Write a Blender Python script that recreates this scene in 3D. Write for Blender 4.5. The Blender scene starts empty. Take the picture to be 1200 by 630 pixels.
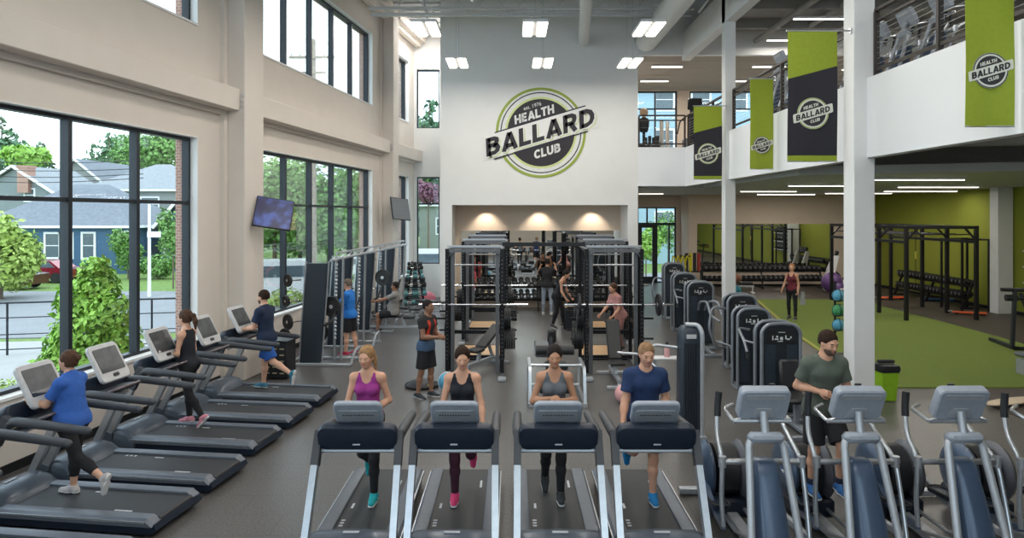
import bpy, math, random
import numpy as np
from mathutils import Vector, Matrix

random.seed(7)
rng = np.random.default_rng(7)
S = bpy.context.scene
COL = S.collection
pi = math.pi
R = math.radians

# ---------------------------------------------------------------- camera, sky, exposure
EYE = 3.3
cam = bpy.data.cameras.new('camera')
cam.lens = 24.0
cam.sensor_width = 36.0
cam.shift_y = -65.0 / 1200.0
cam.clip_end = 400
camo = bpy.data.objects.new('camera', cam)
COL.objects.link(camo)
camo.location = (0, 0, EYE)
camo.rotation_euler = (pi / 2, 0, 0)
S.camera = camo
S.view_settings.view_transform = 'Standard'
S.view_settings.look = 'None'
S.view_settings.gamma = 1.0
S.view_settings.use_curve_mapping = False
S.view_settings.exposure = 0.12

W = bpy.data.worlds.new('sky')
S.world = W
W.use_nodes = True
wn = W.node_tree.nodes
wl = W.node_tree.links
bgn = wn['Background']
tc = wn.new('ShaderNodeTexCoord')
nz = wn.new('ShaderNodeTexNoise')
nz.inputs['Scale'].default_value = 2.5
nz.inputs['Detail'].default_value = 5
rp = wn.new('ShaderNodeValToRGB')
rp.color_ramp.elements[0].position = 0.35
rp.color_ramp.elements[0].color = (0.62, 0.78, 1.0, 1)
rp.color_ramp.elements[1].position = 0.6
rp.color_ramp.elements[1].color = (0.84, 0.92, 1.0, 1)
wl.new(tc.outputs['Generated'], nz.inputs['Vector'])
wl.new(nz.outputs['Fac'], rp.inputs['Fac'])
wl.new(rp.outputs['Color'], bgn.inputs['Color'])
bgn.inputs['Strength'].default_value = 3.4

PENDANT_POWER = 44.0
STRIP_POWER = 55.0
GROUND_STRIP_POWER = 38.0
DOWNLIGHT_POWER = 16.0
ROOF_LAMP_POWER = 230.0


# ---------------------------------------------------------------- helpers
def at(px, py, h=0.0):
    """point on the level z=h seen at pixel (px,py) of the 1200x630 frame"""
    D = 800.0 * (EYE - h) / (py - 250.0)
    return ((px - 600.0) * D / 800.0, D)


def link(o, parent=None):
    COL.objects.link(o)
    if parent is not None:
        o.parent = parent
    return o


def tag(o, label=None, cat=None, group=None, kind=None):
    if label:
        o['label'] = label
    if cat:
        o['category'] = cat
    if group:
        o['group'] = group
    if kind:
        o['kind'] = kind
    return o


def thing(name, label, cat, loc=(0, 0, 0), rz=0.0, group=None):
    o = bpy.data.objects.new(name, None)
    o.empty_display_size = 0.1
    COL.objects.link(o)
    o.location = loc
    o.rotation_euler = (0, 0, rz)
    return tag(o, label, cat, group)


CH = {}


def kids(o):
    return [c for c in bpy.data.objects if c.parent == o]


def copy_thing(o, loc=None, rz=None, label=None, group=None, scale=None):
    def rec(src, par):
        c = src.copy()
        COL.objects.link(c)
        if par is not None:
            c.parent = par
        for ch in src.children:
            rec(ch, c)
        return c
    c = rec(o, None)
    if loc is not None:
        c.location = loc
    if rz is not None:
        c.rotation_euler = (0, 0, rz)
    if scale is not None:
        c.scale = (scale, scale, scale)
    if label:
        c['label'] = label
    if group:
        c['group'] = group
    return c


_m = {}


def mat(name, col, rough=0.5, metal=0.0, var=0.06, scale=18.0, bump=0.0, spec=0.38, emit=0.0, coat=0.0, ecol=None):
    if name in _m:
        return _m[name]
    m = bpy.data.materials.new(name)
    m.use_nodes = True
    nt = m.node_tree
    b = nt.nodes['Principled BSDF']
    b.inputs['Roughness'].default_value = rough
    b.inputs['Metallic'].default_value = metal
    b.inputs['Specular IOR Level'].default_value = spec
    if coat:
        b.inputs['Coat Weight'].default_value = coat
        b.inputs['Coat Roughness'].default_value = 0.15
    t = nt.nodes.new('ShaderNodeTexCoord')
    n = nt.nodes.new('ShaderNodeTexNoise')
    n.inputs['Scale'].default_value = scale
    n.inputs['Detail'].default_value = 3
    r = nt.nodes.new('ShaderNodeValToRGB')
    r.color_ramp.elements[0].position = 0.3
    r.color_ramp.elements[1].position = 0.7
    lo = [max(0, c * (1 - var)) for c in col]
    hi = [min(1, c * (1 + var)) for c in col]
    r.color_ramp.elements[0].color = (*lo, 1)
    r.color_ramp.elements[1].color = (*hi, 1)
    nt.links.new(t.outputs['Object'], n.inputs['Vector'])
    nt.links.new(n.outputs['Fac'], r.inputs['Fac'])
    nt.links.new(r.outputs['Color'], b.inputs['Base Color'])
    if bump:
        bp = nt.nodes.new('ShaderNodeBump')
        bp.inputs['Strength'].default_value = bump
        bp.inputs['Distance'].default_value = 0.01
        nt.links.new(n.outputs['Fac'], bp.inputs['Height'])
        nt.links.new(bp.outputs['Normal'], b.inputs['Normal'])
    if emit:
        b.inputs['Emission Color'].default_value = (*(ecol or col), 1)
        b.inputs['Emission Strength'].default_value = emit
    _m[name] = m
    return m


def glass_mat(name='window glass', tint=(0.93, 0.97, 0.96), refl=0.05):
    if name in _m:
        return _m[name]
    m = bpy.data.materials.new(name)
    m.use_nodes = True
    nt = m.node_tree
    nt.nodes.remove(nt.nodes['Principled BSDF'])
    out = nt.nodes['Material Output']
    tr = nt.nodes.new('ShaderNodeBsdfTransparent')
    tr.inputs['Color'].default_value = (*tint, 1)
    gl = nt.nodes.new('ShaderNodeBsdfGlossy')
    gl.inputs['Roughness'].default_value = 0.02
    mx = nt.nodes.new('ShaderNodeMixShader')
    lw = nt.nodes.new('ShaderNodeLayerWeight')
    lw.inputs['Blend'].default_value = 0.12
    mt = nt.nodes.new('ShaderNodeMath')
    mt.operation = 'MULTIPLY_ADD'
    mt.inputs[1].default_value = 0.45
    mt.inputs[2].default_value = refl * 0.4
    nt.links.new(lw.outputs['Fresnel'], mt.inputs[0])
    nt.links.new(mt.outputs[0], mx.inputs[0])
    nt.links.new(tr.outputs[0], mx.inputs[1])
    nt.links.new(gl.outputs[0], mx.inputs[2])
    nt.links.new(mx.outputs[0], out.inputs['Surface'])
    _m[name] = m
    return m


def rotm(rx=0, ry=0, rz=0):
    return (Matrix.Rotation(rz, 3, 'Z') @ Matrix.Rotation(ry, 3, 'Y') @ Matrix.Rotation(rx, 3, 'X'))


class MB:
    """collects simple solids into one mesh"""
    def __init__(self):
        self.v = []
        self.f = []
        self.mi = []
        self.m = 0
        self.g = []

    def _add(self, vs, fs):
        b = len(self.v)
        self.g.append((b, len(self.f)))
        self.v.extend([tuple(p) for p in vs])
        for f in fs:
            self.f.append([b + i for i in f])
            self.mi.append(self.m)
        return self

    def box(self, c, s, rot=None, ch=0.0):
        hx, hy, hz = s[0] / 2, s[1] / 2, s[2] / 2
        c = Vector(c)
        if isinstance(rot, (int, float)):
            rot = rotm(rz=rot)
        if ch <= 0:
            vs = [Vector((x * hx, y * hy, z * hz)) for x in (-1, 1) for y in (-1, 1) for z in (-1, 1)]
            fs = [(0, 1, 3, 2), (4, 6, 7, 5), (0, 4, 5, 1), (2, 3, 7, 6), (0, 2, 6, 4), (1, 5, 7, 3)]
        else:
            k = min(ch, hx * .95, hy * .95, hz * .95)
            vs = []
            idx = {}
            for sx in (-1, 1):
                for sy in (-1, 1):
                    for sz in (-1, 1):
                        for a in range(3):
                            p = [sx * (hx - k), sy * (hy - k), sz * (hz - k)]
                            p[a] = (sx * hx, sy * hy, sz * hz)[a]
                            idx[(sx, sy, sz, a)] = len(vs)
                            vs.append(Vector(p))
            fs = []
            I = lambda a, b_, c_, d: idx[(a, b_, c_, d)]
            for s_ in (-1, 1):
                q = [I(s_, -1, -1, 0), I(s_, 1, -1, 0), I(s_, 1, 1, 0), I(s_, -1, 1, 0)]
                fs.append(q if s_ > 0 else q[::-1])
                q = [I(-1, s_, -1, 1), I(-1, s_, 1, 1), I(1, s_, 1, 1), I(1, s_, -1, 1)]
                fs.append(q if s_ > 0 else q[::-1])
                q = [I(-1, -1, s_, 2), I(1, -1, s_, 2), I(1, 1, s_, 2), I(-1, 1, s_, 2)]
                fs.append(q if s_ > 0 else q[::-1])
            for a in (-1, 1):
                for b_ in (-1, 1):
                    for (e0, e1, mk) in ((0, 1, lambda t: (a, b_, t)), (0, 2, lambda t: (a, t, b_)), (1, 2, lambda t: (t, a, b_))):
                        k0, k1 = mk(-1), mk(1)
                        q = [I(*k0, e0), I(*k1, e0), I(*k1, e1), I(*k0, e1)]
                        p0, p1, p2 = vs[q[0]], vs[q[1]], vs[q[2]]
                        nn = (p1 - p0).cross(p2 - p0)
                        if nn.dot((p0 + p2) / 2) < 0:
                            q = q[::-1]
                        fs.append(q)
            for sx in (-1, 1):
                for sy in (-1, 1):
                    for sz in (-1, 1):
                        q = [I(sx, sy, sz, 0), I(sx, sy, sz, 1), I(sx, sy, sz, 2)]
                        if sx * sy * sz < 0:
                            q = q[::-1]
                        fs.append(q)
        if rot is not None:
            vs = [rot @ v for v in vs]
        return self._add([c + v for v in vs], fs)

    def bx(self, x0, x1, y0, y1, z0, z1, ch=0.0):
        return self.box(((x0 + x1) / 2, (y0 + y1) / 2, (z0 + z1) / 2), (abs(x1 - x0), abs(y1 - y0), abs(z1 - z0)), None, ch)

    def tube(self, pts, r, n=8, caps=True, closed=False, sq=None):
        """sweep; r number or list; sq=(w,h) gives a rectangular section"""
        P = [Vector(p) for p in pts]
        k = len(P)
        rs = r if isinstance(r, (list, tuple)) else [r] * k
        vs = []
        up = None
        for i in range(k):
            if closed:
                t = (P[(i + 1) % k] - P[i - 1]).normalized()
            elif i == 0:
                t = (P[1] - P[0]).normalized()
            elif i == k - 1:
                t = (P[-1] - P[-2]).normalized()
            else:
                t = ((P[i + 1] - P[i]).normalized() + (P[i] - P[i - 1]).normalized())
                t = t.normalized() if t.length > 1e-6 else (P[i + 1] - P[i]).normalized()
            if up is None:
                up = Vector((0, 0, 1)) if abs(t.z) < .95 else Vector((0, 1, 0))
            a = t.cross(up)
            if a.length < 1e-5:
                a = t.cross(Vector((1, 0, 0)))
            a.normalize()
            b = a.cross(t).normalized()
            up = b
            sc = 1.0
            if 0 < i < k - 1 and not closed:
                cs = (P[i] - P[i - 1]).normalized().dot(t)
                sc = 1 / max(cs, .5)
            if sq:
                for (x, y) in ((1, 1), (-1, 1), (-1, -1), (1, -1)):
                    vs.append(P[i] + a * x * sq[0] / 2 + b * y * sq[1] / 2 * sc)
            else:
                for j in range(n):
                    an = 2 * pi * j / n
                    vs.append(P[i] + (a * math.cos(an) + b * math.sin(an)) * rs[i])
        if sq:
            n = 4
        fs = []
        for i in range(k if closed else k - 1):
            i2 = (i + 1) % k
            for j in range(n):
                j2 = (j + 1) % n
                fs.append((i * n + j, i * n + j2, i2 * n + j2, i2 * n + j))
        if caps and not closed:
            fs.append(tuple(range(n - 1, -1, -1)))
            fs.append(tuple((k - 1) * n + j for j in range(n)))
        return self._add(vs, fs)

    def cyl(self, a, b, r, r2=None, n=16):
        return self.tube([a, b], [r, r if r2 is None else r2], n)

    def lathe(self, prof, c=(0, 0, 0), axis='z', n=24, rot=None):
        """prof: list of (radius, height) closed onto the axis"""
        vs, fs = [], []
        k = len(prof)
        for (r_, h) in prof:
            for j in range(n):
                an = 2 * pi * j / n
                p = Vector((r_ * math.cos(an), r_ * math.sin(an), h))
                if axis == 'x':
                    p = Vector((p.z, p.x, p.y))
                elif axis == 'y':
                    p = Vector((p.y, p.z, p.x))
                if rot is not None:
                    p = rot @ p
                vs.append(p + Vector(c))
        for i in range(k - 1):
            for j in range(n):
                j2 = (j + 1) % n
                fs.append((i * n + j, i * n + j2, (i + 1) * n + j2, (i + 1) * n + j))
        fs.append(tuple(range(n - 1, -1, -1)))
        fs.append(tuple((k - 1) * n + j for j in range(n)))
        return self._add(vs, fs)

    def ball(self, c, r, n=14, m=9):
        if isinstance(r, (int, float)):
            r = (r, r, r)
        vs, fs = [], []
        for i in range(1, m):
            th = pi * i / m
            for j in range(n):
                an = 2 * pi * j / n
                vs.append((c[0] + r[0] * math.sin(th) * math.cos(an), c[1] + r[1] * math.sin(th) * math.sin(an), c[2] + r[2] * math.cos(th)))
        t = len(vs)
        vs.append((c[0], c[1], c[2] + r[2]))
        vs.append((c[0], c[1], c[2] - r[2]))
        for i in range(m - 2):
            for j in range(n):
                j2 = (j + 1) % n
                fs.append((i * n + j, (i + 1) * n + j, (i + 1) * n + j2, i * n + j2))
        for j in range(n):
            j2 = (j + 1) % n
            fs.append((t, j, j2))
            fs.append((t + 1, (m - 2) * n + j2, (m - 2) * n + j))
        return self._add(vs, fs)

    def prism(self, poly, a, b, axis='x', M=None):
        """extrude a 2-D polygon; axis x: poly is (y,z); y: (x,z); z: (x,y)"""
        k = len(poly)
        ar = sum(poly[i][0] * poly[(i + 1) % k][1] - poly[(i + 1) % k][0] * poly[i][1] for i in range(k))
        if (ar < 0) != (axis == 'y'):
            poly = poly[::-1]
        vs = []
        for h in (a, b):
            for (p, q) in poly:
                v = {'x': (h, p, q), 'y': (p, h, q), 'z': (p, q, h)}[axis]
                vs.append(Vector(v))
        if M is not None:
            vs = [M @ v for v in vs]
        fs = [tuple(range(k - 1, -1, -1)), tuple(range(k, 2 * k))]
        for i in range(k):
            j = (i + 1) % k
            fs.append((i, j, k + j, k + i))
        if a > b:
            fs = [f[::-1] for f in fs]
        return self._add(vs, fs)

    def grid(self, fn, nu, nv):
        """fn(u,v)->point over the unit square, single sheet"""
        vs = [fn(i / nu, j / nv) for j in range(nv + 1) for i in range(nu + 1)]
        fs = []
        for j in range(nv):
            for i in range(nu):
                a = j * (nu + 1) + i
                fs.append((a, a + 1, a + nu + 2, a + nu + 1))
        return self._add(vs, fs)

    def xf(self, M):
        self.v = [tuple(M @ Vector(p)) for p in self.v]
        return self

    def parts(self, name, mats, parent=None, **k):
        """one object for each solid"""
        out = []
        g = self.g + [(len(self.v), len(self.f))]
        for (v0, f0), (v1, f1) in zip(g[:-1], g[1:]):
            m_ = MB()
            m_.v = self.v[v0:v1]
            m_.f = [[i - v0 for i in f] for f in self.f[f0:f1]]
            m_.mi = self.mi[f0:f1]
            out.append(m_.build(name, mats, parent, **k))
        return out

    def build(self, name, mats, parent=None, loc=None, rz=None, label=None, cat=None, group=None, kind=None, smooth=True, ang=38):
        me = bpy.data.meshes.new(name)
        me.from_pydata(self.v, [], self.f)
        if not isinstance(mats, (list, tuple)):
            mats = [mats]
        for m in mats:
            me.materials.append(m)
        if len(mats) > 1:
            me.polygons.foreach_set('material_index', self.mi)
        if smooth:
            me.polygons.foreach_set('use_smooth', [True] * len(me.polygons))
            me.set_sharp_from_angle(angle=R(ang))
        me.update()
        o = bpy.data.objects.new(name, me)
        link(o, parent)
        if loc is not None:
            o.location = loc
        if rz is not None:
            o.rotation_euler = (0, 0, rz)
        return tag(o, label, cat, group, kind)


def rrect(w, h, r, n=4, cx=0, cy=0):
    pts = []
    for (sx, sy, a0) in ((1, 1, 0), (-1, 1, 90), (-1, -1, 180), (1, -1, 270)):
        for i in range(n + 1):
            a = R(a0 + 90 * i / n)
            pts.append((cx + sx * (w / 2 - r) + r * math.cos(a), cy + sy * (h / 2 - r) + r * math.sin(a)))
    return pts


def bez(p0, p1, p2, n=8):
    p0, p1, p2 = Vector(p0), Vector(p1), Vector(p2)
    return [p0 * (1 - t) ** 2 + p1 * 2 * t * (1 - t) + p2 * t * t for t in [i / n for i in range(n + 1)]]


def fillet(pts, r, n=4):
    """round the corners of a polyline"""
    P = [Vector(p) for p in pts]
    out = [P[0]]
    for i in range(1, len(P) - 1):
        a = (P[i - 1] - P[i])
        b = (P[i + 1] - P[i])
        k = min(r, a.length * .45, b.length * .45)
        out += bez(P[i] + a.normalized() * k, P[i], P[i] + b.normalized() * k, n)
    out.append(P[-1])
    return out


_fonts = {}


def text_mesh(name, body, size, depth, material, parent, M, shear=0.0, bold=0.0, spacing=1.0, width=None):
    cu = bpy.data.curves.new(name, 'FONT')
    cu.body = body
    cu.size = size
    cu.extrude = depth / 2
    cu.shear = shear
    cu.offset = bold
    cu.space_character = spacing
    cu.align_x = 'CENTER'
    cu.align_y = 'CENTER'
    o = bpy.data.objects.new(name, cu)
    COL.objects.link(o)
    bpy.context.view_layer.update()
    me = bpy.data.meshes.new_from_object(o.evaluated_get(bpy.context.evaluated_depsgraph_get()))
    bpy.data.objects.remove(o)
    bpy.data.curves.remove(cu)
    co = np.empty(len(me.vertices) * 3)
    me.vertices.foreach_get('co', co)
    co = co.reshape(-1, 3)
    co[:, :2] -= (co[:, :2].max(0) + co[:, :2].min(0)) / 2
    if width:
        co[:, 0] *= width / (co[:, 0].max() - co[:, 0].min())
    me.vertices.foreach_set('co', co.ravel())
    me.transform(M)
    me.materials.clear()
    me.materials.append(material)
    me.name = name
    no = bpy.data.objects.new(name, me)
    return link(no, parent)


# ---------------------------------------------------------------- shared materials
WHITE = mat('white wall paint', (0.78, 0.77, 0.75), .75, var=.015, scale=2)
BEIGE = mat('warm beige wall paint', (0.66, 0.545, 0.44), .8, var=.02, scale=2)
LEFTP = mat('warm off white wall paint', (0.71, 0.64, 0.575), .75, var=.02, scale=2)
COLP = mat('white steel paint', (0.72, 0.72, 0.71), .5, var=.015, scale=4)
GREENW = mat('olive green wall paint', (0.25, 0.275, 0.03), .75, var=.02, scale=2)
DARKF = mat('dark window frame aluminium', (0.022, 0.027, 0.034), .4, .2)
CEILG = mat('grey ceiling paint', (0.50, 0.51, 0.51), .85, var=.03, scale=3)
CEILD = mat('dark grey exposed ceiling', (0.30, 0.295, 0.28), .9, var=.08, scale=3)
CEILM = mat('taupe ceiling tile', (0.33, 0.29, 0.25), .9, var=.03, scale=3)
GALV = mat('painted steel pipe', (0.62, 0.63, 0.63), .45, .1)
LAMPE = mat('white lamp diffuser', (1, .96, .9), .5, emit=5.0, ecol=(1, .93, .82))
RAILM = mat('dark bronze steel', (0.055, 0.045, 0.04), .45, .4)
STEEL = mat('brushed steel', (0.55, 0.56, 0.58), .32, .9)
SILVER = mat('silver grey powder coat', (0.42, 0.44, 0.47), .35, .35)
MIDGREY = mat('grey blue powder coat', (0.20, 0.225, 0.26), .4, .2)
BLACKP = mat('black plastic', (0.014, 0.015, 0.018), .45)
BLACKM = mat('black powder coat', (0.016, 0.016, 0.018), .4, .2)
RUBBER = mat('black rubber', (0.02, 0.02, 0.021), .7, bump=.1, scale=60)
VINYL = mat('black vinyl', (0.022, 0.022, 0.024), .42)
NAVY = mat('navy plastic', (.010, .017, .032), .42)
CHROME = mat('chrome', (0.75, 0.75, 0.76), .15, 1.0)
WHITEP = mat('white plastic', (0.75, 0.75, 0.75), .4)
# ---------------------------------------------------------------- large area lights are inside the lamps' builders
def struct(mb, name, mats, **k):
    return mb.build(name, mats, kind='structure', smooth=k.pop('smooth', False), **k)


def lamp_area(name, parent, loc, sx, sy, power, col=(1, .94, .86), rot=(0, 0, 0)):
    li = bpy.data.lights.new(name, 'AREA')
    li.shape = 'RECTANGLE'
    li.size = sx
    li.size_y = sy
    li.energy = power
    li.color = col
    o = bpy.data.objects.new(name, li)
    o.location = loc
    o.rotation_euler = rot
    return link(o, parent)


# ================================================================ THE SHELL
# rubber floor with speckle
def speckle_floor():
    m = bpy.data.materials.new('speckled rubber floor')
    m.use_nodes = True
    nt = m.node_tree
    b = nt.nodes['Principled BSDF']
    tcn = nt.nodes.new('ShaderNodeTexCoord')
    n1 = nt.nodes.new('ShaderNodeTexNoise')
    n1.inputs['Scale'].default_value = 45
    n1.inputs['Detail'].default_value = 4
    n2 = nt.nodes.new('ShaderNodeTexNoise')
    n2.inputs['Scale'].default_value = .5
    r1 = nt.nodes.new('ShaderNodeValToRGB')
    r1.color_ramp.elements[0].position = .38
    r1.color_ramp.elements[0].color = (.070, .065, .062, 1)
    r1.color_ramp.elements[1].position = .68
    r1.color_ramp.elements[1].color = (.145, .136, .130, 1)
    br = nt.nodes.new('ShaderNodeTexBrick')
    br.inputs['Scale'].default_value = .5
    br.inputs['Mortar Size'].default_value = .004
    br.inputs['Color1'].default_value = (1, 1, 1, 1)
    br.inputs['Color2'].default_value = (.94, .94, .94, 1)
    br.inputs['Mortar'].default_value = (.72, .72, .72, 1)
    mx = nt.nodes.new('ShaderNodeMixRGB')
    mx.blend_type = 'MULTIPLY'
    mx.inputs[0].default_value = 1
    rr = nt.nodes.new('ShaderNodeMapRange')
    rr.inputs['To Min'].default_value = .27
    rr.inputs['To Max'].default_value = .40
    nt.links.new(tcn.outputs['Object'], n1.inputs['Vector'])
    nt.links.new(tcn.outputs['Object'], n2.inputs['Vector'])
    nt.links.new(tcn.outputs['Object'], br.inputs['Vector'])
    nt.links.new(n1.outputs['Fac'], r1.inputs['Fac'])
    nt.links.new(r1.outputs['Color'], mx.inputs[1])
    nt.links.new(br.outputs['Color'], mx.inputs[2])
    nt.links.new(mx.outputs['Color'], b.inputs['Base Color'])
    nt.links.new(n2.outputs['Fac'], rr.inputs['Value'])
    nt.links.new(rr.outputs['Result'], b.inputs['Roughness'])
    return m


FLOORM = speckle_floor()
TURFM = mat('green artificial turf', (0.145, 0.20, 0.032), .9, var=.22, scale=70, bump=.3)
BROWNF = mat('dark brown rubber floor', (0.060, 0.047, 0.038), .5, var=.2, scale=60)
YEL = mat('yellow line', (.55, .5, .08), .6)

mb = MB()
mb.bx(-8.6, 16.6, -6.2, 33.2, -.2, 0)
struct(mb, 'floor', FLOORM)
# turf lane and the brown floor round it, thin sheets laid on the floor
tf = [(6.9, 12.9), (10.9, 12.9), (12.75, 14.6), (13.05, 20), (13.1, 26.1), (9.35, 26.1), (7.75, 18.5)]
mb = MB()
mb.prism(tf, 0.0, .022, 'z')
struct(mb, 'floor_turf', TURFM)
mb = MB()
mb.prism([(8.3, 26.1), (16.5, 26.1), (16.5, 31), (8.05, 31)], 0.0, .012, 'z')
mb.prism([(13.13, 8), (16.5, 8), (16.5, 26.1), (13.13, 26.1), (13.08, 20), (12.8, 14.6), (11.2, 12.85), (8.2, 12.85), (8.2, 8)], 0.0, .012, 'z')
struct(mb, 'floor_brown', BROWNF)
mb = MB()
for (a, b_) in (((6.82, 12.9), (7.68, 18.5)), ((7.68, 18.5), (9.28, 26.1))):
    mb.prism([a, b_, (b_[0] + .1, b_[1]), (a[0] + .1, a[1])], 0.0, .028, 'z')
struct(mb, 'trim_turf', mat('yellow turf edging', (.33, .33, .06), .7))

# ---- left wall, runs with a slight angle
LA = math.atan(.1375)
LWM = Matrix.Translation((-7.6, 0, 0)) @ Matrix.Rotation(-LA, 4, 'Z')
KS = math.sqrt(1 + .1375 ** 2)


def lw(s, n, z):
    """point of the left wall frame: s along (in camera depth), n into the room"""
    return LWM @ Vector((n, s * KS, z))


def cells(a0, a1, b0, b1, holes):
    """rectangles that fill the frame without the holes"""
    us = sorted({a0, a1, *[h[0] for h in holes], *[h[1] for h in holes]})
    us = [u for u in us if a0 <= u <= a1]
    out = []
    for i in range(len(us) - 1):
        u0, u1 = us[i], us[i + 1]
        hs = sorted([(h[2], h[3]) for h in holes if h[0] <= u0 + 1e-6 and h[1] >= u1 - 1e-6])
        z = b0
        for (h0, h1) in hs:
            if h0 > z:
                out.append((u0, u1, z, h0))
            z = h1
        if z < b1:
            out.append((u0, u1, z, b1))
    return out


BRICK = bpy.data.materials.new('red brick')
BRICK.use_nodes = True
_nt = BRICK.node_tree
_b = _nt.nodes['Principled BSDF']
_t = _nt.nodes.new('ShaderNodeTexCoord')
_mp = _nt.nodes.new('ShaderNodeMapping')
_mp.inputs['Rotation'].default_value = (pi / 2, 0, 0)
_br = _nt.nodes.new('ShaderNodeTexBrick')
_br.inputs['Scale'].default_value = 4.5
_br.inputs['Color1'].default_value = (.33, .14, .10, 1)
_br.inputs['Color2'].default_value = (.42, .20, .14, 1)
_br.inputs['Mortar'].default_value = (.45, .41, .37, 1)
_br.inputs['Mortar Size'].default_value = .025
_nt.links.new(_t.outputs['Object'], _mp.inputs['Vector'])
_nt.links.new(_mp.outputs['Vector'], _br.inputs['Vector'])
_nt.links.new(_br.outputs['Color'], _b.inputs['Base Color'])
_b.inputs['Roughness'].default_value = .85

ROOF = 10.35
WZ0, WZ1, WT = .95, 4.72, 3.5
UZ0, UZ1 = 6.80, 9.15
wins = [(5.55, 12.7), (15.05, 22.2), (24.0, 26.3)]
wins_pre = [(-3.95, 3.2)]
holes = []
for (a, b_) in wins_pre + wins:
    holes.append((a * KS, b_ * KS, WZ0, WZ1))
    holes.append((a * KS, b_ * KS, UZ0, UZ1))
mb = MB()
for (u0, u1, z0, z1) in cells(-6.2 * KS, 27.3 * KS, 0, ROOF, holes):
    mb.bx(-.27, 0, u0, u1, z0, z1)
mb.xf(LWM)
struct(mb, 'wall_left', LEFTP)
mb = MB()
for (u0, u1, z0, z1) in cells(-6.2 * KS, 27.6 * KS, -1.0, ROOF + .3, holes):
    mb.bx(-.44, -.275, u0, u1, z0, z1)
mb.xf(LWM)
struct(mb, 'wall_exterior', BRICK)
# white painted reveals round each window
mb = MB()
for (a, b_, z0, z1) in holes:
    mb.bx(-.19, .012, a - .0, a + .015, z0, z1)
    mb.bx(-.19, .012, b_ - .015, b_, z0, z1)
    mb.bx(-.19, .012, a, b_, z1 - .015, z1)
    mb.bx(-.19, .03, a, b_, z0 - .02, z0 + .02)
mb.xf(LWM)
struct(mb, 'trim_1', mat('white reveal paint', (.8, .8, .79), .6, var=.01))

GLASS = glass_mat()


def window(name, M, a0, a1, z0, z1, mull, trans, dep=.14, fw=.07, n0=-.27):
    """framed window; M places (n, along, up)"""
    f = MB()
    c = n0 + .07
    g = dep / 2
    f.bx(c - g, c + g, a0, a0 + fw, z0, z1)
    f.bx(c - g, c + g, a1 - fw, a1, z0, z1)
    f.bx(c - g, c + g, a0 + fw, a1 - fw, z0, z0 + fw)
    f.bx(c - g, c + g, a0 + fw, a1 - fw, z1 - fw, z1)
    for u in mull:
        f.bx(c - g, c + g, u - fw * .55, u + fw * .55, z0 + fw, z1 - fw)
    for t in trans:
        f.bx(c - g * .8, c + g * .8, a0 + fw, a1 - fw, t - .03, t + .03)
    f.xf(M)
    w = f.build(name, DARKF, kind='structure', smooth=False)
    p = MB()
    ms = [a0] + list(mull) + [a1]
    for i in range(len(ms) - 1):
        p.bx(c - .006, c + .006, ms[i] + .03, ms[i + 1] - .03, z0 + .03, z1 - .03)
    p.xf(M)
    p.build('window_glass', GLASS, w, smooth=False)
    return w


wi = 1
for (a, b_) in wins + wins_pre:
    n = 5 if b_ - a > 3 else 1
    ms = [(a + (b_ - a) * i / n) * KS for i in range(1, n)]
    window('window_%d' % wi, LWM, a * KS, b_ * KS, WZ0, WZ1, ms, [WT])
    wi += 1
    window('window_%d' % wi, LWM, a * KS, b_ * KS, UZ0, UZ1, ms, [])
    wi += 1

# columns, ledge beams and roof beam along the left wall
cols = [(4.0, 4.75), (13.55, 14.3), (23.0, 23.6)]
for i, (a, b_) in enumerate(cols):
    mb = MB()
    mb.bx(0, .10, (a - .12) * KS, (b_ + .12) * KS, 0, ROOF)
    mb.bx(.10, .46, a * KS, b_ * KS, 0, ROOF, .012)
    mb.xf(LWM)
    struct(mb, 'column', LEFTP)
segs = [(-6.0, 4.0), (4.75, 13.55), (14.3, 23.0), (23.6, 27.0)]
for (a, b_) in segs:
    mb = MB()
    mb.bx(0, .36, a * KS, b_ * KS, 5.33, 5.76, .01)
    mb.bx(0, .08, a * KS, b_ * KS, 5.24, 5.33)
    mb.xf(LWM)
    struct(mb, 'beam', LEFTP)
    mb = MB()
    mb.bx(0, .5, a * KS, b_ * KS, 10.0, 10.34, .01)
    mb.bx(.1, .3, a * KS, b_ * KS, 9.85, 10.0)
    mb.xf(LWM)
    struct(mb, 'beam', LEFTP)
for (a, b_) in cols[:]:
    mb = MB()
    for zz in (5.42, 5.52, 5.62):
        mb.box(lw(a - .02, .42, zz), (.05, .05, .05), None, .01)
    struct(mb, 'trim_2', STEEL)
mb = MB()
for (a, b_) in segs:
    mb.bx(0, .02, a * KS, b_ * KS, 0, .12)
mb.xf(LWM)
struct(mb, 'baseboard_left', BLACKP)

# ---- back wall, left bay with two tall windows
BL = (-4.15, -2.36)
hb = [(-3.78, -2.87, 1.3, 4.75), (-3.78, -2.87, 6.67, 9.0)]
mb = MB()
for (u0, u1, z0, z1) in cells(BL[0], BL[1], 0, ROOF, hb):
    mb.bx(u0, u1, 27, 27.3, z0, z1)
mb.bx(BL[1], BL[1] + .12, 24.0, 27.3, 0, ROOF)
struct(mb, 'wall_back_left', WHITE)
MBK = Matrix(((0, 1, 0, 0), (-1, 0, 0, 27.0), (0, 0, 1, 0), (0, 0, 0, 1)))
window('window_9', MBK, -3.78, -2.87, 1.3, 4.75, [], [3.68], dep=.1, fw=.05)
window('window_10', MBK, -3.78, -2.87, 6.67, 9.0, [], [], dep=.1, fw=.05)

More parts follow.
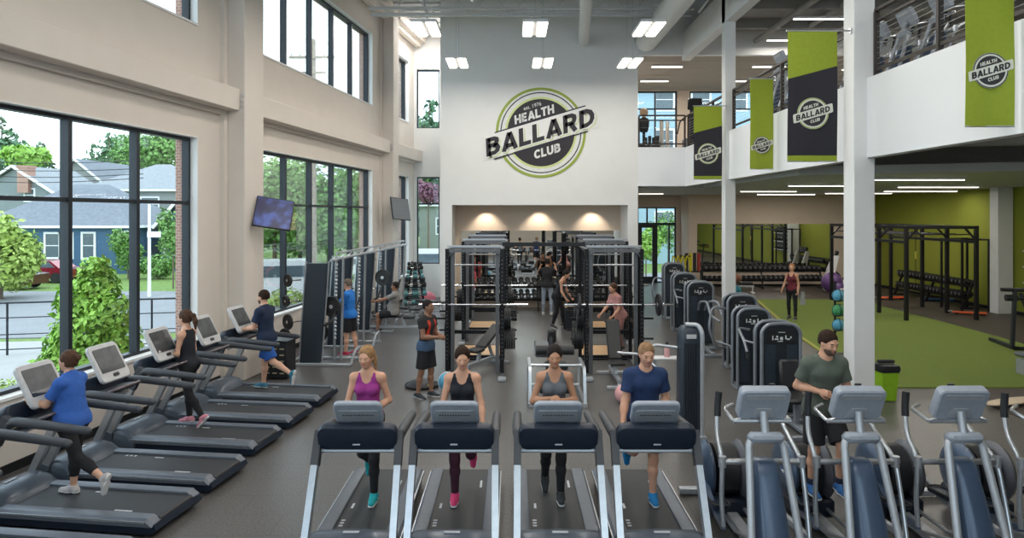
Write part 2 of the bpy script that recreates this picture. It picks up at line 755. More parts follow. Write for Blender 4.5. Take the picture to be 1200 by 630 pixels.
# ---- logo wall with the recess below
mb = MB()
mb.bx(-2.36, 4.15, 22.5, 24.0, 3.58, ROOF)
mb.bx(-2.36, -1.98, 22.5, 24.0, 0, 3.58)
mb.bx(3.82, 4.15, 22.5, 24.0, 0, 3.58)
mb.bx(4.05, 4.15, 24.0, 32.5, 0, ROOF)
struct(mb, 'wall_back', WHITE)
mb = MB()
mb.bx(-2.2, 4.1, 24.0, 24.2, 0, 3.6)
struct(mb, 'wall_recess', BEIGE)
MIRR = mat('silvered mirror', (.82, .85, .84), .015, 1.0, var=.002)
mb = MB()
for i in range(4):
    x0 = -1.8 + i * 1.4
    mb.bx(x0 + .003, x0 + 1.397, 23.97, 23.995, .25, 2.7)
mb.build('wall_mirror', MIRR, smooth=False, label='wide gym mirror in the recess under the round wall sign', cat='mirror')
for i, x in enumerate((-.9, .95, 2.8)):
    t = thing('downlight', 'small round recess downlight above the mirror, %s' % ('on the left', 'in the middle', 'on the right')[i], 'ceiling light', (x, 23.55, 3.56), 0, 'downlights in the recess')
    MB().lathe([(.07, 0), (.09, 0), (.09, .018), (.07, .018)], n=20).build('trim_ring', STEEL, t)
    MB().lathe([(.001, .002), (.068, .002), (.068, .012), (.001, .012)], n=20).build('lens', LAMPE, t)
    li = bpy.data.lights.new('downlight', 'SPOT')
    li.energy = DOWNLIGHT_POWER * 4
    li.spot_size = R(95)
    li.spot_blend = .7
    li.color = (1, .88, .72)
    li.shadow_soft_size = .05
    lo = bpy.data.objects.new('downlight_bulb', li)
    lo.location = (0, 0, -.03)
    lo.rotation_euler = (R(22), 0, 0)
    link(lo, t)

# ---- back wall of the right half, ground floor
mb = MB()
for (u0, u1, z0, z1) in cells(4.15, 8.02, 0, 5.15, [(5.98, 7.82, 0, 3.6)]):
    mb.bx(u0, u1, 32.5, 32.7, z0, z1)
mb.bx(8.02, 8.15, 31.2, 32.5, 0, 5.15)
mb.bx(8.02, 16.6, 31.0, 31.2, 0, 5.2)
struct(mb, 'wall_back_right', BEIGE)
MDR = Matrix(((0, 1, 0, 0), (-1, 0, 0, 32.5), (0, 0, 1, 0), (0, 0, 0, 1)))
window('window_11', MDR, 5.98, 7.82, 2.8, 3.6, [6.45, 6.9], [], dep=.12, fw=.06, n0=-.2)
window('window_12', MDR, 6.88, 7.82, 0.0, 2.8, [7.5], [], dep=.12, fw=.06, n0=-.2)
mb = MB()
mb.bx(5.98, 6.08, 32.45, 32.58, 0, 2.8)
mb.bx(6.78, 6.88, 32.45, 32.58, 0, 2.8)
mb.bx(6.08, 6.78, 32.45, 32.58, 2.62, 2.8)
mb.bx(6.08, 6.78, 32.46, 32.56, 0, .3)
mb.bx(6.08, 6.18, 32.46, 32.56, .3, 2.62)
mb.bx(6.68, 6.78, 32.46, 32.56, .3, 2.62)
d = struct(mb, 'door_1', DARKF)
mb = MB()
mb.bx(6.18, 6.68, 32.5, 32.512, .3, 2.62)
mb.build('door_glass', GLASS, d, smooth=False)
mb = MB()
mb.tube([(6.64, 32.40, .95), (6.64, 32.40, 1.5)], .015)
mb.tube([(6.64, 32.40, 1.0), (6.64, 32.47, 1.0)], .01)
mb.tube([(6.64, 32.40, 1.45), (6.64, 32.47, 1.45)], .01)
mb.build('door_handle', STEEL, d)
mb = MB()
xs = [8.4, 9.9, 11.5, 13.1, 14.55]
for i in range(4):
    mb.bx(xs[i] + .003, xs[i + 1] - .003, 30.965, 30.995, .66, 2.83)
mb.build('wall_mirror', MIRR, smooth=False, label='long mirror on the beige wall above the two tier dumbbell rack', cat='mirror')

# ---- right wall, green
mb = MB()
mb.bx(16.5, 16.7, -6.2, 31.2, 0, 5.2)
struct(mb, 'wall_right', GREENW)
mb = MB()
mb.bx(16.5, 16.7, -6.2, 31.2, 5.2, ROOF)
struct(mb, 'wall_right_upper', BEIGE)
mb = MB()
mb.bx(16.46, 16.5, -6, 31, 0, .12)
mb.bx(8.15, 16.5, 30.97, 31, 0, .1)
struct(mb, 'baseboard_right', BLACKP)

# ---- front wall behind the viewer, tall unseen glazing added above to let daylight in
mb = MB()
for (u0, u1, z0, z1) in cells(-8.6, 16.6, 0, ROOF, [(-7.0, -1.2, 3.2, 9.6), (-.6, 5.2, 3.2, 9.6), (6.3, 15.5, 5.9, 8.9)]):
    mb.bx(u0, u1, -6.3, -6.1, z0, z1)
struct(mb, 'wall_front', BEIGE)
MFR = Matrix(((0, 1, 0, 0), (-1, 0, 0, -6.1), (0, 0, 1, 0), (0, 0, 0, 1)))
window('window_13', MFR, -7.0, -1.2, 3.2, 9.6, [-5.55, -4.1, -2.65], [6.2], n0=-.2)
window('window_14', MFR, -.6, 5.2, 3.2, 9.6, [.85, 2.3, 3.75], [6.2], n0=-.2)
window('window_15', MFR, 6.3, 15.5, 5.9, 8.9, [8.6, 10.9, 13.2], [], n0=-.2)

# ---- roof deck
mb = MB()
mb.prism([(-8.9, -6.3), (16.8, -6.3), (16.8, 33.2), (-4.0, 33.2), (-4.0, 27.4), (-4.3, 27.4)], ROOF, ROOF + .25, 'z')
for i in range(48):
    y = -6 + i * .8
    mb.bx(-7.5 + .1375 * y, 5.7, y, y + .3, ROOF - .05, ROOF)
struct(mb, 'ceiling', CEILG)
# purlins and bar joists
for y in (3.0, 9.0, 15.0, 20.9):
    mb = MB()
    x0 = -7.6 + .1375 * y + .4
    mb.bx(x0, 5.5, y, y + .12, 10.05, 10.2)
    mb.bx(x0, 5.5, y, y + .10, 9.35, 9.45)
    mb.bx(x0, 5.5, y - .28, y - .18, 9.47, 9.55)
    k = int((5.5 - x0) / 1.1)
    for j in range(k):
        xa = x0 + (5.5 - x0) * j / k
        xb = x0 + (5.5 - x0) * (j + .5) / k
        xc = x0 + (5.5 - x0) * (j + 1) / k
        mb.tube([(xa, y + .05, 10.1), (xb, y + .05, 9.4), (xc, y + .05, 10.1)], .018, 6)
    struct(mb, 'beam', GALV)

# ---- mezzanine: slab, white fascia, dropped ceiling below, railing above
MZ = 5.45
FX = 5.72
mb = MB()
mb.bx(FX + .2, 16.5, -6.1, 22.5, 5.15, MZ)
mb.bx(4.15, 16.5, 22.5, 32.5, 5.15, MZ)
struct(mb, 'floor_mezzanine', CEILD)
mb = MB()
mb.bx(FX, FX + .2, -6.1, 22.7, 4.2, MZ + .03)
mb.bx(4.15, FX, 22.49, 22.7, 4.2, MZ + .03)
struct(mb, 'trim_3', mat('cool white wall paint', (.80, .81, .83), .6, var=.01, scale=2))
mb = MB()
mb.prism([(6.4, 15.2), (16.45, 11.5), (16.45, 31.0), (8.15, 31), (8.02, 32.4), (4.3, 32.4), (4.3, 22.8), (6.4, 22.8)], 4.16, 4.34, 'z')
struct(mb, 'ceiling_lower', mat('white dropped ceiling', (.55, .56, .57), .8, var=.02, scale=3))
mb = MB()  # pale screen added so the void over the dropped ceiling reads lighter
mb.prism([(6.3, 18.4), (16.45, 15.0), (16.45, 15.2), (6.3, 18.6)], 4.34, 5.15, 'z')
struct(mb, 'wall_void_screen', GALV)
mb = MB()
for y in (-4, -1, 2, 5, 8, 11, 13.6):
    mb.bx(FX + .2, 16.4, y, y + .12, 4.75, 5.15)
for (y, z, r_) in ((8.4, 4.55, .07), (10.6, 4.5, .09), (12.4, 4.62, .06)):
    mb.cyl((6.0, y + 1.0, z), (16.4, y - 1.2, z), r_)
for i in range(9):
    x = 6.8 + i * 1.05
    mb.cyl((x, 10.8 - .2 * (x - 6), 4.5), (x, 10.8 - .2 * (x - 6), 5.15), .012, n=6)
struct(mb, 'beam', mat('grey sprayed steel', (.34, .34, .33), .7))

mb = MB()
mb.bx(5.51, 5.85, 11.0, 11.35, 0, ROOF, .01)
struct(mb, 'column', COLP)
mb = MB()
mb.bx(5.62, 5.90, 18.0, 18.3, 0, ROOF, .01)
struct(mb, 'column', COLP)
mb = MB()
mb.bx(5.55, 5.85, 4.0, 4.35, 4.2, ROOF, .01)
struct(mb, 'column', COLP)
mb = MB()
mb.bx(15.95, 16.45, 22.4, 22.8, 0, 4.16, .01)
struct(mb, 'column', COLP)
mb = MB()
mb.bx(5.62, 5.90, -6, 22.6, 8.35, 9.25, .01)
struct(mb, 'beam', COLP)
# upper floor ceilings and back wall
mb = MB()
mb.bx(5.9, 16.5, -6.1, 22.5, 9.3, 9.4)
for i in range(14):
    mb.bx(5.95, 16.4, -5 + i * 2, -4.86 + i * 2, 9.0, 9.3)
for (x, z) in ((8.0, 8.95), (9.2, 9.1)):
    mb.cyl((x, -6, z), (x, 22.4, z), .09)
struct(mb, 'ceiling_mezzanine', CEILD)
mb = MB()
mb.bx(4.15, 16.5, 22.5, 29.1, 8.52, 8.62)
for i in range(8):
    mb.bx(4.25 + i * 1.5, 4.28 + i * 1.5, 22.7, 29.0, 8.515, 8.52)
for i in range(5):
    mb.bx(4.25, 16.4, 23.4 + i * 1.2, 23.42 + i * 1.2, 8.515, 8.52)
struct(mb, 'ceiling_upper', CEILM)
mb = MB()
mb.bx(4.15, 16.5, 22.4, 22.6, 8.5, ROOF)
struct(mb, 'wall_bulkhead', COLP)
mb = MB()
for (u0, u1, z0, z1) in cells(4.15, 16.6, MZ, 8.55, [(5.2, 7.02, MZ + .1, 8.5), (7.55, 12.6, MZ + .9, 8.5)]):
    mb.bx(u0, u1, 29.0, 29.2, z0, z1)
struct(mb, 'wall_back_upper', mat('warm beige wall paint', (0.60, 0.53, 0.46), .8))
MUB = Matrix(((0, 1, 0, 0), (-1, 0, 0, 29.0), (0, 0, 1, 0), (0, 0, 0, 1)))
window('window_16', MUB, 5.2, 7.02, MZ + .1, 8.5, [6.1], [7.75], dep=.1, fw=.06, n0=-.2)
window('window_17', MUB, 7.55, 12.6, MZ + .9, 8.5, [9.2, 10.9], [7.75], dep=.1, fw=.06, n0=-.2)


RAILC = mat('dull steel cable', (.45, .44, .42), .5, .5)
# railing of the mezzanine: posts, top rail, bottom rail, cables
def railing(name, pts, label, sp=1.55, cables=8):
    t = thing(name, label, 'railing', (pts[0][0], pts[0][1], MZ + .03))
    o0 = Vector((pts[0][0], pts[0][1], 0))
    a = Vector((*pts[0], 0)) - o0
    b = Vector((*pts[1], 0)) - o0
    L = (b - a).length
    n = max(1, round(L / sp))
    up = Vector((0, 0, 1))
    ang = math.atan2((b - a).y, (b - a).x)
    rz = rotm(rz=ang)
    for i in range(n + 1):
        p = a.lerp(b, i / n)
        m_ = MB().box(p + up * .52, (.05, .075, 1.04), rz)
        m_.box(p + up * .006, (.1, .12, .012), rz)
        m_.build('post', RAILM, t, smooth=False)
    for (z, h, w) in ((1.06, .045, .08), (.90, .04, .035), (.12, .05, .035)):
        MB().box(a.lerp(b, .5) + up * z, (L, w, h), rz).build('rail', RAILM, t, smooth=False)
    for i in range(cables):
        z = .2 + .68 * i / cables
        MB().tube([a + up * z, b + up * z], .0032, 5).build('cable', RAILC, t)
    return t


railing('railing', (((FX + .1), 11.5), (FX + .1, 17.9)), 'dark steel cable railing on the mezzanine between the two white columns')
railing('railing', (((FX + .1), 4.45), (FX + .1, 10.9)), 'dark steel cable railing on the mezzanine in front of the upstairs treadmills')
railing('railing', (((FX + .1), 18.4), (FX + .1, 22.5)), 'short run of dark cable railing beyond the far white column upstairs', 1.35)
railing('railing', ((4.2, 22.6), (FX, 22.6)), 'dark railing of the upper gallery beside the round sign wall', 1.4, 3)

# ---- lamps
def strip_lamp(x, y, z, L, power, label, group, ax='x'):
    t = thing('strip_light', label, 'ceiling light', (x, y, z), 0, group)
    s = (L, .12) if ax == 'x' else (.12, L)
    MB().box((0, 0, .03), (s[0], s[1], .06), None, .005).build('housing', WHITEP, t)
    MB().box((0, 0, -.008), (s[0] - .03, s[1] - .03, .016)).build('diffuser', LAMPE, t, smooth=False)
    lamp_area('strip_glow', t, (0, 0, -.03), s[0], s[1], power)
    return t


G1 = 'linear ceiling lights of the upper floor'
for (x, y, z, L, lab) in (
        (5.45, 24.0, 8.45, 1.1, 'short linear light under the taupe ceiling, the nearer one beside the sign wall'),
        (5.55, 26.6, 8.45, 1.1, 'short linear light under the taupe ceiling, the farther one beside the sign wall'),
        (9.1, 24.0, 8.45, 1.3, 'linear light above the small green banner, nearer row'),
        (9.0, 26.6, 8.45, 1.3, 'linear light above the small green banner, farther row'),
        (8.7, 19.3, 8.80, 1.5, 'linear light high above the black and green banner'),
        (9.2, 21.7, 8.80, 2.2, 'long linear light just above the top of the black and green banner'),
        (12.5, 24.5, 8.45, 1.3, 'linear light over the far right of the upper floor'),
        (8.5, 14.5, 8.80, 1.5, 'linear light over the upstairs treadmills, beyond the column'),
        (8.5, 9.5, 8.80, 1.5, 'linear light over the upstairs treadmills, near end'),
        (12.0, 12.0, 8.80, 1.5, 'linear light over the middle of the upstairs floor')):
    strip_lamp(x, y, z, L, STRIP_POWER, lab, G1)
G2 = 'linear lights in the ceiling under the mezzanine'
for (x, y, L, lab) in (
        (5.6, 27.5, 1.0, 'small linear light near the glass door under the mezzanine'),
        (9.2, 24.5, 2.0, 'linear light above the turf, nearest the far column'),
        (13.6, 26.8, 2.6, 'long linear light in front of the green wall'),
        (14.6, 24.4, 2.6, 'second long linear light in front of the green wall'),
        (11.4, 28.4, 2.4, 'linear light close to the long wall mirror'),
        (12.8, 20.5, 2.4, 'linear light above the right edge of the turf'),
        (9.0, 19.5, 2.2, 'linear light above the middle of the turf'),
        (14.5, 17.0, 2.2, 'linear light near the right wall under the mezzanine'),
        (9.5, 16.0, 2.2, 'linear light above the near end of the turf')):
    strip_lamp(x, y, 4.09, L, GROUND_STRIP_POWER, lab, G2)
for (x, y) in ((9.5, 9.5), (9.5, 5.5), (13.5, 7.5), (14.0, 10.2)):
    t = strip_lamp(x, y, 4.25, 2.2, GROUND_STRIP_POWER, 'unseen linear light in the exposed ceiling under the mezzanine, with added uplight', G2)
    lamp_area('void_fill_uplight', t, (0, 0, .08), 2.1, .1, 14, rot=(pi, 0, 0))  # upward fill added to brighten the dark void above the dropped ceiling


def pendant(x, y, z, label):
    t = thing('pendant_light', label, 'pendant light', (x, y, z), 0, 'twin strip pendant lights hanging from the roof')
    MB().bx(-.3, .3, -.62, .62, .03, .10, .01).build('housing', WHITEP, t)
    for s in (-1, 1):
        MB().bx(s * .17 - .11, s * .17 + .11, -.6, .6, .0, .03).build('diffuser', LAMPE, t, smooth=False)
    for s in (-1, 1):
        MB().tube([(0, s * .5, .1), (0, s * .5, ROOF - z)], .006, 5).build('cable', STEEL, t)
    lamp_area('pendant_glow', t, (0, 0, -.02), .56, 1.2, PENDANT_POWER, (1, .95, .88))


nm = {(0, 0): 'farther row, left', (1, 0): 'farther row, middle', (2, 0): 'farther row, right'}
for i, (x, n_) in enumerate(((-1.6, 'left'), (.9, 'middle'), (3.45, 'right'))):
    pendant(x, 20.0, 7.68, 'twin strip pendant light in the lower looking row before the sign wall, %s one' % n_)
for i, (x, n_) in enumerate(((-2.05, 'left'), (.55, 'middle'), (3.28, 'right'))):
    pendant(x, 16.4, 7.7, 'twin strip pendant light in the upper looking row, %s one' % n_)
for y in (12.8, 9.2, 5.6, 2.0):
    for x in (-2.4, .3, 3.1):
        pendant(x, y, 7.72, 'twin strip pendant light hanging over the near part of the room')

t = thing('downlight', 'added round ceiling lamp that brightens the narrow end bay beside the tall windows', 'ceiling light', (-3.15, 25.0, ROOF - .02))  # made-up lamp, added to lift the dull end bay walls
MB().lathe([(.20, -.03), (.24, -.03), (.24, 0), (.20, 0)], n=24).build('trim_ring', STEEL, t)
MB().lathe([(.001, -.02), (.198, -.02), (.198, -.005), (.001, -.005)], n=24).build('lens', LAMPE, t)
lamp_area('bay_fill_glow', t, (0, 0, -.05), .36, .36, 105, (1, .97, .93))

# ducts and roof pipes
t = thing('air_duct', 'fat round white air duct running along the roof to the sign wall', 'duct', (4.4, 22.38, 8.93))
MB().cyl((0, -18, .0), (0, 0, 0), .34, n=28).build('duct_pipe', COLP, t)
mb = MB()
for y in (-14, -10, -6, -2.5):
    mb.cyl((0, y - .03, .0), (0, y + .03, .0), .352, n=28)
mb.build('duct_band', GALV, t)
t = thing('air_duct', 'slim round white pipe running into the sign wall above the round sign', 'duct', (2.36, 22.48, 8.95))
MB().cyl((-1.6, -18, .0), (0, 0, 0), .17, n=20).build('duct_pipe', COLP, t)
mb = MB()
for (a, b_) in (((-1.6, 20.5, 9.9), (-1.0, 18.0, 8.9)), ((5.2, 19, 8.9), (5.5, 16, 9.5)), ((4.6, 22, 9.3), (5.5, 17, 9.9)), ((-2.7, 20.5, 9.95), (-2.65, 21.5, 9.3))):
    mb.cyl(a, b_, .035, n=8)
for (x, y) in ((4.9, 19.5), (5.2, 18.3), (5.35, 20.5)):
    mb.cyl((x, y, 9.4), (x, y, ROOF), .025, n=8)
struct(mb, 'trim_4', GALV)
# ================================================================ OUTSIDE THE WINDOWS
def wp(px, py, D):
    return ((px - 600) * D / 800.0, D, EYE - (py - 250) * D / 800.0)


ASPH = mat('pale asphalt', (.22, .225, .235), .9, var=.06, scale=.6)
CONC = mat('pale concrete', (.36, .355, .345), .9, var=.05, scale=1)
GRASS = mat('lawn grass', (.14, .22, .05), .95, var=.3, scale=6)
mb = MB()
mb.bx(-110, 60, 29.5, 150, -1.3, -1.12)
mb.bx(-110, -8.9, -10, 29.5, -1.3, -1.12)
struct(mb, 'ground_outside', GRASS)
mb = MB()
mb.prism([(-60, 12), (-34, 22), (-14, 24.5), (4, 34), (30, 46), (30, 60), (2, 46), (-14, 38.5), (-34, 38.5), (-80, 38.5)], -1.12, -1.08, 'z')
struct(mb, 'road_outside', ASPH)
mb = MB()
mb.prism([(-9.5, -8), (-14, 0), (-22, 12), (-22, 19.5), (-8, 21.0), (-4.9, 26.9), (-5.3, 26.9), (-9.3, -8)], -1.12, -.5, 'z')
struct(mb, 'sidewalk_outside', CONC)


def leaf_arr(centers, radii, n, size, up=.35, rg=rng, shell=.55):
    """n small bent leaf quads in a union of ellipsoids"""
    centers = np.array(centers, float)
    radii = np.array(radii, float)
    w = radii.prod(1) ** (2 / 3)
    k = rg.choice(len(centers), n, p=w / w.sum())
    d = rg.normal(size=(n, 3))
    d /= np.linalg.norm(d, axis=1)[:, None]
    rr = (shell + (1 - shell) * rg.random(n) ** .7)[:, None]
    c = centers[k] + d * radii[k] * rr
    nn = d + rg.normal(size=(n, 3)) * .5
    nn[:, 2] += up
    nn /= np.linalg.norm(nn, axis=1)[:, None]
    t = np.cross(nn, rg.normal(size=(n, 3)))
    t /= np.linalg.norm(t, axis=1)[:, None]
    b = np.cross(nn, t)
    s = (size * (.6 + .8 * rg.random(n)))[:, None]
    v = np.stack([c - t * s * .15 - b * s * .0, c + t * s * .5 - b * s * .42 , c + t * s * 1.25 - nn * s * .2, c + t * s * .5 + b * s * .42], 1).reshape(-1, 3)
    f = np.arange(4 * n).reshape(n, 4)
    return v, f


def leaves(name, cs, rs, n, size, m, parent=None, **k):
    v, f = leaf_arr(cs, rs, n, size)
    me = bpy.data.meshes.new(name)
    me.from_pydata(v.tolist(), [], f.tolist())
    me.materials.append(m)
    o = bpy.data.objects.new(name, me)
    link(o, parent)
    return tag(o, **k)


def leafmat(name, col, tr=.3):
    m = mat(name, col, .55, var=.35, scale=3.0)
    m.node_tree.nodes['Principled BSDF'].inputs['Subsurface Weight'].default_value = 0
    return m


LG1 = leafmat('fresh green leaves', (.26, .46, .07))
LG2 = leafmat('mid green leaves', (.15, .30, .07))
LG3 = leafmat('dark conifer needles', (.09, .18, .09))
LG4 = leafmat('yellow green leaves', (.34, .46, .10))
LG5 = leafmat('purple leaves', (.20, .08, .12))
BARK = mat('tree bark', (.16, .12, .09), .9, bump=.4, scale=12)


def tree(name, label, cat, base, cs, rs, n, size, m, trunk=.15, group=None):
    """base (x,y,z); crowns relative to base"""
    t = thing(name, label, cat, base, 0, group)
    top = max(c[2] for c in cs)
    MB().tube([(0, 0, 0), (cs[0][0] * .3, 0, top * .5), (cs[0][0] * .6, 0, top * .9)], [trunk, trunk * .75, trunk * .3], 8).build('trunk', BARK, t)
    leaves('foliage', cs, rs, int(n * 1.9), size * 1.12, m, t)
    return t


def conifer(label, base, h, r, n=3600, m=None):
    t = thing('conifer', label, 'tree', base, 0, 'conifers behind the houses')
    MB().tube([(0, 0, 0), (0, 0, h * .95)], [h * .018 + .05, .03], 7).build('trunk', BARK, t)
    cs, rs = [], []
    k = 13
    for i in range(k):
        f = i / (k - 1)
        z = h * (.14 + .84 * f)
        rad = r * (1 - f) ** .8 + .12
        for j in range(3 if f < .8 else 1):
            a = random.random() * 6.28
            cs.append((math.cos(a) * rad * .35, math.sin(a) * rad * .35, z - h * .02))
            rs.append((rad * random.uniform(.6, .85), rad * random.uniform(.6, .85), h * .035))
    leaves('foliage', cs, rs, n, h * .032, m or LG3, t)
    return t


def blob(c, r, k=5, sp=.5):
    cs = [c]
    rs = [(r[0] * .7, r[1] * .7, r[2] * .7)]
    for i in range(k):
        a = 2 * pi * i / k + random.random()
        q = random.uniform(.35, .65)
        cs.append((c[0] + math.cos(a) * r[0] * sp, c[1] + math.sin(a) * r[1] * sp, c[2] + random.uniform(-.5, .5) * r[2]))
        rs.append((r[0] * q, r[1] * q, r[2] * q))
    return cs, rs


def siding(name, col, sc=3.2):
    m = mat(name, col, .7, var=.02)
    nt = m.node_tree
    b = nt.nodes['Principled BSDF']
    w = nt.nodes.new('ShaderNodeTexWave')
    w.bands_direction = 'Z'
    w.wave_profile = 'SAW'
    w.inputs['Scale'].default_value = sc
    t = nt.nodes.new('ShaderNodeTexCoord')
    bp = nt.nodes.new('ShaderNodeBump')
    bp.inputs['Strength'].default_value = .9
    bp.inputs['Distance'].default_value = .04
    nt.links.new(t.outputs['Object'], w.inputs['Vector'])
    nt.links.new(w.outputs['Fac'], bp.inputs['Height'])
    nt.links.new(bp.outputs['Normal'], b.inputs['Normal'])
    return m


SHING = mat('grey roof shingles', (.17, .185, .21), .9, var=.15, scale=4)
SHING2 = mat('light grey roof shingles', (.24, .255, .27), .9, var=.12, scale=4)
TRIMW = mat('white exterior trim', (.82, .82, .82), .6)
PANE = mat('dark house window pane', (.10, .13, .15), .1, var=.2)


def house(label, x0, x1, y0, y1, zb, ze, zr, wm, rm, wins_, gable=False, chimney=None):
    """wins_: (xc, zc, w, h) on the face y0; gable: ridge along y, else hip"""
    ox, oy = (x0 + x1) / 2, y0
    t = thing('house', label, 'house', (ox, oy, zb))
    X0, X1, Y1 = x0 - ox, x1 - ox, y1 - y0
    H = ze - zb
    m_ = MB()
    m_.bx(X0, X1, 0, Y1, 0, H)
    if gable:
        m_.prism([(X0, H), (X1, H), (0, zr - zb - .15)], .0, Y1, 'y')
    m_.build('house_wall', wm, t, smooth=False)
    e = .45
    m_ = MB()
    if gable:
        for s, xa in ((-1, X0), (1, X1)):
            p0, p1 = Vector((xa + s * e, 0, H - .25)), Vector((0, 0, zr - zb))
            m_.prism([(p0.x, p0.z), (p1.x, p1.z), (p1.x, p1.z + .18), (p0.x, p0.z + .18)], -e, Y1 + e, 'y')
    else:
        k = min((X1 - X0), Y1) * .45
        A = [(X0 - e, -e, H), (X1 + e, -e, H), (X1 + e, Y1 + e, H), (X0 - e, Y1 + e, H)]
        if X1 - X0 >= Y1:
            r0, r1 = (X0 + k, Y1 / 2, zr - zb), (X1 - k, Y1 / 2, zr - zb)
            fs = [(0, 1, 5, 4), (1, 2, 5), (2, 3, 4, 5), (3, 0, 4)]
        else:
            r0, r1 = (0, k, zr - zb), (0, Y1 - k, zr - zb)
            fs = [(0, 1, 4), (1, 2, 5, 4), (2, 3, 5), (3, 0, 4, 5)]
        m_._add(A + [r0, r1], fs + [(3, 2, 1, 0)])
    m_.build('roof', rm, t, smooth=False)
    m_ = MB()
    if gable:
        for s, xa in ((-1, X0), (1, X1)):
            m_.tube([(xa + s * e, -e - .03, H - .2), (0, -e - .03, zr - zb + .05)], .1, sq=(.1, .22))
    else:
        m_.bx(X0 - e, X1 + e, -e - .05, -e + .05, H - .16, H + .02)
        m_.bx(X1 + e - .05, X1 + e + .05, -e, Y1 + e, H - .16, H + .02)
    m_.build('fascia', TRIMW, t, smooth=False)
    for (xc, zc, w, h) in wins_:
        f = MB()
        cx, cz = xc - ox, zc - zb
        f.bx(cx - w / 2 - .14, cx - w / 2, -.08, .02, cz - h / 2 - .14, cz + h / 2 + .14)
        f.bx(cx + w / 2, cx + w / 2 + .14, -.08, .02, cz - h / 2 - .14, cz + h / 2 + .14)
        f.bx(cx - w / 2, cx + w / 2, -.08, .02, cz + h / 2, cz + h / 2 + .14)
        f.bx(cx - w / 2, cx + w / 2, -.08, .02, cz - h / 2 - .14, cz - h / 2)
        f.bx(cx - w / 2, cx + w / 2, -.05, -.01, cz - .03, cz + .03)
        wf = f.build('house_window', TRIMW, t, smooth=False)
        MB().bx(cx - w / 2, cx + w / 2, -.03, -.005, cz - h / 2, cz + h / 2).build('pane', PANE, wf, smooth=False)
    if chimney:
        (xc, yc, w, zt) = chimney
        c = MB().bx(xc - ox - w / 2, xc - ox + w / 2, yc - oy - w / 2, yc - oy + w / 2, H, zt - zb)
        c.bx(xc - ox - w / 2 - .06, xc - ox + w / 2 + .06, yc - oy - w / 2 - .06, yc - oy + w / 2 + .06, zt - zb - .2, zt - zb)
        c.build('chimney', BRICK, t, smooth=False)
    return t


BLUE = siding('blue lap siding', (.085, .17, .30))
GREYS = siding('grey lap siding', (.30, .33, .36))
WHITES = siding('white lap siding', (.42, .43, .44))
house('blue clapboard house with white trimmed windows across the street', -39, -28.1, 50, 59, -1.12, 2.4, 5.6, BLUE, SHING,
      [(wp(62, 286, 50)[0], .95, 1.0, 1.7), (wp(104, 284, 50)[0], .95, .8, 1.75), (wp(146, 284, 50)[0], 1.2, .6, 1.4), (wp(78, 286, 50)[0], .95, .8, 1.7)])
house('grey house with a red brick chimney, left behind the blue house', -49.5, -42.2, 63, 71, -1.12, 5.2, 7.6, GREYS, SHING2, [(-44.5, 5.0, .8, 1.0)], True, (wp(17, 0, 61.5)[0], 63.0, 1.0, 7.7))
house('white gabled house farther back above the blue roof', -53, -46.5, 78, 88, -1.12, 6.6, 9.4, WHITES, SHING, [(-50.5, 6.2, .8, 1.2), (-48.6, 6.2, .8, 1.2)], True)
house('pale grey two storey house with a hipped roof behind the blue house', -41.5, -31.0, 66, 76, -1.12, 5.6, 8.4, siding('pale grey siding', (.34, .36, .37)), SHING2,
      [(-35, 4.2, 1.6, 1.2), (-32.0, 2.8, .9, 1.6)])
house('small dark entrance house at the right edge of the street view', -26.7, -23.2, 52, 58, -1.12, 2.4, 4.6, mat('slate blue paint', (.12, .16, .22), .8), SHING, [(-26.0, .9, .7, 1.4), (-24.7, .3, .9, 2.0)], True)
house('white building seen through the tall narrow end window', -9.5, -3.5, 70, 78, -1.12, 4.2, 5.6, WHITES, SHING2, [(-7.2, 2, 1, 1.5), (-5.6, 2, 1, 1.5)])
house('pale building behind the glass door, heightened to stand for reflections in the gallery windows', 4, 30, 60, 70, -1.12, 14.2, 16.0, siding('pale blue siding', (.40, .55, .66)), SHING2, [(7 + 3.2 * i, 2.5 + 3.6 * j, 1.5, 1.8) for i in range(7) for j in range(4)])  # upper floors added in place of bluish reflections in the gallery windows

# trees
x, y, z = wp(0, 275, 35)
cs, rs = blob((0, 0, 2.4), (2.1, 1.8, 2.2), 8)
tree('maple_tree', 'round yellow green tree in front of the blue house, left edge', 'tree', (x, y, -1.1), cs, rs, 2600, .20, LG4, .14)
for (px, D, top, r, lab) in ((50, 84, 158, 4.2, 'small dark conifer above the grey house'), (107, 96, 158, 5.4, 'tall dark conifer left of the centre mullion'),
                             (2, 76, 126, 6.0, 'tall conifer at the left edge of the window'), (128, 110, 146, 8.5, 'big conifer behind the hipped roof')):
    conifer(lab, (wp(px, 0, D)[0], D, -1.1), wp(0, top, D)[2] + 1.1, r)
for (px, D, yc, rr, lab, m_) in ((165, 100, 182, (5.8, 4, 5.2), 'wide green tree behind the hipped roof', LG2), (28, 72, 186, (2.6, 2, 1.8), 'green treetop behind the chimney', LG1),
                                (195, 82, 178, (4.0, 3, 4.0), 'green tree at the right edge of the big window view', LG2), (148, 120, 178, (5, 3, 4.6), 'pale green tree behind the big conifer', LG2)):
    x, y, z = wp(px, yc, D)
    cs, rs = blob((0, 0, z + 1.1), rr, 6)
    tree('broadleaf_tree', lab, 'tree', (x, y, -1.1), cs, rs, 1500, .34, m_, .25)
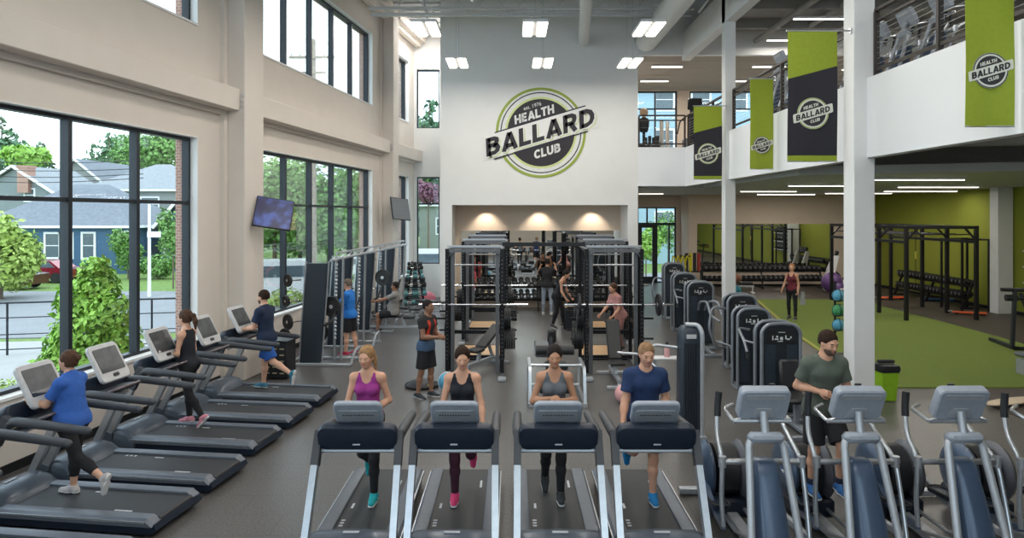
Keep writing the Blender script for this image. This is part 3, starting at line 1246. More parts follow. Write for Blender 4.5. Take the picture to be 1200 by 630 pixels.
# trees across the street seen through the middle window
for i, (px, D, yc, rr, m_, lab) in enumerate(((322, 55, 235, (4.0, 3, 4.6), LG2, 'green street tree seen in the first pane of the middle window'),
                                              (352, 60, 240, (4.0, 3, 4.6), LG1, 'bright green street tree left of the wooden pole'),
                                              (386, 56, 232, (3.6, 3, 4.4), LG2, 'green street tree right of the wooden pole'),
                                              (412, 60, 238, (3.8, 3, 4.6), LG4, 'light green street tree near the brick edge of the middle window'),
                                              (440, 62, 240, (4.6, 3, 5.0), LG2, 'green street tree behind the far left column'),
                                              (290, 60, 232, (4.6, 3, 4.6), LG1, 'green street tree behind the near left column'))):
    x, y, z = wp(px, yc, D)
    cs, rs = blob((0, 0, z + 1.1), rr, 7)
    tree('broadleaf_tree', lab, 'tree', (x, y, -1.1), cs, rs, 1800, .30, m_, .2)
x, y, z = wp(502, 226, 55)
cs, rs = blob((0, 0, z + 1.1), (1.8, 1.5, 1.3), 5)
tree('plum_tree', 'purple leaved tree seen in the lower end window', 'tree', (x, y, -1.1), cs, rs, 1200, .18, LG5, .1)
conifer('grey green conifer top seen in the upper end window', (wp(503, 0, 88)[0], 88, -1.1), 20.5, 9.5, 6000)
for (px, D, yc, rr, m_, lab) in ((757, 42, 290, (1.2, 1, 1.2), LG1, 'green shrub seen through the left leaf of the glass door'), (783, 46, 268, (1.5, 1, 1.8), LG2, 'green shrub seen through the side light of the glass door')):
    x, y, z = wp(px, yc, D)
    cs, rs = blob((0, 0, z + 1.1), rr, 5)
    tree('shrub', lab, 'shrub', (x, y, -1.1), cs, rs, 700, .14, m_, .05)
# hedges by the houses
for (px, D, yc, rr, lab) in ((150, 46, 292, (1.3, 1, 1.5), 'round green shrub at the right corner of the blue house'), (184, 46, 312, (1.9, 1, .9), 'low dark hedge before the entrance house'),
                             (52, 47.5, 312, (.9, .8, .5), 'low shrub at the left of the blue house'), (203, 40, 272, (1.0, .8, 1.6), 'tall shrub by the brick edge of the window')):
    x, y, z = wp(px, yc, D)
    cs, rs = blob((0, 0, max(rr[2] * .8, z + 1.1)), rr, 5)
    tree('shrub', lab, 'shrub', (x, y, -1.1), cs, rs, 1100, .13, LG2, .05)
# large climbing bush just outside the first window
x, y = wp(104, 0, 14.6)[0], 14.6
cs = [(0, 0, 1.3), (.1, .1, 2.2), (-.35, 0, .9), (.45, .2, .9), (.4, 0, 1.7), (-.2, 0, 1.9), (0, 0, .5), (-.6, -.1, .5), (.15, 0, 2.65)]
rs = [(.75, .6, .7), (.5, .45, .5), (.6, .5, .6), (.6, .5, .7), (.55, .45, .5), (.5, .4, .5), (.95, .6, .5), (.5, .4, .45), (.3, .3, .25)]
tree('garden_bush', 'large bright green leafy bush close outside the big window', 'bush', (x, y, -.5), cs, rs, 3600, .095, LG1, .05)
x, y = wp(20, 0, 12.4)[0], 12.4
tree('garden_bush', 'low leafy bush at the foot of the big window, left', 'bush', (x, y, -.5), [(0, 0, .42), (-.9, 0, .35), (.9, .1, .4)], [(.8, .5, .4), (.7, .5, .35), (.7, .5, .4)], 1500, .07, LG4, .03)
x, y = wp(338, 0, 25)[0], 25
tree('garden_bush', 'green bush low outside the middle window', 'bush', (x, y, -1.1), [(0, 0, .9), (.8, .3, .7), (-.7, 0, .6)], [(1.0, .7, .8), (.8, .6, .7), (.8, .6, .6)], 2000, .09, LG4, .05)

# utility poles and wires
WOODP = mat('weathered wooden pole', (.40, .33, .26), .9, var=.2, scale=6)
t = thing('utility_pole', 'wooden utility pole with cross arm outside the middle windows', 'pole', (wp(367, 0, 40)[0], 40, -1.1))
MB().cyl((0, 0, 0), (0, 0, 14.6), .22, .15, 12).build('pole', WOODP, t)
MB().box((0, -.2, 13.5), (2.7, .12, .14)).box((0, -.2, 12.6), (1.6, .1, .12)).build('cross_arm', WOODP, t)
mb = MB()
for xx in (-1.2, -.7, .7, 1.2):
    mb.cyl((xx, -.2, 13.57), (xx, -.2, 13.8), .06, .03, 8)
mb.build('insulator', GALV, t)
t = thing('utility_pole', 'white painted pole with a street sign before the entrance house', 'pole', (wp(175, 0, 36)[0], 36, -1.1))
MB().cyl((0, 0, 0), (0, 0, 4.9), .09, .07, 10).build('pole', TRIMW, t)
MB().box((.3, -.1, 3.3), (.7, .05, .3)).build('sign_plate', TRIMW, t)
mb = MB()
for k, (z0, z1) in enumerate(((9.2, 7.2), (8.6, 6.6), (7.9, 6.2), (7.3, 5.9))):
    pts = [(-55 + 28 * i / 8, 58 - i, z0 + (z1 - z0) * i / 8 - .8 * math.sin(pi * i / 8)) for i in range(9)]
    mb.tube(pts, .03, 5)
mb.build('power_line', BLACKM, label='dark power lines sagging across the sky above the houses', cat='wires')

# outdoor railing
t = thing('handrail', 'dark metal guard rail along the sidewalk outside the big window', 'railing', (-17, 17.5, -.5))
a, b_ = Vector((0, 0, 0)), Vector((8.6, 2.1, 0))
for z in (1.4, 1.0, .55, .15):
    MB().tube([a + Vector((0, 0, z)), b_ + Vector((0, 0, z))], .028 if z > 1.3 else .016, 6).build('rail', DARKF, t)
for i in range(6):
    p = a.lerp(b_, i / 5)
    MB().tube([p, p + Vector((0, 0, 1.4))], .03, 6).build('post', DARKF, t)


# cars
def car(label, x, y, z, rz, paint, van=False):
    t = thing('car', label, 'car', (x, y, z), rz)
    if van:
        pf = [(-2.4, .35), (-2.4, 1.9), (-2.2, 2.1), (1.2, 2.1), (1.9, 1.2), (2.4, 1.05), (2.5, .35)]
        wf = [(-1.9, 1.3), (-1.9, 1.85), (1.15, 1.85), (1.65, 1.3)]
    else:
        pf = [(-2.2, .3), (-2.25, .85), (-1.6, .95), (-1.05, 1.4), (.5, 1.42), (1.15, .95), (2.1, .8), (2.2, .3)]
        wf = [(-1.35, .98), (-.95, 1.33), (.45, 1.35), (.95, .98)]
    MB().prism(pf, -.85, .85, 'y').build('body', paint, t, smooth=False)
    MB().prism(wf, -.87, .87, 'y').build('side_window', PANE, t, smooth=False)
    for sx in (-1.4, 1.4):
        for sy in (-1, 1):
            w = MB().cyl((sx, sy * .68, .33), (sx, sy * .88, .33), .33, n=18)
            w.build('wheel', RUBBER, t)
    return t


RED = mat('red car paint', (.26, .015, .03), .25, .3, coat=.8)
MAROON = mat('dark red car paint', (.10, .01, .02), .25, .3, coat=.8)
CARW = mat('white car paint', (.78, .78, .78), .3, coat=.6)
car('bright red car parked before the blue house', wp(50, 0, 44)[0], 44, -1.1, pi, RED)
car('dark red car parked at the left edge of the street view', wp(2, 0, 40)[0], 40, -1.1, pi, MAROON)
car('white van parked outside the middle window, first pane', wp(330, 0, 34)[0], 34, -1.1, .3, CARW, True)
car('white car parked farther along outside the middle window', wp(352, 0, 41)[0], 41, -1.1, .2, CARW)
car('white van parked outside the end window', wp(505, 0, 44)[0], 44, -1.1, .1, CARW, True)
car('white car near the brick edge of the middle window', wp(412, 0, 47)[0], 47, -1.1, .1, CARW)
# ================================================================ CARDIO MACHINES
def loft(mb, secs, cap=True):
    n = len(secs[0])
    vs = [p for s in secs for p in s]
    fs = []
    for i in range(len(secs) - 1):
        for j in range(n):
            j2 = (j + 1) % n
            fs.append((i * n + j, i * n + j2, (i + 1) * n + j2, (i + 1) * n + j))
    if cap:
        fs.append(tuple(range(n - 1, -1, -1)))
        fs.append(tuple((len(secs) - 1) * n + j for j in range(n)))
    mb._add(vs, fs)
    return mb


def plate(w, h, r, th, M, n=4):
    """rounded plate, local x across, y up, thickness along z; then M"""
    m_ = MB()
    m_.prism(rrect(w, h, r, n), -th / 2, th / 2, 'z')
    k = .012 if th > .03 else 0
    if k:
        m_ = MB()
        ss = []
        for (g, z) in ((-k, -th / 2), (0, -th / 2 + k), (0, th / 2 - k), (-k, th / 2)):
            ss.append([(p[0], p[1], z) for p in rrect(w + 2 * g, h + 2 * g, max(r + g, .005), n)])
        loft(m_, ss)
    return m_.xf(M)


def TM(loc, rx=0, ry=0, rz=0):
    return Matrix.Translation(loc) @ Matrix.Rotation(rz, 4, 'Z') @ Matrix.Rotation(ry, 4, 'Y') @ Matrix.Rotation(rx, 4, 'X')


HOODM = mat('blue grey moulded plastic', (.085, .105, .135), .38, .15, coat=.2)
SIDEM = mat('slate side rail plastic', (.12, .135, .16), .42, .2)
BELTM = mat('black treadmill belt', (.030, .031, .034), .55, var=.1, bump=.1, scale=120)
SCRB = mat('grey console back plastic', (.30, .33, .38), .42)
SCRF = mat('light grey console bezel', (.52, .52, .53), .4)
DISP = mat('dark glossy display', (.045, .05, .055), .12)
DISPI = mat('dim display picture', (.065, .072, .078), .25, var=.3, scale=9)
UPR = mat('silver upright metal', (.48, .50, .53), .28, .7)
CAPM = mat('charcoal grip plastic', (.055, .058, .066), .5)
MARK = mat('pale printed mark', (.5, .52, .55), .6)


def make_treadmill(big=False, label='', group=None):
    t = thing('treadmill', label, 'treadmill', (0, 0, 0), 0, group)
    # side view profile of the chassis
    m_ = MB()
    m_.prism([(-1.12, .035), (1.12, .035), (1.16, .08), (1.14, .14), (-.6, .15), (-1.14, .15), (-1.17, .09)], -.40, .40, 'x')
    m_.build('frame', NAVY, t, ang=25)
    m_ = MB()
    for sx in (-.33, .33):
        for sy in (-1.0, 1.0):
            m_.cyl((sx, sy, 0), (sx, sy, .04), .035, n=10)
    m_.parts('foot', RUBBER, t)
    m_ = MB().bx(-.275, .275, -.75, 1.10, .15, .172)
    m_.cyl((-.275, 1.10, .142), (.275, 1.10, .142), .03, n=14)
    b_ = m_.build('belt', BELTM, t)
    m_ = MB()
    for k, yy in enumerate((-.42, -.36, -.30)):
        m_.bx(-.24 + .0 * k, -.20, yy, yy + .03, .1725, .1735)
    m_.bx(.19, .215, .55, .75, .1725, .1735)
    m_.bx(-.215, -.19, .0, .12, .1725, .1735)
    m_.parts('belt_marking', MARK, b_, smooth=False)
    for s in (-1, 1):
        m_ = MB()
        ss = []
        for (y, g) in ((-.80, .8), (-.74, 1), (1.06, 1), (1.13, .7)):
            a, c = s * .272, s * .425
            q = [(a, .14), (a, .175 * g + .02), (a + s * .02, .205 * g), (c - s * .03, .20 * g), (c, .17 * g), (c, .12)]
            if s < 0:
                q = q[::-1]
            ss.append([(p[0], y, p[1]) for p in q])
        loft(m_, ss)
        m_.build('side_rail', SIDEM, t, ang=30)
        MB().bx(s * .42 - .01, s * .42 + .012, -.7, 1.05, .155, .175).build('rail_strip', UPR, t, smooth=False)
    # domed motor hood
    m_ = MB()
    prof = [(-1.16, .06), (-1.19, .14), (-1.14, .235), (-1.02, .30), (-.88, .325), (-.76, .30), (-.68, .24), (-.63, .19), (-.61, .15), (-.61, .06)]
    ss = []
    for (x, k, yo) in ((-.43, .62, .05), (-.405, .86, .02), (-.34, .97, .0), (-.17, 1.0, -.02), (0, 1.02, -.03), (.17, 1.0, -.02), (.34, .97, 0), (.405, .86, .02), (.43, .62, .05)):
        ss.append([(x, -.88 + (y + .88) * (1 - yo) - (yo < 0) * 0, .06 + (z - .06) * k) for (y, z) in prof])
    loft(m_, ss)
    hd = m_.build('hood', HOODM, t, ang=50)
    MB().box((0, -.885, .391 - .058), (.15, .035, .006), rotm(rx=0)).build('badge', MARK, hd, smooth=False)
    # uprights with dark caps
    for s in (-1, 1):
        P0, P1 = Vector((s * .405, -1.02, .2)), Vector((s * .395, -.52, 1.16))
        Pm = P0.lerp(P1, .72)
        m_ = MB().tube([P0, Pm], .04, sq=(.062, .085))
        u = m_.build('upright', UPR, t, smooth=False)
        m_ = MB().tube([Pm - (P1 - P0) * .02, P0.lerp(P1, .93), P1], .04, sq=(.072, .1))
        m_.build('upright_cap', CAPM, u, ang=20)
        MB().tube([P0 - Vector((0, .02, .12)), P0 + (P1 - P0) * .06], .05, sq=(.085, .13)).build('upright_foot', HOODM, u, smooth=False)
        pts = fillet([(s * .395, -.55, 1.00), (s * .395, -.50, 1.12), (s * .395, -.30, 1.115), (s * .39, .38, 1.06)], .10, 5)
        n = len(pts)
        m_ = MB().tube(pts, [.034 + .016 * min(1, i / (n * .45)) for i in range(n - 1)] + [.042], 12)
        m_.ball((s * .39, .385, 1.06), (.039, .05, .039), 12, 8)
        m_.build('handrail', CAPM, t, ang=60)
    MB().box((0, -.54, .975), (.76, .10, .045), rotm(rx=-.3), .012).build('crossbar', SILVER, t)
    # console pod
    pod = MB()
    T = TM((0, -.60, 1.14), rx=pi / 2 + .30)
    ss = []
    for (g, z, hh) in ((-.03, -.060, 0), (-.008, -.052, 0), (0, -.03, 0), (0, .03, 0), (-.006, .052, 0), (-.03, .062, 0)):
        ss.append([(p[0], p[1] * (1 if p[1] < 0 else .92), z) for p in rrect(.77 + 2 * g, .26 + 2 * g, .085 + g * .6, 6)])
    loft(pod, ss)
    pod.xf(T)
    pd = pod.build('console_pod', NAVY, t, ang=50)
    MB().box((0, -.675, 1.075), (.07, .006, .012), rotm(rx=.3)).build('badge', MARK, pd, smooth=False)
    # shelf and sensor grip on the runner's side
    MB().box((0, -.43, 1.08), (.62, .22, .05), rotm(rx=.12), .02).build('tray', CAPM, t)
    gp = fillet([(-.24, -.36, 1.08), (-.24, -.22, 1.14), (.24, -.22, 1.14), (.24, -.36, 1.08)], .06, 4)
    MB().tube(gp, .018, 10).build('sensor_grip', mat('brushed dark grip', (.16, .13, .14), .35, .5), t)
    if big:
        w, h, tilt, c = .50, .50, .50, (0, -.50, 1.42)
    else:
        w, h, tilt, c = .47, .30, .62, (0, -.56, 1.355)
    T = TM(c, rx=pi / 2 + tilt)
    # local +y of the plate is up, local -z faces the runner (world +y)
    MB()
    scr = plate(w, h, .06, .055, T @ Matrix.Translation((0, 0, 0)), 5).build('console_screen', SCRF if big else SCRB, t, ang=40)
    T2 = T @ Matrix.Translation((0, .05 if big else .0, -.030))
    plate(w * .80, h * (.56 if big else .7), .02, .008, T2).build('display', DISPI, scr, smooth=False)
    if big:
        plate(w * .80, h * .11, .015, .010, T @ Matrix.Translation((0, -h * .20, -.030))).build('button_row', DISP, scr, smooth=False)
        plate(.09, .045, .015, .02, T @ Matrix.Translation((0, -h * .36, -.030))).build('stop_button', BLACKP, scr, smooth=False)
    # back of the screen: recessed panel with a slot row
    plate(w * .82, h * .52, .02, .012, T @ Matrix.Translation((0, -h * .06, .030))).build('back_panel', SILVER, scr, smooth=False)
    m_ = MB()
    for k in range(12):
        m_.box(((k - 5.5) * w * .055, 0, 0), (w * .035, .012, .006))
    m_.xf(T @ Matrix.Translation((0, 0, .038))).build('vent', CAPM, scr, smooth=False)
    m_ = MB().tube([(0, c[1] + .0, 1.20), (0, c[1] + .0, c[2] - .10)], .05, sq=(.16, .04))
    m_.build('console_neck', CAPM, t, smooth=False)
    return t


GT = 'front row treadmills facing the viewer'
tm = make_treadmill(False, 'front row treadmill under the woman in the purple tank top, leftmost of the front row')
tm.location = (-1.50, 7.25, 0)
copy_thing(tm, (-.56, 7.25, 0), 0, 'front row treadmill under the woman in the black tank top')
copy_thing(tm, (.45, 7.25, 0), 0, 'front row treadmill under the woman in the grey tank top')
copy_thing(tm, (1.40, 7.25, 0), 0, 'front row treadmill under the man in the navy T-shirt, rightmost of the front row')

LROT = -pi / 2 - LA          # faces the left wall
labs = ['treadmill at the bottom left corner, nearest of the row along the windows, empty',
        'window row treadmill used by the woman in the blue T-shirt',
        'window row treadmill just behind the woman in the blue T-shirt, empty',
        'window row treadmill used by the ponytailed woman in black',
        'window row treadmill between the ponytailed woman and the man in navy, empty',
        'farthest treadmill of the window row, under the man in bright blue shorts']
tmb = make_treadmill(True, labs[1])


def left_row(i):
    Y = (6.32, 7.48, 8.56, 9.78, 10.95, 12.12)[i]
    xr = (-3.62, -3.56, -3.46, -3.41, -3.30, -3.20)[i]      # rear end
    return Vector((xr - 1.16 * math.cos(LA), Y - .0, 0))


for i in range(6):
    p = left_row(i)
    if i == 1:
        tmb.location = p
        tmb.rotation_euler = (0, 0, LROT)
    else:
        copy_thing(tmb, p, LROT, labs[i])


# ---------------------------------------------------------------- elliptical
EBL = mat('steel blue moulded plastic', (.055, .085, .14), .35, .2, coat=.3)
EGR = mat('graphite moulded plastic', (.10, .105, .12), .4, .2)


def make_elliptical(label, ph=.12):
    t = thing('elliptical_trainer', label, 'elliptical')
    m_ = MB().bx(-.06, .06, -1.25, .78, .05, .13, .01)
    m_.bx(-.38, .38, .72, .81, .02, .09, .01).bx(-.30, .30, -1.30, -1.22, .02, .09, .01)
    m_.build('base_frame', SILVER, t)
    # rear drive housing: two bulging discs with a dark drum between
    for s in (-1, 1):
        m_ = MB()
        m_.lathe([(.02, -.075), (.20, -.07), (.28, -.045), (.315, 0), (.30, .035), (.22, .06), (.03, .07)], (s * .19 - .03, .25, .50), 'x', 28)
        d_ = m_.build('drive_disc', EBL if s < 0 else EGR, t, ang=50)
        MB().bx(s * .19 - .05 + s * .07, s * .19 - .01 + s * .07, .10, .34, .50, .535, .005).build('badge', MARK, d_)
    MB().lathe([(.02, -.11), (.27, -.11), (.27, .11), (.02, .11)], (-.03, .25, .50), 'x', 24).build('drum', BLACKP, t, ang=40)
    MB().bx(-.22, .22, .0, .60, .06, .26, .03).build('drive_base', NAVY, t)
    # front frame: inverted U of fat tube
    m_ = MB()
    m_.tube(fillet([(-.24, -1.30, .08), (-.155, -.95, 1.22), (.155, -.95, 1.22), (.24, -1.30, .08)], .07, 5), .034, 12)
    m_.build('front_frame', SILVER, t, ang=60)
    MB().box((0, -.95, 1.235), (.33, .13, .10), rotm(rx=-.25), .035).build('frame_cap', SCRB, t)
    m_ = MB()
    ss = []
    for (z, y, w, d_) in ((.08, -1.20, .30, .30), (.40, -1.10, .29, .30), (.70, -1.00, .26, .26), (.90, -.93, .24, .22), (1.0, -.90, .22, .16), (1.02, -.89, .18, .10)):
        ss.append([(p[0], y + p[1], z) for p in rrect(w, d_, min(w, d_) * .35, 4)])
    loft(m_, ss)
    m_.build('shroud', EBL, t, ang=50)
    MB().tube([(0, -.95, 1.26), (0, -.90, 1.46)], .036, 12).build('console_stem', SILVER, t)
    T = TM((0, -.88, 1.54), rx=pi / 2 + .45)
    c = plate(.46, .33, .05, .10, T, 5).build('console', SCRB, t, ang=40)
    plate(.40, .26, .03, .01, T @ Matrix.Translation((0, 0, -.054))).build('display', DISPI, c, smooth=False)
    plate(.36, .05, .02, .012, T @ Matrix.Translation((0, .10, .052))).build('back_panel', SILVER, c, smooth=False)
    m_ = MB()
    m_.prism([(-.11, -.13), (.11, -.13), (.07, -.03), (-.07, -.03)], 0, .012, 'z')
    m_.xf(T @ Matrix.Translation((0, 0, .045))).build('console_boss', SILVER, c, smooth=False)
    lp = fillet([(-.20, -.86, 1.38), (-.27, -.86, 1.36), (-.27, -.58, 1.40), (-.16, -.52, 1.42)], .05, 4)
    m_ = MB().tube(lp, .017, 9).tube([(-p.x, p.y, p.z) for p in lp], .017, 9)
    m_.tube([(-.27, -.86, 1.36), (.27, -.86, 1.36)], .02, 9)
    m_.build('fixed_handle', UPR, t)
    m_ = MB().cyl((-.40, -.86, .98), (.40, -.86, .98), .028, n=12)
    m_.build('pivot_axle', STEEL, t)
    for s in (-1, 1):
        o = ph * s
        X = s * .37
        m_ = MB()
        m_.tube(fillet([(X * .92, -.46 + o * 1.2, 1.34), (X, -.56 + o, 1.18), (X, -.86, .99), (X, -.90 - o * .6, .62), (X * .95, -.95 - o, .36)], .12, 5), .022, 10)
        m_.cyl((X, -.86, .93), (X, -.86, 1.03), .036, n=12)
        a = m_.build('swing_arm', UPR, t, ang=60)
        MB().tube(fillet([(X * .92, -.46 + o * 1.2, 1.33), (X * .90, -.43 + o * 1.3, 1.42), (X * .86, -.42 + o * 1.3, 1.56)], .05, 4), .033, 12).build('grip', BLACKP, a, ang=60)
        zf = .34 + o * .6
        m_ = MB()
        m_.tube([(X * .95, -.95 - o, .36), (s * .25, -.25, zf - .03), (s * .30, .22, .50 - o * .5)], .026, sq=(.045, .055))
        m_.build('foot_link', EBL if s < 0 else SILVER, t, smooth=False)
        m_ = MB()
        m_.tube([(s * .11, -1.0, .30), (s * .13, -.5, .16), (s * .13, .1, .16)], .02, 8)
        m_.build('ramp_rail', UPR, t)
        T3 = TM((s * .215, -.26 - o * .6, zf + .045), rx=-.1)
        p_ = plate(.16, .40, .05, .035, T3).build('pedal', NAVY, t)
        m_ = MB()
        m_.tube([(q[0], q[1], .03) for q in rrect(.165, .40, .05, 3)], .012, 6, closed=True)
        m_.xf(T3).build('pedal_rim', RUBBER, p_)
    return t


el = make_elliptical('empty elliptical trainer beside the tall navy cable tower, leftmost of the ellipticals')
el.location = (2.34, 7.25, 0)
copy_thing(el, (3.22, 7.25, 0), 0, 'elliptical trainer used by the man in the grey green T-shirt')
copy_thing(el, (4.17, 7.25, 0), 0, 'empty elliptical trainer to the right of the man in the grey green T-shirt')
copy_thing(el, (5.10, 7.2, 0), 0, 'elliptical trainer cut off by the right edge, grips visible')
# ================================================================ STRENGTH EQUIPMENT
PANEL = mat('dark slate blue panel', (.020, .025, .031), .4, var=.08)
PANEL2 = mat('slate blue shroud', (.027, .038, .052), .38)
FRAMEG = mat('platinum grey frame', (.24, .26, .29), .35, .35)
LABELW = mat('white instruction print', (.6, .62, .62), .6)


def make_tower(t, w=.62, d=.30, h=1.55, arch=True):
    """weight stack tower of a selector machine, front towards -y, centred at origin"""
    P = [(-w / 2, .03), (-w / 2, h - .12), (-w / 2 + .09, h - .02), (0, h), (w / 2 - .09, h - .02), (w / 2, h - .12), (w / 2, .03)]
    for yy in (-d / 2, d / 2):
        m_ = MB().tube(fillet([(p[0], yy, p[1]) for p in P], .08, 4), .03, 10)
        m_.build('tower_frame', FRAMEG, t, ang=60)
    q = [(-w / 2 + .02, .10), (w / 2 - .02, .10), (w / 2 - .02, h - .14), (w / 2 - .10, h - .04), (0, h - .015), (-w / 2 + .10, h - .04), (-w / 2 + .02, h - .14)]
    m_ = MB().prism(q, -d / 2 - .005, -d / 2 + .02, 'y').prism(q, d / 2 - .02, d / 2 + .005, 'y')
    pn = m_.build('shroud', PANEL, t, smooth=False)
    MB().bx(-w / 2 + .05, -w / 2 + .22, -d / 2 - .012, -d / 2 - .004, .15, h - .34).bx(w / 2 - .22, w / 2 - .05, -d / 2 - .012, -d / 2 - .004, .15, h - .34).build('shroud_rib', PANEL2, pn, smooth=False)
    m_ = MB().prism(rrect(w - .14, .22, .04, 3, 0, h - .21), -d / 2 - .02, -d / 2 - .006, 'y')
    pl = m_.build('placard', BLACKP, t, smooth=False)
    m_ = MB()
    m_.bx(-.05, .06, -d / 2 - .024, -d / 2 - .020, h - .145, h - .135)
    for k, (x, z, a, b_) in enumerate(((-.14, h - .23, .018, .07), (-.08, h - .25, .06, .022), (-.07, h - .21, .03, .03), (.0, h - .24, .045, .05), (.07, h - .22, .02, .06), (.11, h - .25, .05, .02), (.15, h - .22, .018, .03), (-.02, h - .285, .08, .012))):
        m_.box((x, -d / 2 - .022, z), (a, .004, b_))
    m_.build('instruction_print', LABELW, pl, smooth=False)
    m_ = MB().bx(-.09, .09, -d / 2 + .05, d / 2 - .05, .12, .75)
    for k in range(14):
        m_.bx(-.11, .11, -d / 2 + .04, d / 2 - .04, .12 + k * .045, .155 + k * .045)
    m_.build('weight_stack', BLACKM, t, smooth=False)
    MB().bx(-w / 2 - .02, w / 2 + .02, -d / 2 - .03, d / 2 + .03, 0, .06, .01).build('tower_base', FRAMEG, t)


def make_machine(label, kind, w=.62, h=1.58, side=1, group=None):
    t = thing('weight_machine', label, 'weight machine', group=group)
    make_tower(t, w, .30, h)
    # base rail towards the viewer, seat and back pad, arms by kind
    m_ = MB().bx(-.05, .05, -1.25, -.15, .03, .10, .01).bx(-.32, .32, -1.28, -1.19, .0, .07, .01)
    m_.bx(.05 * side, .42 * side, -.55, -.48, .03, .10, .01)
    m_.build('base_rail', FRAMEG, t)
    if kind == 'leg':
        MB().tube([(0, -.75, .08), (0, -.72, .45)], .03, sq=(.06, .08)).build('seat_post', FRAMEG, t, smooth=False)
        MB().box((0, -.72, .49), (.36, .42, .08), rotm(rx=.1), .03).build('seat', VINYL, t)
        MB().box((.02, -.45, .78), (.32, .08, .46), rotm(rx=-.2), .035).build('backrest', VINYL, t)
        m_ = MB().tube(fillet([(.28, -.5, .35), (.34, -.85, .40), (.30, -1.1, .55), (.12, -1.15, .58)], .08, 4), .028, 10)
        m_.tube(fillet([(-.28, -.55, .50), (-.36, -.65, .62), (-.36, -.85, .60)], .06, 4), .02, 8)
        m_.build('lever_arm', FRAMEG, t, ang=60)
        MB().cyl((-.02, -1.15, .58), (.30, -1.15, .58), .06, n=14).cyl((-.02, -1.05, .30), (.30, -1.05, .30), .055, n=14).parts('roller_pad', VINYL, t)
    elif kind == 'press':
        MB().tube([(0, -.85, .08), (0, -.80, .45)], .03, sq=(.06, .08)).build('seat_post', FRAMEG, t, smooth=False)
        MB().box((0, -.82, .49), (.34, .40, .08), None, .03).build('seat', VINYL, t)
        MB().box((0, -.52, .90), (.28, .08, .60), rotm(rx=-.12), .035).build('backrest', VINYL, t)
        for s in (-1, 1):
            m_ = MB().tube(fillet([(s * .12, -.25, 1.15), (s * .36, -.35, 1.20), (s * .40, -.80, 1.05), (s * .40, -.95, .88)], .12, 5), .026, 10)
            m_.tube([(s * .40, -.80, 1.05), (s * .24, -.92, 1.02)], .02, 8)
            a = m_.build('press_arm', FRAMEG, t, ang=60)
            MB().tube([(s * .40, -.93, .90), (s * .40, -.98, .76)], .026, 10).build('grip', RUBBER, a)
    elif kind == 'loop':
        m_ = MB().tube(fillet([(-w / 2, 0, 1.25), (-w / 2 - .32, -.1, 1.32), (-w / 2 - .42, -.2, .85), (-w / 2 - .25, -.15, .45), (-w / 2, 0, .42)], .16, 6), .028, 10)
        m_.tube(fillet([(-w / 2 - .05, -.6, .06), (-w / 2 - .05, -.55, .55), (-w / 2 - .30, -.35, .62)], .08, 4), .024, 8)
        m_.build('guard_tube', FRAMEG, t, ang=60)
        MB().tube([(0, -.85, .08), (0, -.80, .45)], .03, sq=(.06, .08)).build('seat_post', FRAMEG, t, smooth=False)
        MB().box((0, -.80, .49), (.34, .38, .08), None, .03).build('seat', VINYL, t)
    elif kind == 'arm':
        for s in (-1, 1):
            m_ = MB().tube(fillet([(s * .08, -.25, .95), (s * .10, -.45, 1.18), (s * .13 + .12 * side, -.75, 1.22), (s * .13 + .14 * side, -.95, .92), (s * .13 + .30 * side, -1.15, .80)], .12, 5), .03, 10)
            m_.build('lever_arm', FRAMEG, t, ang=60)
        m_ = MB().tube([(.35 * side, -.9, .05), (.42 * side, -.8, .62)], .03, 10).tube([(.55 * side, -1.25, .05), (.42 * side, -.8, .62)], .028, 10)
        m_.tube(fillet([(.42 * side, -.8, .62), (.62 * side, -.85, .72), (.82 * side, -.9, .66)], .06, 4), .03, 10)
        m_.build('stand_frame', FRAMEG, t, ang=60)
        MB().box((.50 * side, -.95, .52), (.34, .30, .08), None, .03).build('seat', VINYL, t)
        MB().cyl((.78 * side, -.86, .70), (1.0 * side, -.88, .70), .055, n=12).parts('roller_pad', VINYL, t)
    return t


def place(o, px, D, rz=0, X=None):
    o.location = ((px - 600) * D / 800 if X is None else X, D, 0)
    o.rotation_euler = (0, 0, rz)
    return o


m1 = place(make_machine('slate tower weight machine with black pads, nearest of the row beside the turf', 'leg', .62, 1.53), 911, 11.15)
m2 = place(make_machine('slate weight machine tower, second nearest in the row by the turf', 'press', .60, 1.53), 880, 12.9)
m3 = place(make_machine('slate weight machine tower with black placard, third from the front beside the white column', 'loop', .62, 1.56), 867, 14.7)
m4 = place(make_machine('weight machine with bent grey lever arms in front of the tall slate tower', 'arm', .62, 1.62, 1), 819, 16.9)
m5 = place(make_machine('slate weight machine tower, second farthest of the left row near the glass door', 'press', .62, 1.62), 801, 19.3)
m6 = place(make_machine('farthest weight machine tower with a big curved guard tube, near the glass door', 'loop', .62, 1.75), 789, 21.4)

# tall cable tower turned sideways beside the ellipticals
t = thing('cable_tower', 'tall narrow navy cable tower with a silver edge beside the ellipticals', 'weight machine', (2.62, 10.15, 0), R(2))
ss = []
m_ = MB()
for (z, d_, w_) in ((.02, .34, .30), (.2, .34, .30), (1.45, .32, .28), (1.58, .28, .26), (1.63, .18, .20)):
    ss.append([(p[0], p[1], z) for p in rrect(w_, d_, .05, 3)])
loft(m_, ss)
m_.build('shroud', PANEL2, t, ang=50)
MB().tube(fillet([(.16, -.16, 0), (.16, -.16, 1.56), (.12, -.10, 1.66), (-.06, -.06, 1.66)], .08, 5), .035, 10).build('edge_tube', SILVER, t, ang=60)
MB().tube(fillet([(.16, .16, 0), (.16, .16, 1.56), (.12, .12, 1.64)], .06, 4), .03, 10).build('edge_tube', SILVER, t, ang=60)
m_ = MB()
for k in range(5):
    m_.bx(-.10 + k * .04, -.085 + k * .04, -.178, -.165, .15, 1.40)
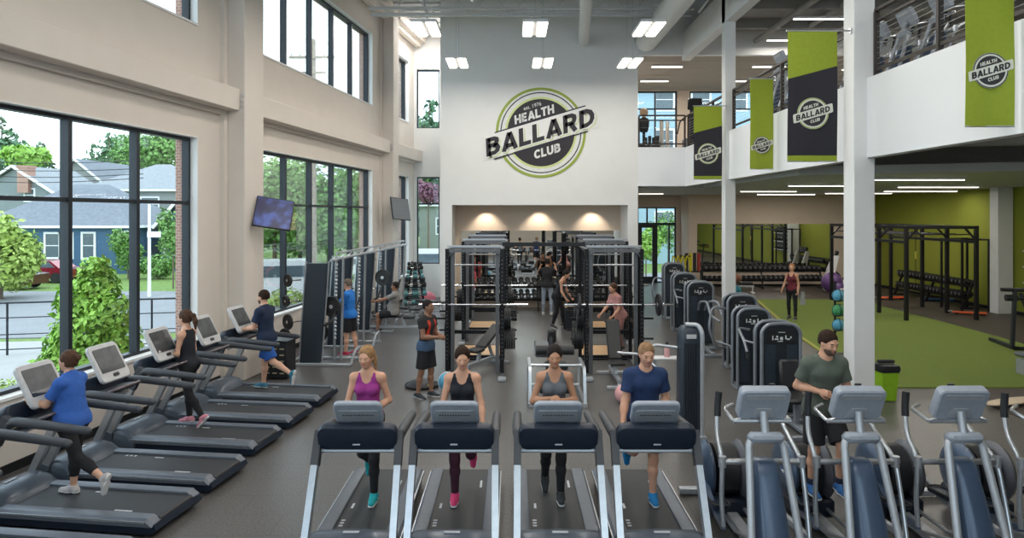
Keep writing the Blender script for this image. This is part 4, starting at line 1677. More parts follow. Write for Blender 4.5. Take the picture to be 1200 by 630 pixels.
m_.build('front_slot', BLACKP, t, smooth=False)
MB().bx(-.07, .07, -.176, -.160, 1.47, 1.53).build('placard', SCRF, t, smooth=False)
MB().bx(-.2, .22, -.22, .22, 0, .05, .01).build('base', SILVER, t)
m_ = MB()
m_.tube(fillet([(-.15, .05, 1.30), (-.52, .10, 1.34), (-.60, -.10, 1.10), (-.42, -.35, .98)], .10, 5), .024, 10)
m_.tube(fillet([(-.60, -.02, 1.08), (-.58, -.02, .55), (-.55, -.1, .04)], .06, 4), .03, 10)
m_.tube(fillet([(-.15, .10, .06), (-.9, .10, .06)], .05, 4), .03, 10)
m_.tube(fillet([(-.60, .12, 1.18), (-1.0, .3, 1.18)], .05, 4), .02, 10)
m_.build('guide_arm', UPR, t, ang=60)
MB().box((-.50, -.05, .36), (.30, .34, .07), None, .025).build('seat', VINYL, t)


# ---------------------------------------------------------------- weight plates and bars
def plate_mesh(rad, th, col=None):
    m_ = MB()
    m_.lathe([(.026, -th / 2), (rad * .38, -th / 2), (rad * .42, -th * .28), (rad * .80, -th * .28), (rad * .86, -th / 2), (rad * .97, -th / 2), (rad, -th * .35), (rad, th * .35), (rad * .97, th / 2),
              (rad * .86, th / 2), (rad * .80, th * .28), (rad * .42, th * .28), (rad * .38, th / 2), (.026, th / 2)], (0, 0, 0), 'x', 26)
    return m_


PLM = mat('black rubber weight plate', (.018, .018, .019), .5)
_pl = {}


def weight_plate(x, y, z, rad, th, label, group, rz=0):
    k = (rad, th)
    if k not in _pl:
        o = plate_mesh(rad, th).build('weight_plate', PLM)
        h = MB().lathe([(.0255, -th / 2 - .003), (rad * .2, -th / 2 - .003), (rad * .2, th / 2 + .003), (.0255, th / 2 + .003)], (0, 0, 0), 'x', 18).build('hub', STEEL, o)
        _pl[k] = o
        c = o
    else:
        c = copy_thing(_pl[k])
    c.location = (x, y, z)
    c.rotation_euler = (0, 0, rz)
    return tag(c, label, 'weight plate', group)


def barbell(x, y, z, label, L=2.2, rz=0):
    t = thing('barbell', label, 'barbell', (x, y, z), rz)
    MB().cyl((-L / 2 + .40, 0, 0), (L / 2 - .40, 0, 0), .014, n=12).build('shaft', STEEL, t)
    for s in (-1, 1):
        MB().cyl((s * (L / 2 - .40), 0, 0), (s * L / 2, 0, 0), .0255, n=14).cyl((s * (L / 2 - .42), 0, 0), (s * (L / 2 - .39), 0, 0), .036, n=14).build('sleeve', CHROME, t)
    return t


RACKG = mat('charcoal rack steel', (.014, .014, .016), .4, .4)
RACKS = mat('silver rack steel', (.15, .155, .165), .35, .45)


def make_rack(label, W=1.12, Dp=1.35, H=2.58, front='out'):
    t = thing('power_rack', label, 'power rack')
    for yy, m_ in ((0, RACKG), (.12, RACKS), (.30, RACKG), (Dp, RACKG)):
        for s in (-1, 1):
            x = s * W / 2
            if yy == .30:
                x = s * (W / 2 - .02)
            if yy == .12:
                x = s * (W / 2 - .10)
            u = MB().bx(x - .037, x + .037, yy - .037, yy + .037, .02, H if yy != .30 else H - .05)
            uo = u.build('upright', m_, t, smooth=False)
            if yy == 0:
                h = MB()
                for k in range(26):
                    h.box((x, yy - .038, .35 + k * .08), (.022, .004, .022))
                h.build('hole_row', RACKS, uo, smooth=False)
    for s in (-1, 1):
        MB().bx(s * W / 2 - .04, s * W / 2 + .04, -.45, Dp + .25, .0, .06, .008).build('foot_rail', RACKS, t)
        MB().box((s * W / 2, -.42, .035), (.16, .22, .06), None, .01).build('foot', SILVER, t)
        MB().bx(s * W / 2 - .03, s * W / 2 + .03, -.02, Dp, H - .06, H + .0).build('top_rail', RACKS, t, smooth=False)
        MB().tube([(s * W / 2, -.05, .95), (s * W / 2, Dp - .05, .95)], .03, sq=(.045, .07)).build('safety_arm', RACKG, t, smooth=False)
        MB().box((s * W / 2, -.085, 1.40), (.05, .10, .04), None).box((s * W / 2, -.125, 1.43), (.05, .02, .09)).build('bar_hook', RACKG, t, smooth=False)
        for (zz, yy) in ((.70, .30), (1.12, .30), (.70, Dp), (1.12, Dp)):
            MB().cyl((s * W / 2, yy, zz), (s * (W / 2 + .30), yy, zz), .022, n=10).build('plate_peg', RACKG, t)
        MB().tube(bez((s * W / 2, -.01, H - .30), (s * W / 2, -.01, H - .05), (s * (W / 2 - .28), -.01, H - .03), 6), .018, 8).build('gusset', RACKS, t)
    MB().bx(-W / 2, W / 2, -.03, .03, H - .07, H - .01).bx(-W / 2, W / 2, Dp - .03, Dp + .03, H - .07, H - .01).parts('top_crossbar', RACKS, t, smooth=False)
    MB().bx(-W / 2, W / 2, -.02, .05, H + .03, H + .07).tube([(-W / 2, .3, H - .35), (W / 2, .3, H - .35)], .016, 8).build('pull_up_bar', UPR, t, smooth=False)
    MB().bx(-W / 2, W / 2, Dp - .03, Dp + .03, .62, .70).bx(-W / 2, W / 2, Dp - .03, Dp + .03, .08, .14).parts('rear_crossbar', RACKG, t, smooth=False)
    return t


rackdefs = [(-.76, 13.9, 'near left power rack, behind the woman in the black tank top'),
            (2.08, 13.9, 'near right power rack with an upright black bench in front'),
            (-.70, 17.6, 'middle left power rack behind the first wooden platform'),
            (2.40, 17.6, 'middle right power rack, behind the near right one'),
            (-.75, 21.0, 'far left rack close to the recess mirror'),
            (2.55, 21.0, 'far right rack close to the recess mirror')]
rk0 = make_rack(rackdefs[0][2])
for i, (x, y, lab) in enumerate(rackdefs):
    o = rk0 if i == 0 else copy_thing(rk0, label=lab)
    o.location = (x, y, 0)
t = thing('bridge_beam', 'dark steel beam bridging the tops of the two near power racks', 'steel beam', (-.20, 14.2, 2.60))
MB().bx(.0, 1.72, -.04, .04, .02, .10).bx(.0, 1.72, .26, .32, .02, .08).build('beam', BLACKM, t, smooth=False)
m_ = MB()
for k in range(2):
    m_.tube(bez((.02 + 1.68 * k, 0, -.25), (.02 + 1.68 * k, 0, .02), (.25 + 1.22 * k, 0, .02), 5), .02, 8)
m_.build('bracket', BLACKM, t)

# plates on the storage pegs
names = ['near left', 'near right', 'middle left', 'middle right', 'far left', 'far right']
W2 = .56
for i, (rx, ry, _) in enumerate(rackdefs):
    for (zz, yy, rad, n_) in ((.70, .30, .215, 5), (1.12, .30, .20, 3), (.70, 1.35, .20, 3), (1.12, 1.35, .16, 2)):
        if i >= 4 and yy > 1:
            continue
        for s in (-1, 1):
            if s == -1 and i in (0,) and yy < 1:
                continue
            if s == 1 and i in (1,) and yy < 1:
                continue
            if s == -1 and i == 3:
                continue
            side = 'left' if s < 0 else 'right'
            lv = 'lower' if zz < 1 else 'upper'
            fb = 'front' if yy < 1 else 'rear'
            for k in range(n_):
                weight_plate(rx + s * (W2 + .065 + k * .045), ry + yy, zz, rad, .04,
                             'black weight plates on the %s %s peg, %s side of the %s power rack' % (lv, fb, side, names[i]),
                             'plates on the %s %s peg, %s side, %s rack' % (lv, fb, side, names[i]))

BZ = 1.46
barbell(-.78, 13.79, BZ, 'empty long barbell across the near left power rack')
barbell(2.16, 13.79, BZ, 'long barbell with one plate at its right end on the near right power rack')
weight_plate(2.16 + .80, 13.79, BZ, .225, .05, 'large black plate on the right sleeve of the near right barbell', None)
weight_plate(2.16 - .80, 13.79, BZ, .225, .05, 'large black plate on the left sleeve of the near right barbell', None)
barbell(-.70, 17.49, BZ, 'barbell on the middle left power rack')
barbell(2.40, 17.49, 1.0 + .46, 'barbell on the middle right power rack')
WOODF = bpy.data.materials.new('pale wooden platform')
WOODF.use_nodes = True
_nt = WOODF.node_tree
_b = _nt.nodes['Principled BSDF']
_t = _nt.nodes.new('ShaderNodeTexCoord')
_mp = _nt.nodes.new('ShaderNodeMapping')
_mp.inputs['Scale'].default_value = (9, 1.0, 1)
_n = _nt.nodes.new('ShaderNodeTexNoise')
_n.inputs['Scale'].default_value = 3
_r = _nt.nodes.new('ShaderNodeValToRGB')
_r.color_ramp.elements[0].color = (.52, .30, .14, 1)
_r.color_ramp.elements[1].color = (.72, .48, .27, 1)
_nt.links.new(_t.outputs['Object'], _mp.inputs['Vector'])
_nt.links.new(_mp.outputs['Vector'], _n.inputs['Vector'])
_nt.links.new(_n.outputs['Fac'], _r.inputs['Fac'])
_nt.links.new(_r.outputs['Color'], _b.inputs['Base Color'])
_b.inputs['Roughness'].default_value = .35


def platform(x, y0, y1, label, w=.98):
    t = thing('lifting_platform', label, 'lifting platform', (x, y0, 0))
    MB().bx(-w / 2, w / 2, 0, y1 - y0, .0, .035).build('wood_deck', WOODF, t, smooth=False)
    m_ = MB().bx(-w / 2 - .04, w / 2 + .04, -.05, 0, 0, .04).bx(-w / 2 - .04, w / 2 + .04, y1 - y0, y1 - y0 + .05, 0, .04)
    m_.build('edge_trim', BLACKM, t, smooth=False)


platform(-.73, 15.42, 16.95, 'pale wooden lifting platform just behind the near left power rack')
platform(-.73, 19.1, 20.7, 'pale wooden lifting platform behind the middle left power rack')
platform(2.12, 15.42, 16.95, 'pale wooden lifting platform just behind the near right power rack')
platform(2.30, 19.1, 20.7, 'pale wooden lifting platform behind the middle right power rack')


def bench(x, y, rz, label, back=75, seat=0, name='weight_bench'):
    t = thing(name, label, 'bench', (x, y, 0), rz)
    m_ = MB().bx(-.04, .04, -.62, .62, .12, .19, .008).bx(-.24, .24, -.66, -.58, 0, .06, .01).bx(-.28, .28, .58, .66, 0, .06, .01)
    m_.tube([(0, -.62, .04), (0, -.5, .16)], .03, sq=(.06, .06)).tube([(0, .62, .04), (0, .5, .16)], .03, sq=(.06, .06))
    m_.tube([(0, -.2, .16), (0, -.12, .40)], .03, sq=(.06, .07)).tube([(0, .40, .16), (0, .22, .48)], .03, sq=(.05, .05))
    m_.build('bench_frame', SILVER, t, smooth=False)
    MB().box((0, -.30, .43), (.30, .34, .07), rotm(rx=R(seat)), .025).build('seat', VINYL, t)
    a = R(back)
    L = .82
    c = Vector((0, -.11 + L / 2 * math.cos(a), .45 + L / 2 * math.sin(a)))
    MB().box(c, (.28, L, .07), rotm(rx=a), .025).build('backrest', VINYL, t)
    return t


bench(2.02, 13.45, 0, 'black bench set upright with silver feet at the near right power rack', 60)
bench(-.62, 14.6, R(-30), 'black bench tilted back inside the near left power rack', 28)
bench(-3.2, 20.6, R(80), 'low black bench on the floor near the far dumbbell rack', 3)
bench(-2.4, 22.0, R(85), 'flat black bench beside the pink exercise ball', 3)

# low plate loaded machine behind the woman in grey
t = thing('glute_machine', 'low silver framed machine with black pads behind the woman in the grey tank top', 'weight machine', (.78, 11.6, 0))
m_ = MB()
for s in (-1, 1):
    m_.tube([(s * .47, 0, .04), (s * .47, 1.35, .04)], .03, sq=(.06, .06))
    m_.tube(fillet([(s * .47, .05, .04), (s * .47, .20, .62), (s * .47, 1.1, .62), (s * .47, 1.25, .04)], .08, 3), .03, sq=(.05, .05))
m_.tube([(-.5, 0, .04), (.5, 0, .04)], .03, sq=(.06, .07)).tube([(-.47, .55, .60), (.47, .55, .60)], .025, 8).tube([(-.47, 1.2, .1), (.47, 1.2, .1)], .025, 8)
m_.build('machine_frame', UPR, t, smooth=False)
MB().box((-.20, 1.45, .72), (.30, .62, .09), rotm(rx=.25), .03).build('pad', mat('grey vinyl pad', (.13, .14, .15), .5), t)
MB().box((.02, .75, .55), (.40, .40, .10), None, .03).build('seat', VINYL, t)
MB().cyl((-.34, 1.0, .78), (-.10, 1.0, .78), .09, n=16).cyl((.10, 1.0, .78), (.36, 1.0, .78), .09, n=16).parts('roller_pad', VINYL, t)
MB().tube([(-.05, 1.0, .78), (-.05, 1.05, 1.02)], .05, 10).box((-.04, 1.1, 1.02), (.16, .10, .26), rotm(rx=.2), .03).build('headrest', VINYL, t)
MB().box((0, .35, .28), (.60, .30, .10), rotm(rx=.5), .02).build('foot_plate', PANEL, t)

# ---------------------------------------------------------------- dual pulley row along the left windows
def chainplates(x, y, z0, z1, n):
    pass


def make_pulley(label, x, y, px_top, H=2.25, rz=0, w=.50, lean=.12):
    t = thing('cable_machine', label, 'cable machine', (x, y, 0), rz)
    # tall leaning slate shroud
    m_ = MB()
    ss = []
    for k in range(5):
        f = k / 4
        z = .04 + (H - .08) * f
        cx = lean * f * 1.3
        ww = w * (.92 + .08 * f) * (1 if k < 4 else .92)
        ss.append([(p[0] + cx, p[1], z) for p in rrect(ww, .16, .04, 3)])
    loft(m_, ss)
    m_.build('shroud', PANEL2, t, ang=40)
    m_ = MB()
    for s in (-1, 1):
        m_.tube([(s * w * .5, -.02, .04), (s * w * .5 + lean * 1.3, -.02, H)], .022, 8)
    m_.parts('edge_tube', UPR, t)
    for (dx) in (.42, .58):
        m_ = MB().tube([(dx + .02, .25, .04), (dx + .10, .15, H + .04)], .03, 10)
        m_.build('upright', UPR, t)
    m_ = MB().bx(-.45, .95, -.25, -.18, 0, .06, .01).bx(-.45, -.38, -.25, .8, 0, .06, .01).bx(-.2, 1.0, .45, .52, 0, .06, .01)
    m_.tube(fillet([(.95, -.21, .04), (1.0, -.1, .30), (.95, .45, .30), (.95, .48, .04)], .06, 3), .03, 8)
    m_.build('floor_frame', SILVER, t)
    m_ = MB()
    for k in range(20):
        z = .55 + k * .085
        m_.ball((.50 + .05 * (z / H), .10, z), (.03, .035, .032), 8, 6)
    m_.build('pulley_track', STEEL, t)
    m_ = MB()
    for (dx, z) in ((-.30, 1.85), (-.34, 1.40), (-.30, .95), (-.36, .60)):
        m_.cyl((dx + .1, -.05, z), (dx - .04, -.22, z), .018, n=8)
    m_.parts('plate_peg', CHROME, t)
    MB().tube(fillet([(.55, .1, 1.2), (.52, -.25, .95), (.40, -.35, .90)], .08, 4), .03, 10).build('pulley_arm', BLACKM, t)
    return t


pul = [(-4.42, 15.0, 'nearest slate cable machine by the windows, with plates on its left side pegs'),
       (-4.36, 17.0, 'cable machine beside the man in the bright blue T-shirt'),
       (-4.25, 19.2, 'cable machine with a plate, in front of the seated man'),
       (-4.10, 21.6, 'farthest cable machine under the tall second column')]
p0 = None
for i, (x, y, lab) in enumerate(pul):
    if i == 0:
        p0 = make_pulley(lab, x, y, 0, rz=R(-2))
    else:
        c = copy_thing(p0, (x, y, 0), R(-2), lab)
t = thing('pulley_crossbeam', 'long silver overhead rail joining the cable machines along the windows', 'overhead rail', (-4.0, 15.1, 2.26))
m_ = MB()
m_.tube([(0, 0, .0), (.42, 6.9, 0)], .035, 8).tube([(.25, 0, .05), (.60, 6.9, .05)], .03, 8).tube([(.12, 0, .16), (.50, 6.9, .16)], .025, 8)
m_.build('rail', UPR, t)
m_ = MB()
for k in range(14):
    a = Vector((0, 0, 0)).lerp(Vector((.42, 6.9, 0)), k / 13)
    b_ = Vector((.12, 0, .16)).lerp(Vector((.50, 6.9, .16)), (k + .5) / 13)
    m_.tube([a, b_], .014, 6)
m_.build('lattice', UPR, t)
for (x, y, z, r_, lab) in ((-4.86, 14.80, 1.85, .14, 'round black plate highest on the pegs of the nearest cable machine'), (-4.90, 14.80, 1.40, .12, 'small round black plate on the pegs, second from the top'),
                           (-4.86, 14.80, .95, .17, 'round black plate on the pegs, third from the top'), (-4.92, 14.80, .60, .215, 'large black plate lowest on the pegs of the nearest cable machine')):
    weight_plate(x, y, z, r_, .05, lab, None, R(52))
weight_plate(-3.98, 15.05, 1.25, .225, .06, 'big black plate at the right side of the nearest cable machine', None, R(75))
weight_plate(-3.60, 19.0, 1.52, .225, .06, 'big black plate high on the cable machine in front of the seated man', None, R(75))
weight_plate(-4.38, 15.6, .60, .20, .05, 'black plate leaning low behind the nearest cable machine', None, R(80))
weight_plate(-4.80, 16.75, 1.40, .14, .05, 'small plate on the peg of the second cable machine', None, R(52))

# cabinet with boxes behind the far treadmill
t = thing('storage_cabinet', 'low black cabinet with small labels behind the farthest treadmill', 'cabinet', (-4.68, 13.75, 0), R(-8))
MB().bx(-.25, .25, -.2, .2, .03, .75, .01).build('body', BLACKP, t)
m_ = MB()
for r_ in range(5):
    for c in range(3):
        m_.bx(-.2 + c * .15, -.11 + c * .15, -.206, -.20, .12 + r_ * .12, .145 + r_ * .12)
m_.build('label_strip', mat('tan label', (.35, .30, .2), .7), t, smooth=False)
MB().bx(-.28, .28, -.23, .23, .75, .78, .008).build('top', PANEL, t)


# ---------------------------------------------------------------- dumbbells and racks
def dumbbell_mesh():
    m_ = MB()
    for s in (-1, 1):
        m_.m = 0
        m_.lathe([(.03, -.05), (.062, -.045), (.066, 0), (.062, .045), (.03, .05)], (s * .10, 0, 0), 'x', 8)
        m_.m = 1
        m_.lathe([(.001, -.003), (.040, -.003), (.040, .003), (.001, .003)], (s * .151, 0, 0), 'x', 8)
    m_.m = 2
    m_.cyl((-.06, 0, 0), (.06, 0, 0), .016, n=8)
    return m_


_db = {}


def dumbbell(x, y, z, rz, label, group, sc=1.0, m=None):
    k = (m or RUBBER).name
    if k not in _db:
        o = dumbbell_mesh().build('dumbbell', [m or RUBBER, mat('grey dumbbell end', (.16, .165, .17), .4, .4), CHROME])
        _db[k] = o
        c = o
    else:
        c = copy_thing(_db[k])
    c.location = (x, y, z)
    c.rotation_euler = (0, 0, rz)
    c.scale = (sc, sc, sc)
    return tag(c, label, 'dumbbell', group)


def db_rack(label, x, y, rz, L, lab2, n, gname, tiers=((.38, 0), (.80, .12))):
    t = thing('dumbbell_rack', label, 'dumbbell rack', (x, y, 0), rz)
    for s in (-1, 1) if L < 4 else (-1, 0, 1):
        m_ = MB().bx(s * L / 2 - .03, s * L / 2 + .03, -.32, .30, 0, .06)
        m_.tube([(s * L / 2, -.22, .05), (s * L / 2, .16, 1.0)], .03, sq=(.05, .08))
        m_.build('leg', BLACKM, t, smooth=False)
    for (z, yo) in tiers:
        m_ = MB().box((0, yo - .05, z), (L, .30, .03), rotm(rx=.25)).box((0, yo - .20, z - .01), (L, .02, .07), rotm(rx=.25))
        m_.build('shelf', BLACKM, t, smooth=False)
    M = Matrix.Translation((x, y, 0)) @ Matrix.Rotation(rz, 4, 'Z')
    for ti, (z, yo) in enumerate(tiers):
        for i in range(n):
            sc = 1.15 + .35 * (i / n if ti == 0 else 1 - i / n * .6)
            p = M @ Vector((-L / 2 + .12 + (L - .24) * i / (n - 1), yo - .06, z + .035 + .066 * sc))
            dumbbell(p.x, p.y, p.z, rz + pi / 2, '%s, on the %s shelf' % (lab2, ('lower', 'upper')[ti]), '%s, %s shelf' % (gname, ('lower', 'upper')[ti]), sc)


db_rack('long two tier black dumbbell rack under the mirror beyond the turf', 11.0, 30.1, 0, 5.2, 'black round dumbbells on the long rack below the beige wall mirror', 24, 'dumbbells of the mirror wall rack')
db_rack('two tier black dumbbell rack standing along the olive green wall', 15.75, 25.6, R(-90), 4.2, 'black dumbbells on the rack along the olive green wall', 20, 'dumbbells of the green wall rack')
db_rack('low two tier dumbbell rack under the recess mirror', .9, 23.4, 0, 4.6, 'black dumbbells on the rack under the recess mirror', 20, 'dumbbells of the recess rack')

# small A-shaped racks in the far left corner
for (x, y, rz, lab, gl) in ((-3.55, 25.0, 0, 'A-frame dumbbell rack with teal and black dumbbells in the far left corner', 'teal and black dumbbells stacked on the A-frame rack'),
                            (-3.30, 23.2, R(20), 'smaller A-frame rack left of the corner rack, near the narrow window', 'dumbbells stacked on the smaller A-frame rack by the narrow window')):
    t = thing('dumbbell_tree', lab, 'dumbbell rack', (x, y, 0), rz)
    for s in (-1, 1):
        MB().tube([(s * .35, 0, 0), (s * .10, 0, 1.55)], .03, sq=(.06, .08)).build('leg', BLACKM, t, smooth=False)
    MB().bx(-.42, .42, -.3, .3, 0, .05, .01).build('base', SILVER, t)
    TEAL = mat('teal rubber', (.10, .26, .27), .5)
    for k in range(5):
        z = .30 + k * .29
        hw = .35 - .25 * z / 1.55
        MB().bx(-hw - .02, hw + .02, -.14, .14, z - .09, z - .07).build('shelf', BLACKM, t, smooth=False)
        for s in (-1, 1):
            M = Matrix.Translation((x, y, 0)) @ Matrix.Rotation(rz, 4, 'Z')
            p = M @ Vector((s * (hw * .55 + .04), -.04, z))
            dumbbell(p.x, p.y, p.z, rz, gl, gl, 1.45 if k < 3 else 1.1, TEAL if k in (0, 1, 3) else None)


def ball(name, label, x, y, z, r, m, stripe=None, rz=0):
    t = thing(name, label, 'ball', (x, y, z), rz)
    MB().ball((0, 0, 0), r, 22, 14).build('ball_shell', m, t, ang=80)
    if stripe:
        m_ = MB()
        for a in (0, pi / 2):
            m_.tube([(r * 1.0 * math.cos(u) * math.cos(a), r * math.cos(u) * math.sin(a), r * math.sin(u)) for u in [2 * pi * i / 24 for i in range(24)]], r * .06, 6, closed=True)
        m_.build('seam', stripe, t)
    return t


PINK = mat('pink rubber', (.72, .20, .26), .4)
PURP = mat('purple rubber', (.16, .08, .24), .4)
BLUEB = mat('blue medicine ball rubber', (.10, .36, .52), .5)
GRB = mat('green medicine ball rubber', (.06, .30, .12), .5)
TEALB = mat('teal medicine ball rubber', (.03, .22, .27), .5)
ball('exercise_ball', 'small pink exercise ball on the floor by the far left corner', -2.95, 24.0, .28, .28, PINK)
ball('exercise_ball', 'pink ball on the floor behind the man in the navy T-shirt', 1.95, 11.9, .16, .16, mat('pale pink rubber', (.70, .36, .36), .4))
ball('medicine_ball', 'blue and white medicine ball beside the trainer in the red vest', -1.22, 12.75, .17, .17, BLUEB, WHITEP, .5)
ball('exercise_ball', 'purple exercise ball under the black rig by the right wall', 13.4, 28.6, .42, .42, PURP)
ball('exercise_ball', 'smaller dark purple ball on the floor in front of the big purple one', 13.2, 27.4, .26, .26, PURP)

t = thing('balance_trainer', 'black balance disc with a yellow stripe on the floor beside the trainer', 'balance disc', (-1.72, 13.05, 0))
MB().lathe([(.05, 0), (.30, 0), (.31, .03), (.22, .10), (.05, .13)], n=28).build('dome', BLACKP, t, ang=60)
MB().tube([(.31 * math.cos(2 * pi * i / 28), .31 * math.sin(2 * pi * i / 28), .035) for i in range(28)], .02, 8, closed=True).build('rim', RUBBER, t)
MB().box((.05, -.2, .075), (.22, .05, .01), rotm(rx=.5)).build('stripe', mat('amber stripe', (.6, .42, .06), .5), t, smooth=False)
# ================================================================ SIGN, BANNERS, SCREENS, RIG
LIME = mat('lime green cloth', (.27, .335, .025), .75, var=.04)
OLIVE = mat('green sign paint', (.30, .38, .06), .6)
PALEG = mat('pale yellow green paint', (.60, .66, .30), .6)
BLKS = mat('near black sign paint', (.028, .025, .030), .6)
INK = mat('navy ink paint', (.02, .02, .035), .6)
OFFW = mat('off white sign paint', (.74, .74, .72), .6)
BLKC = mat('black banner cloth', (.020, .018, .026), .7)
CREAMC = mat('cream banner print', (.66, .66, .58), .7)


def ring(r0, r1, z, th, M, n=72):
    m_ = MB()
    vs, fs = [], []
    for i in range(n):
        a = 2 * pi * i / n
        for (r_, zz) in ((r0, z), (r1, z), (r1, z + th), (r0, z + th)):
            vs.append((r_ * math.cos(a), r_ * math.sin(a), zz))
    for i in range(n):
        j = (i + 1) % n
        for k in range(4):
            k2 = (k + 1) % 4
            fs.append((i * 4 + k, i * 4 + k2, j * 4 + k2, j * 4 + k))
    m_._add(vs, [f[::-1] for f in fs])
    return m_.xf(M)


def disc(r, z, th, M, n=64):
    m_ = MB()
    m_.prism([(r * math.cos(2 * pi * i / n), r * math.sin(2 * pi * i / n)) for i in range(n)], z, z + th, 'z')
    return m_.xf(M)



GL = {
    'B': (.72, [[(.11, 0), (.11, 1)], [(.1, .885), (.40, .885), (.53, .82), (.55, .71), (.51, .60), (.40, .535), (.1, .535)], [(.38, .535), (.54, .47), (.60, .34), (.56, .20), (.42, .115), (.1, .115)]]),
    'A': (.82, [[(.10, 0), (.40, .97)], [(.72, 0), (.42, .97)], [(.22, .27), (.60, .27)]]),
    'L': (.62, [[(.11, 1), (.11, .115), (.60, .115)]]),
    'R': (.76, [[(.11, 0), (.11, 1)], [(.1, .885), (.42, .885), (.56, .80), (.58, .68), (.54, .54), (.42, .46), (.1, .46)], [(.36, .48), (.62, 0)]]),
    'D': (.80, [[(.11, 0), (.11, 1)], [(.1, .885), (.36, .885), (.56, .78), (.65, .60), (.65, .40), (.56, .22), (.36, .115), (.1, .115)]]),
    'H': (.78, [[(.11, 0), (.11, 1)], [(.63, 0), (.63, 1)], [(.1, .5), (.63, .5)]]),
    'E': (.64, [[(.11, 0), (.11, 1)], [(.1, .885), (.58, .885)], [(.1, .5), (.52, .5)], [(.1, .115), (.58, .115)]]),
    'T': (.70, [[(.34, 0), (.34, .9)], [(0, .885), (.68, .885)]]),
    'C': (.76, [[(.66, .76), (.54, .86), (.38, .885), (.22, .80), (.12, .62), (.12, .38), (.22, .20), (.38, .115), (.54, .14), (.66, .24)]]),
    'U': (.78, [[(.11, 1), (.11, .36), (.18, .18), (.30, .115), (.44, .115), (.56, .18), (.63, .36), (.63, 1)]]),
}


def letters(name, word, h, depth, material, parent, M, width=None, shear=.22, w=.225, gap=.07):
    """heavy slanted capitals, each stroke a mitred ribbon; the word is centred on the origin"""
    m_ = MB()
    x = 0
    for c in word:
        adv, st = GL[c]
        for pl in st:
            P = [Vector((p[0] + x, p[1], 0)) for p in pl]
            L_, R_ = [], []
            for i, p in enumerate(P):
                if i == 0:
                    d = (P[1] - P[0]).normalized()
                    k = 1
                elif i == len(P) - 1:
                    d = (P[-1] - P[-2]).normalized()
                    k = 1
                else:
                    d0, d1 = (P[i] - P[i - 1]).normalized(), (P[i + 1] - P[i]).normalized()
                    d = (d0 + d1).normalized()
                    k = 1 / max(.5, d.dot(d0))
                nn = Vector((-d.y, d.x, 0)) * (w / 2 * k)
                L_.append(p + nn)
                R_.append(p - nn)
            for i in range(len(P) - 1):
                m_.prism([(q.x, q.y) for q in (L_[i], R_[i], R_[i + 1], L_[i + 1])], -depth / 2, depth / 2, 'z')
        x += adv + gap
    tot = x - gap
    sc = (width / (tot + shear * .6)) if width else h
    m_.v = [((a - tot / 2 + (b - .5) * shear) * sc, (b - .5) * h, c) for (a, b, c) in m_.v]
    m_.xf(M)
    return m_.build(name, material, parent, smooth=False)

FACE = Matrix.Rotation(pi / 2, 4, 'X')
# --- round wall sign
t = thing('wall_sign', 'large round black and green club sign with slanted name band on the white wall', 'sign', (.95, 22.5, 5.96))
M0 = FACE
ANG = R(16.5)
MR = M0 @ Matrix.Rotation(ANG, 4, 'Z')
disc(1.47, .002, .010, M0).build('backing_disc', OFFW, t, smooth=False)
ring(1.40, 1.485, .005, .012, M0).build('outer_ring', OLIVE, t, smooth=False)
ring(1.30, 1.335, .005, .012, M0).build('thin_ring', INK, t, smooth=False)
ring(1.10, 1.18, .005, .012, M0).build('inner_ring', PALEG, t, smooth=False)
disc(1.11, .005, .014, M0).build('black_disc', BLKS, t, smooth=False)
m_ = MB().bx(-1.95, 1.95, -.36, .42, .014, .026)
m_.v = [(x + y * .30, y, z) for (x, y, z) in m_.v]
m_.xf(MR).build('name_band', WHITE, t, smooth=False)
for y, x0, x1 in ((.43, -1.46, 1.66), (-.40, -1.72, 1.50)):
    m_ = MB().bx(x0, x1, y - .02, y + .02, .020, .032)
    m_.xf(MR).build('band_line', INK, t, smooth=False)
MN = MR @ Matrix.Translation((.035, .0 - .035, .034)) @ Matrix.Translation((0.02, .0, 0))
letters('name_outline', 'BALLARD', .60, .008, PALEG, t, MR @ Matrix.Translation((.05, -.03, .031)), 3.86, w=.25)
letters('name_gap', 'BALLARD', .60, .008, OFFW, t, MR @ Matrix.Translation((.03, .0, .036)), 3.86, w=.25)
letters('name_letters', 'BALLARD', .58, .01, BLKS, t, MR @ Matrix.Translation((0, .03, .042)), 3.82)
letters('upper_word', 'HEALTH', .285, .008, OFFW, t, MR @ Matrix.Translation((-.03, .64, .024)), 1.40)
letters('lower_word', 'CLUB', .285, .008, OFFW, t, MR @ Matrix.Translation((.03, -.64, .024)), .94)
text_mesh('small_word', 'est. 1976', .17, .008, OFFW, t, MR @ Matrix.Translation((-.02, .92, .024)), shear=.1, width=.60)


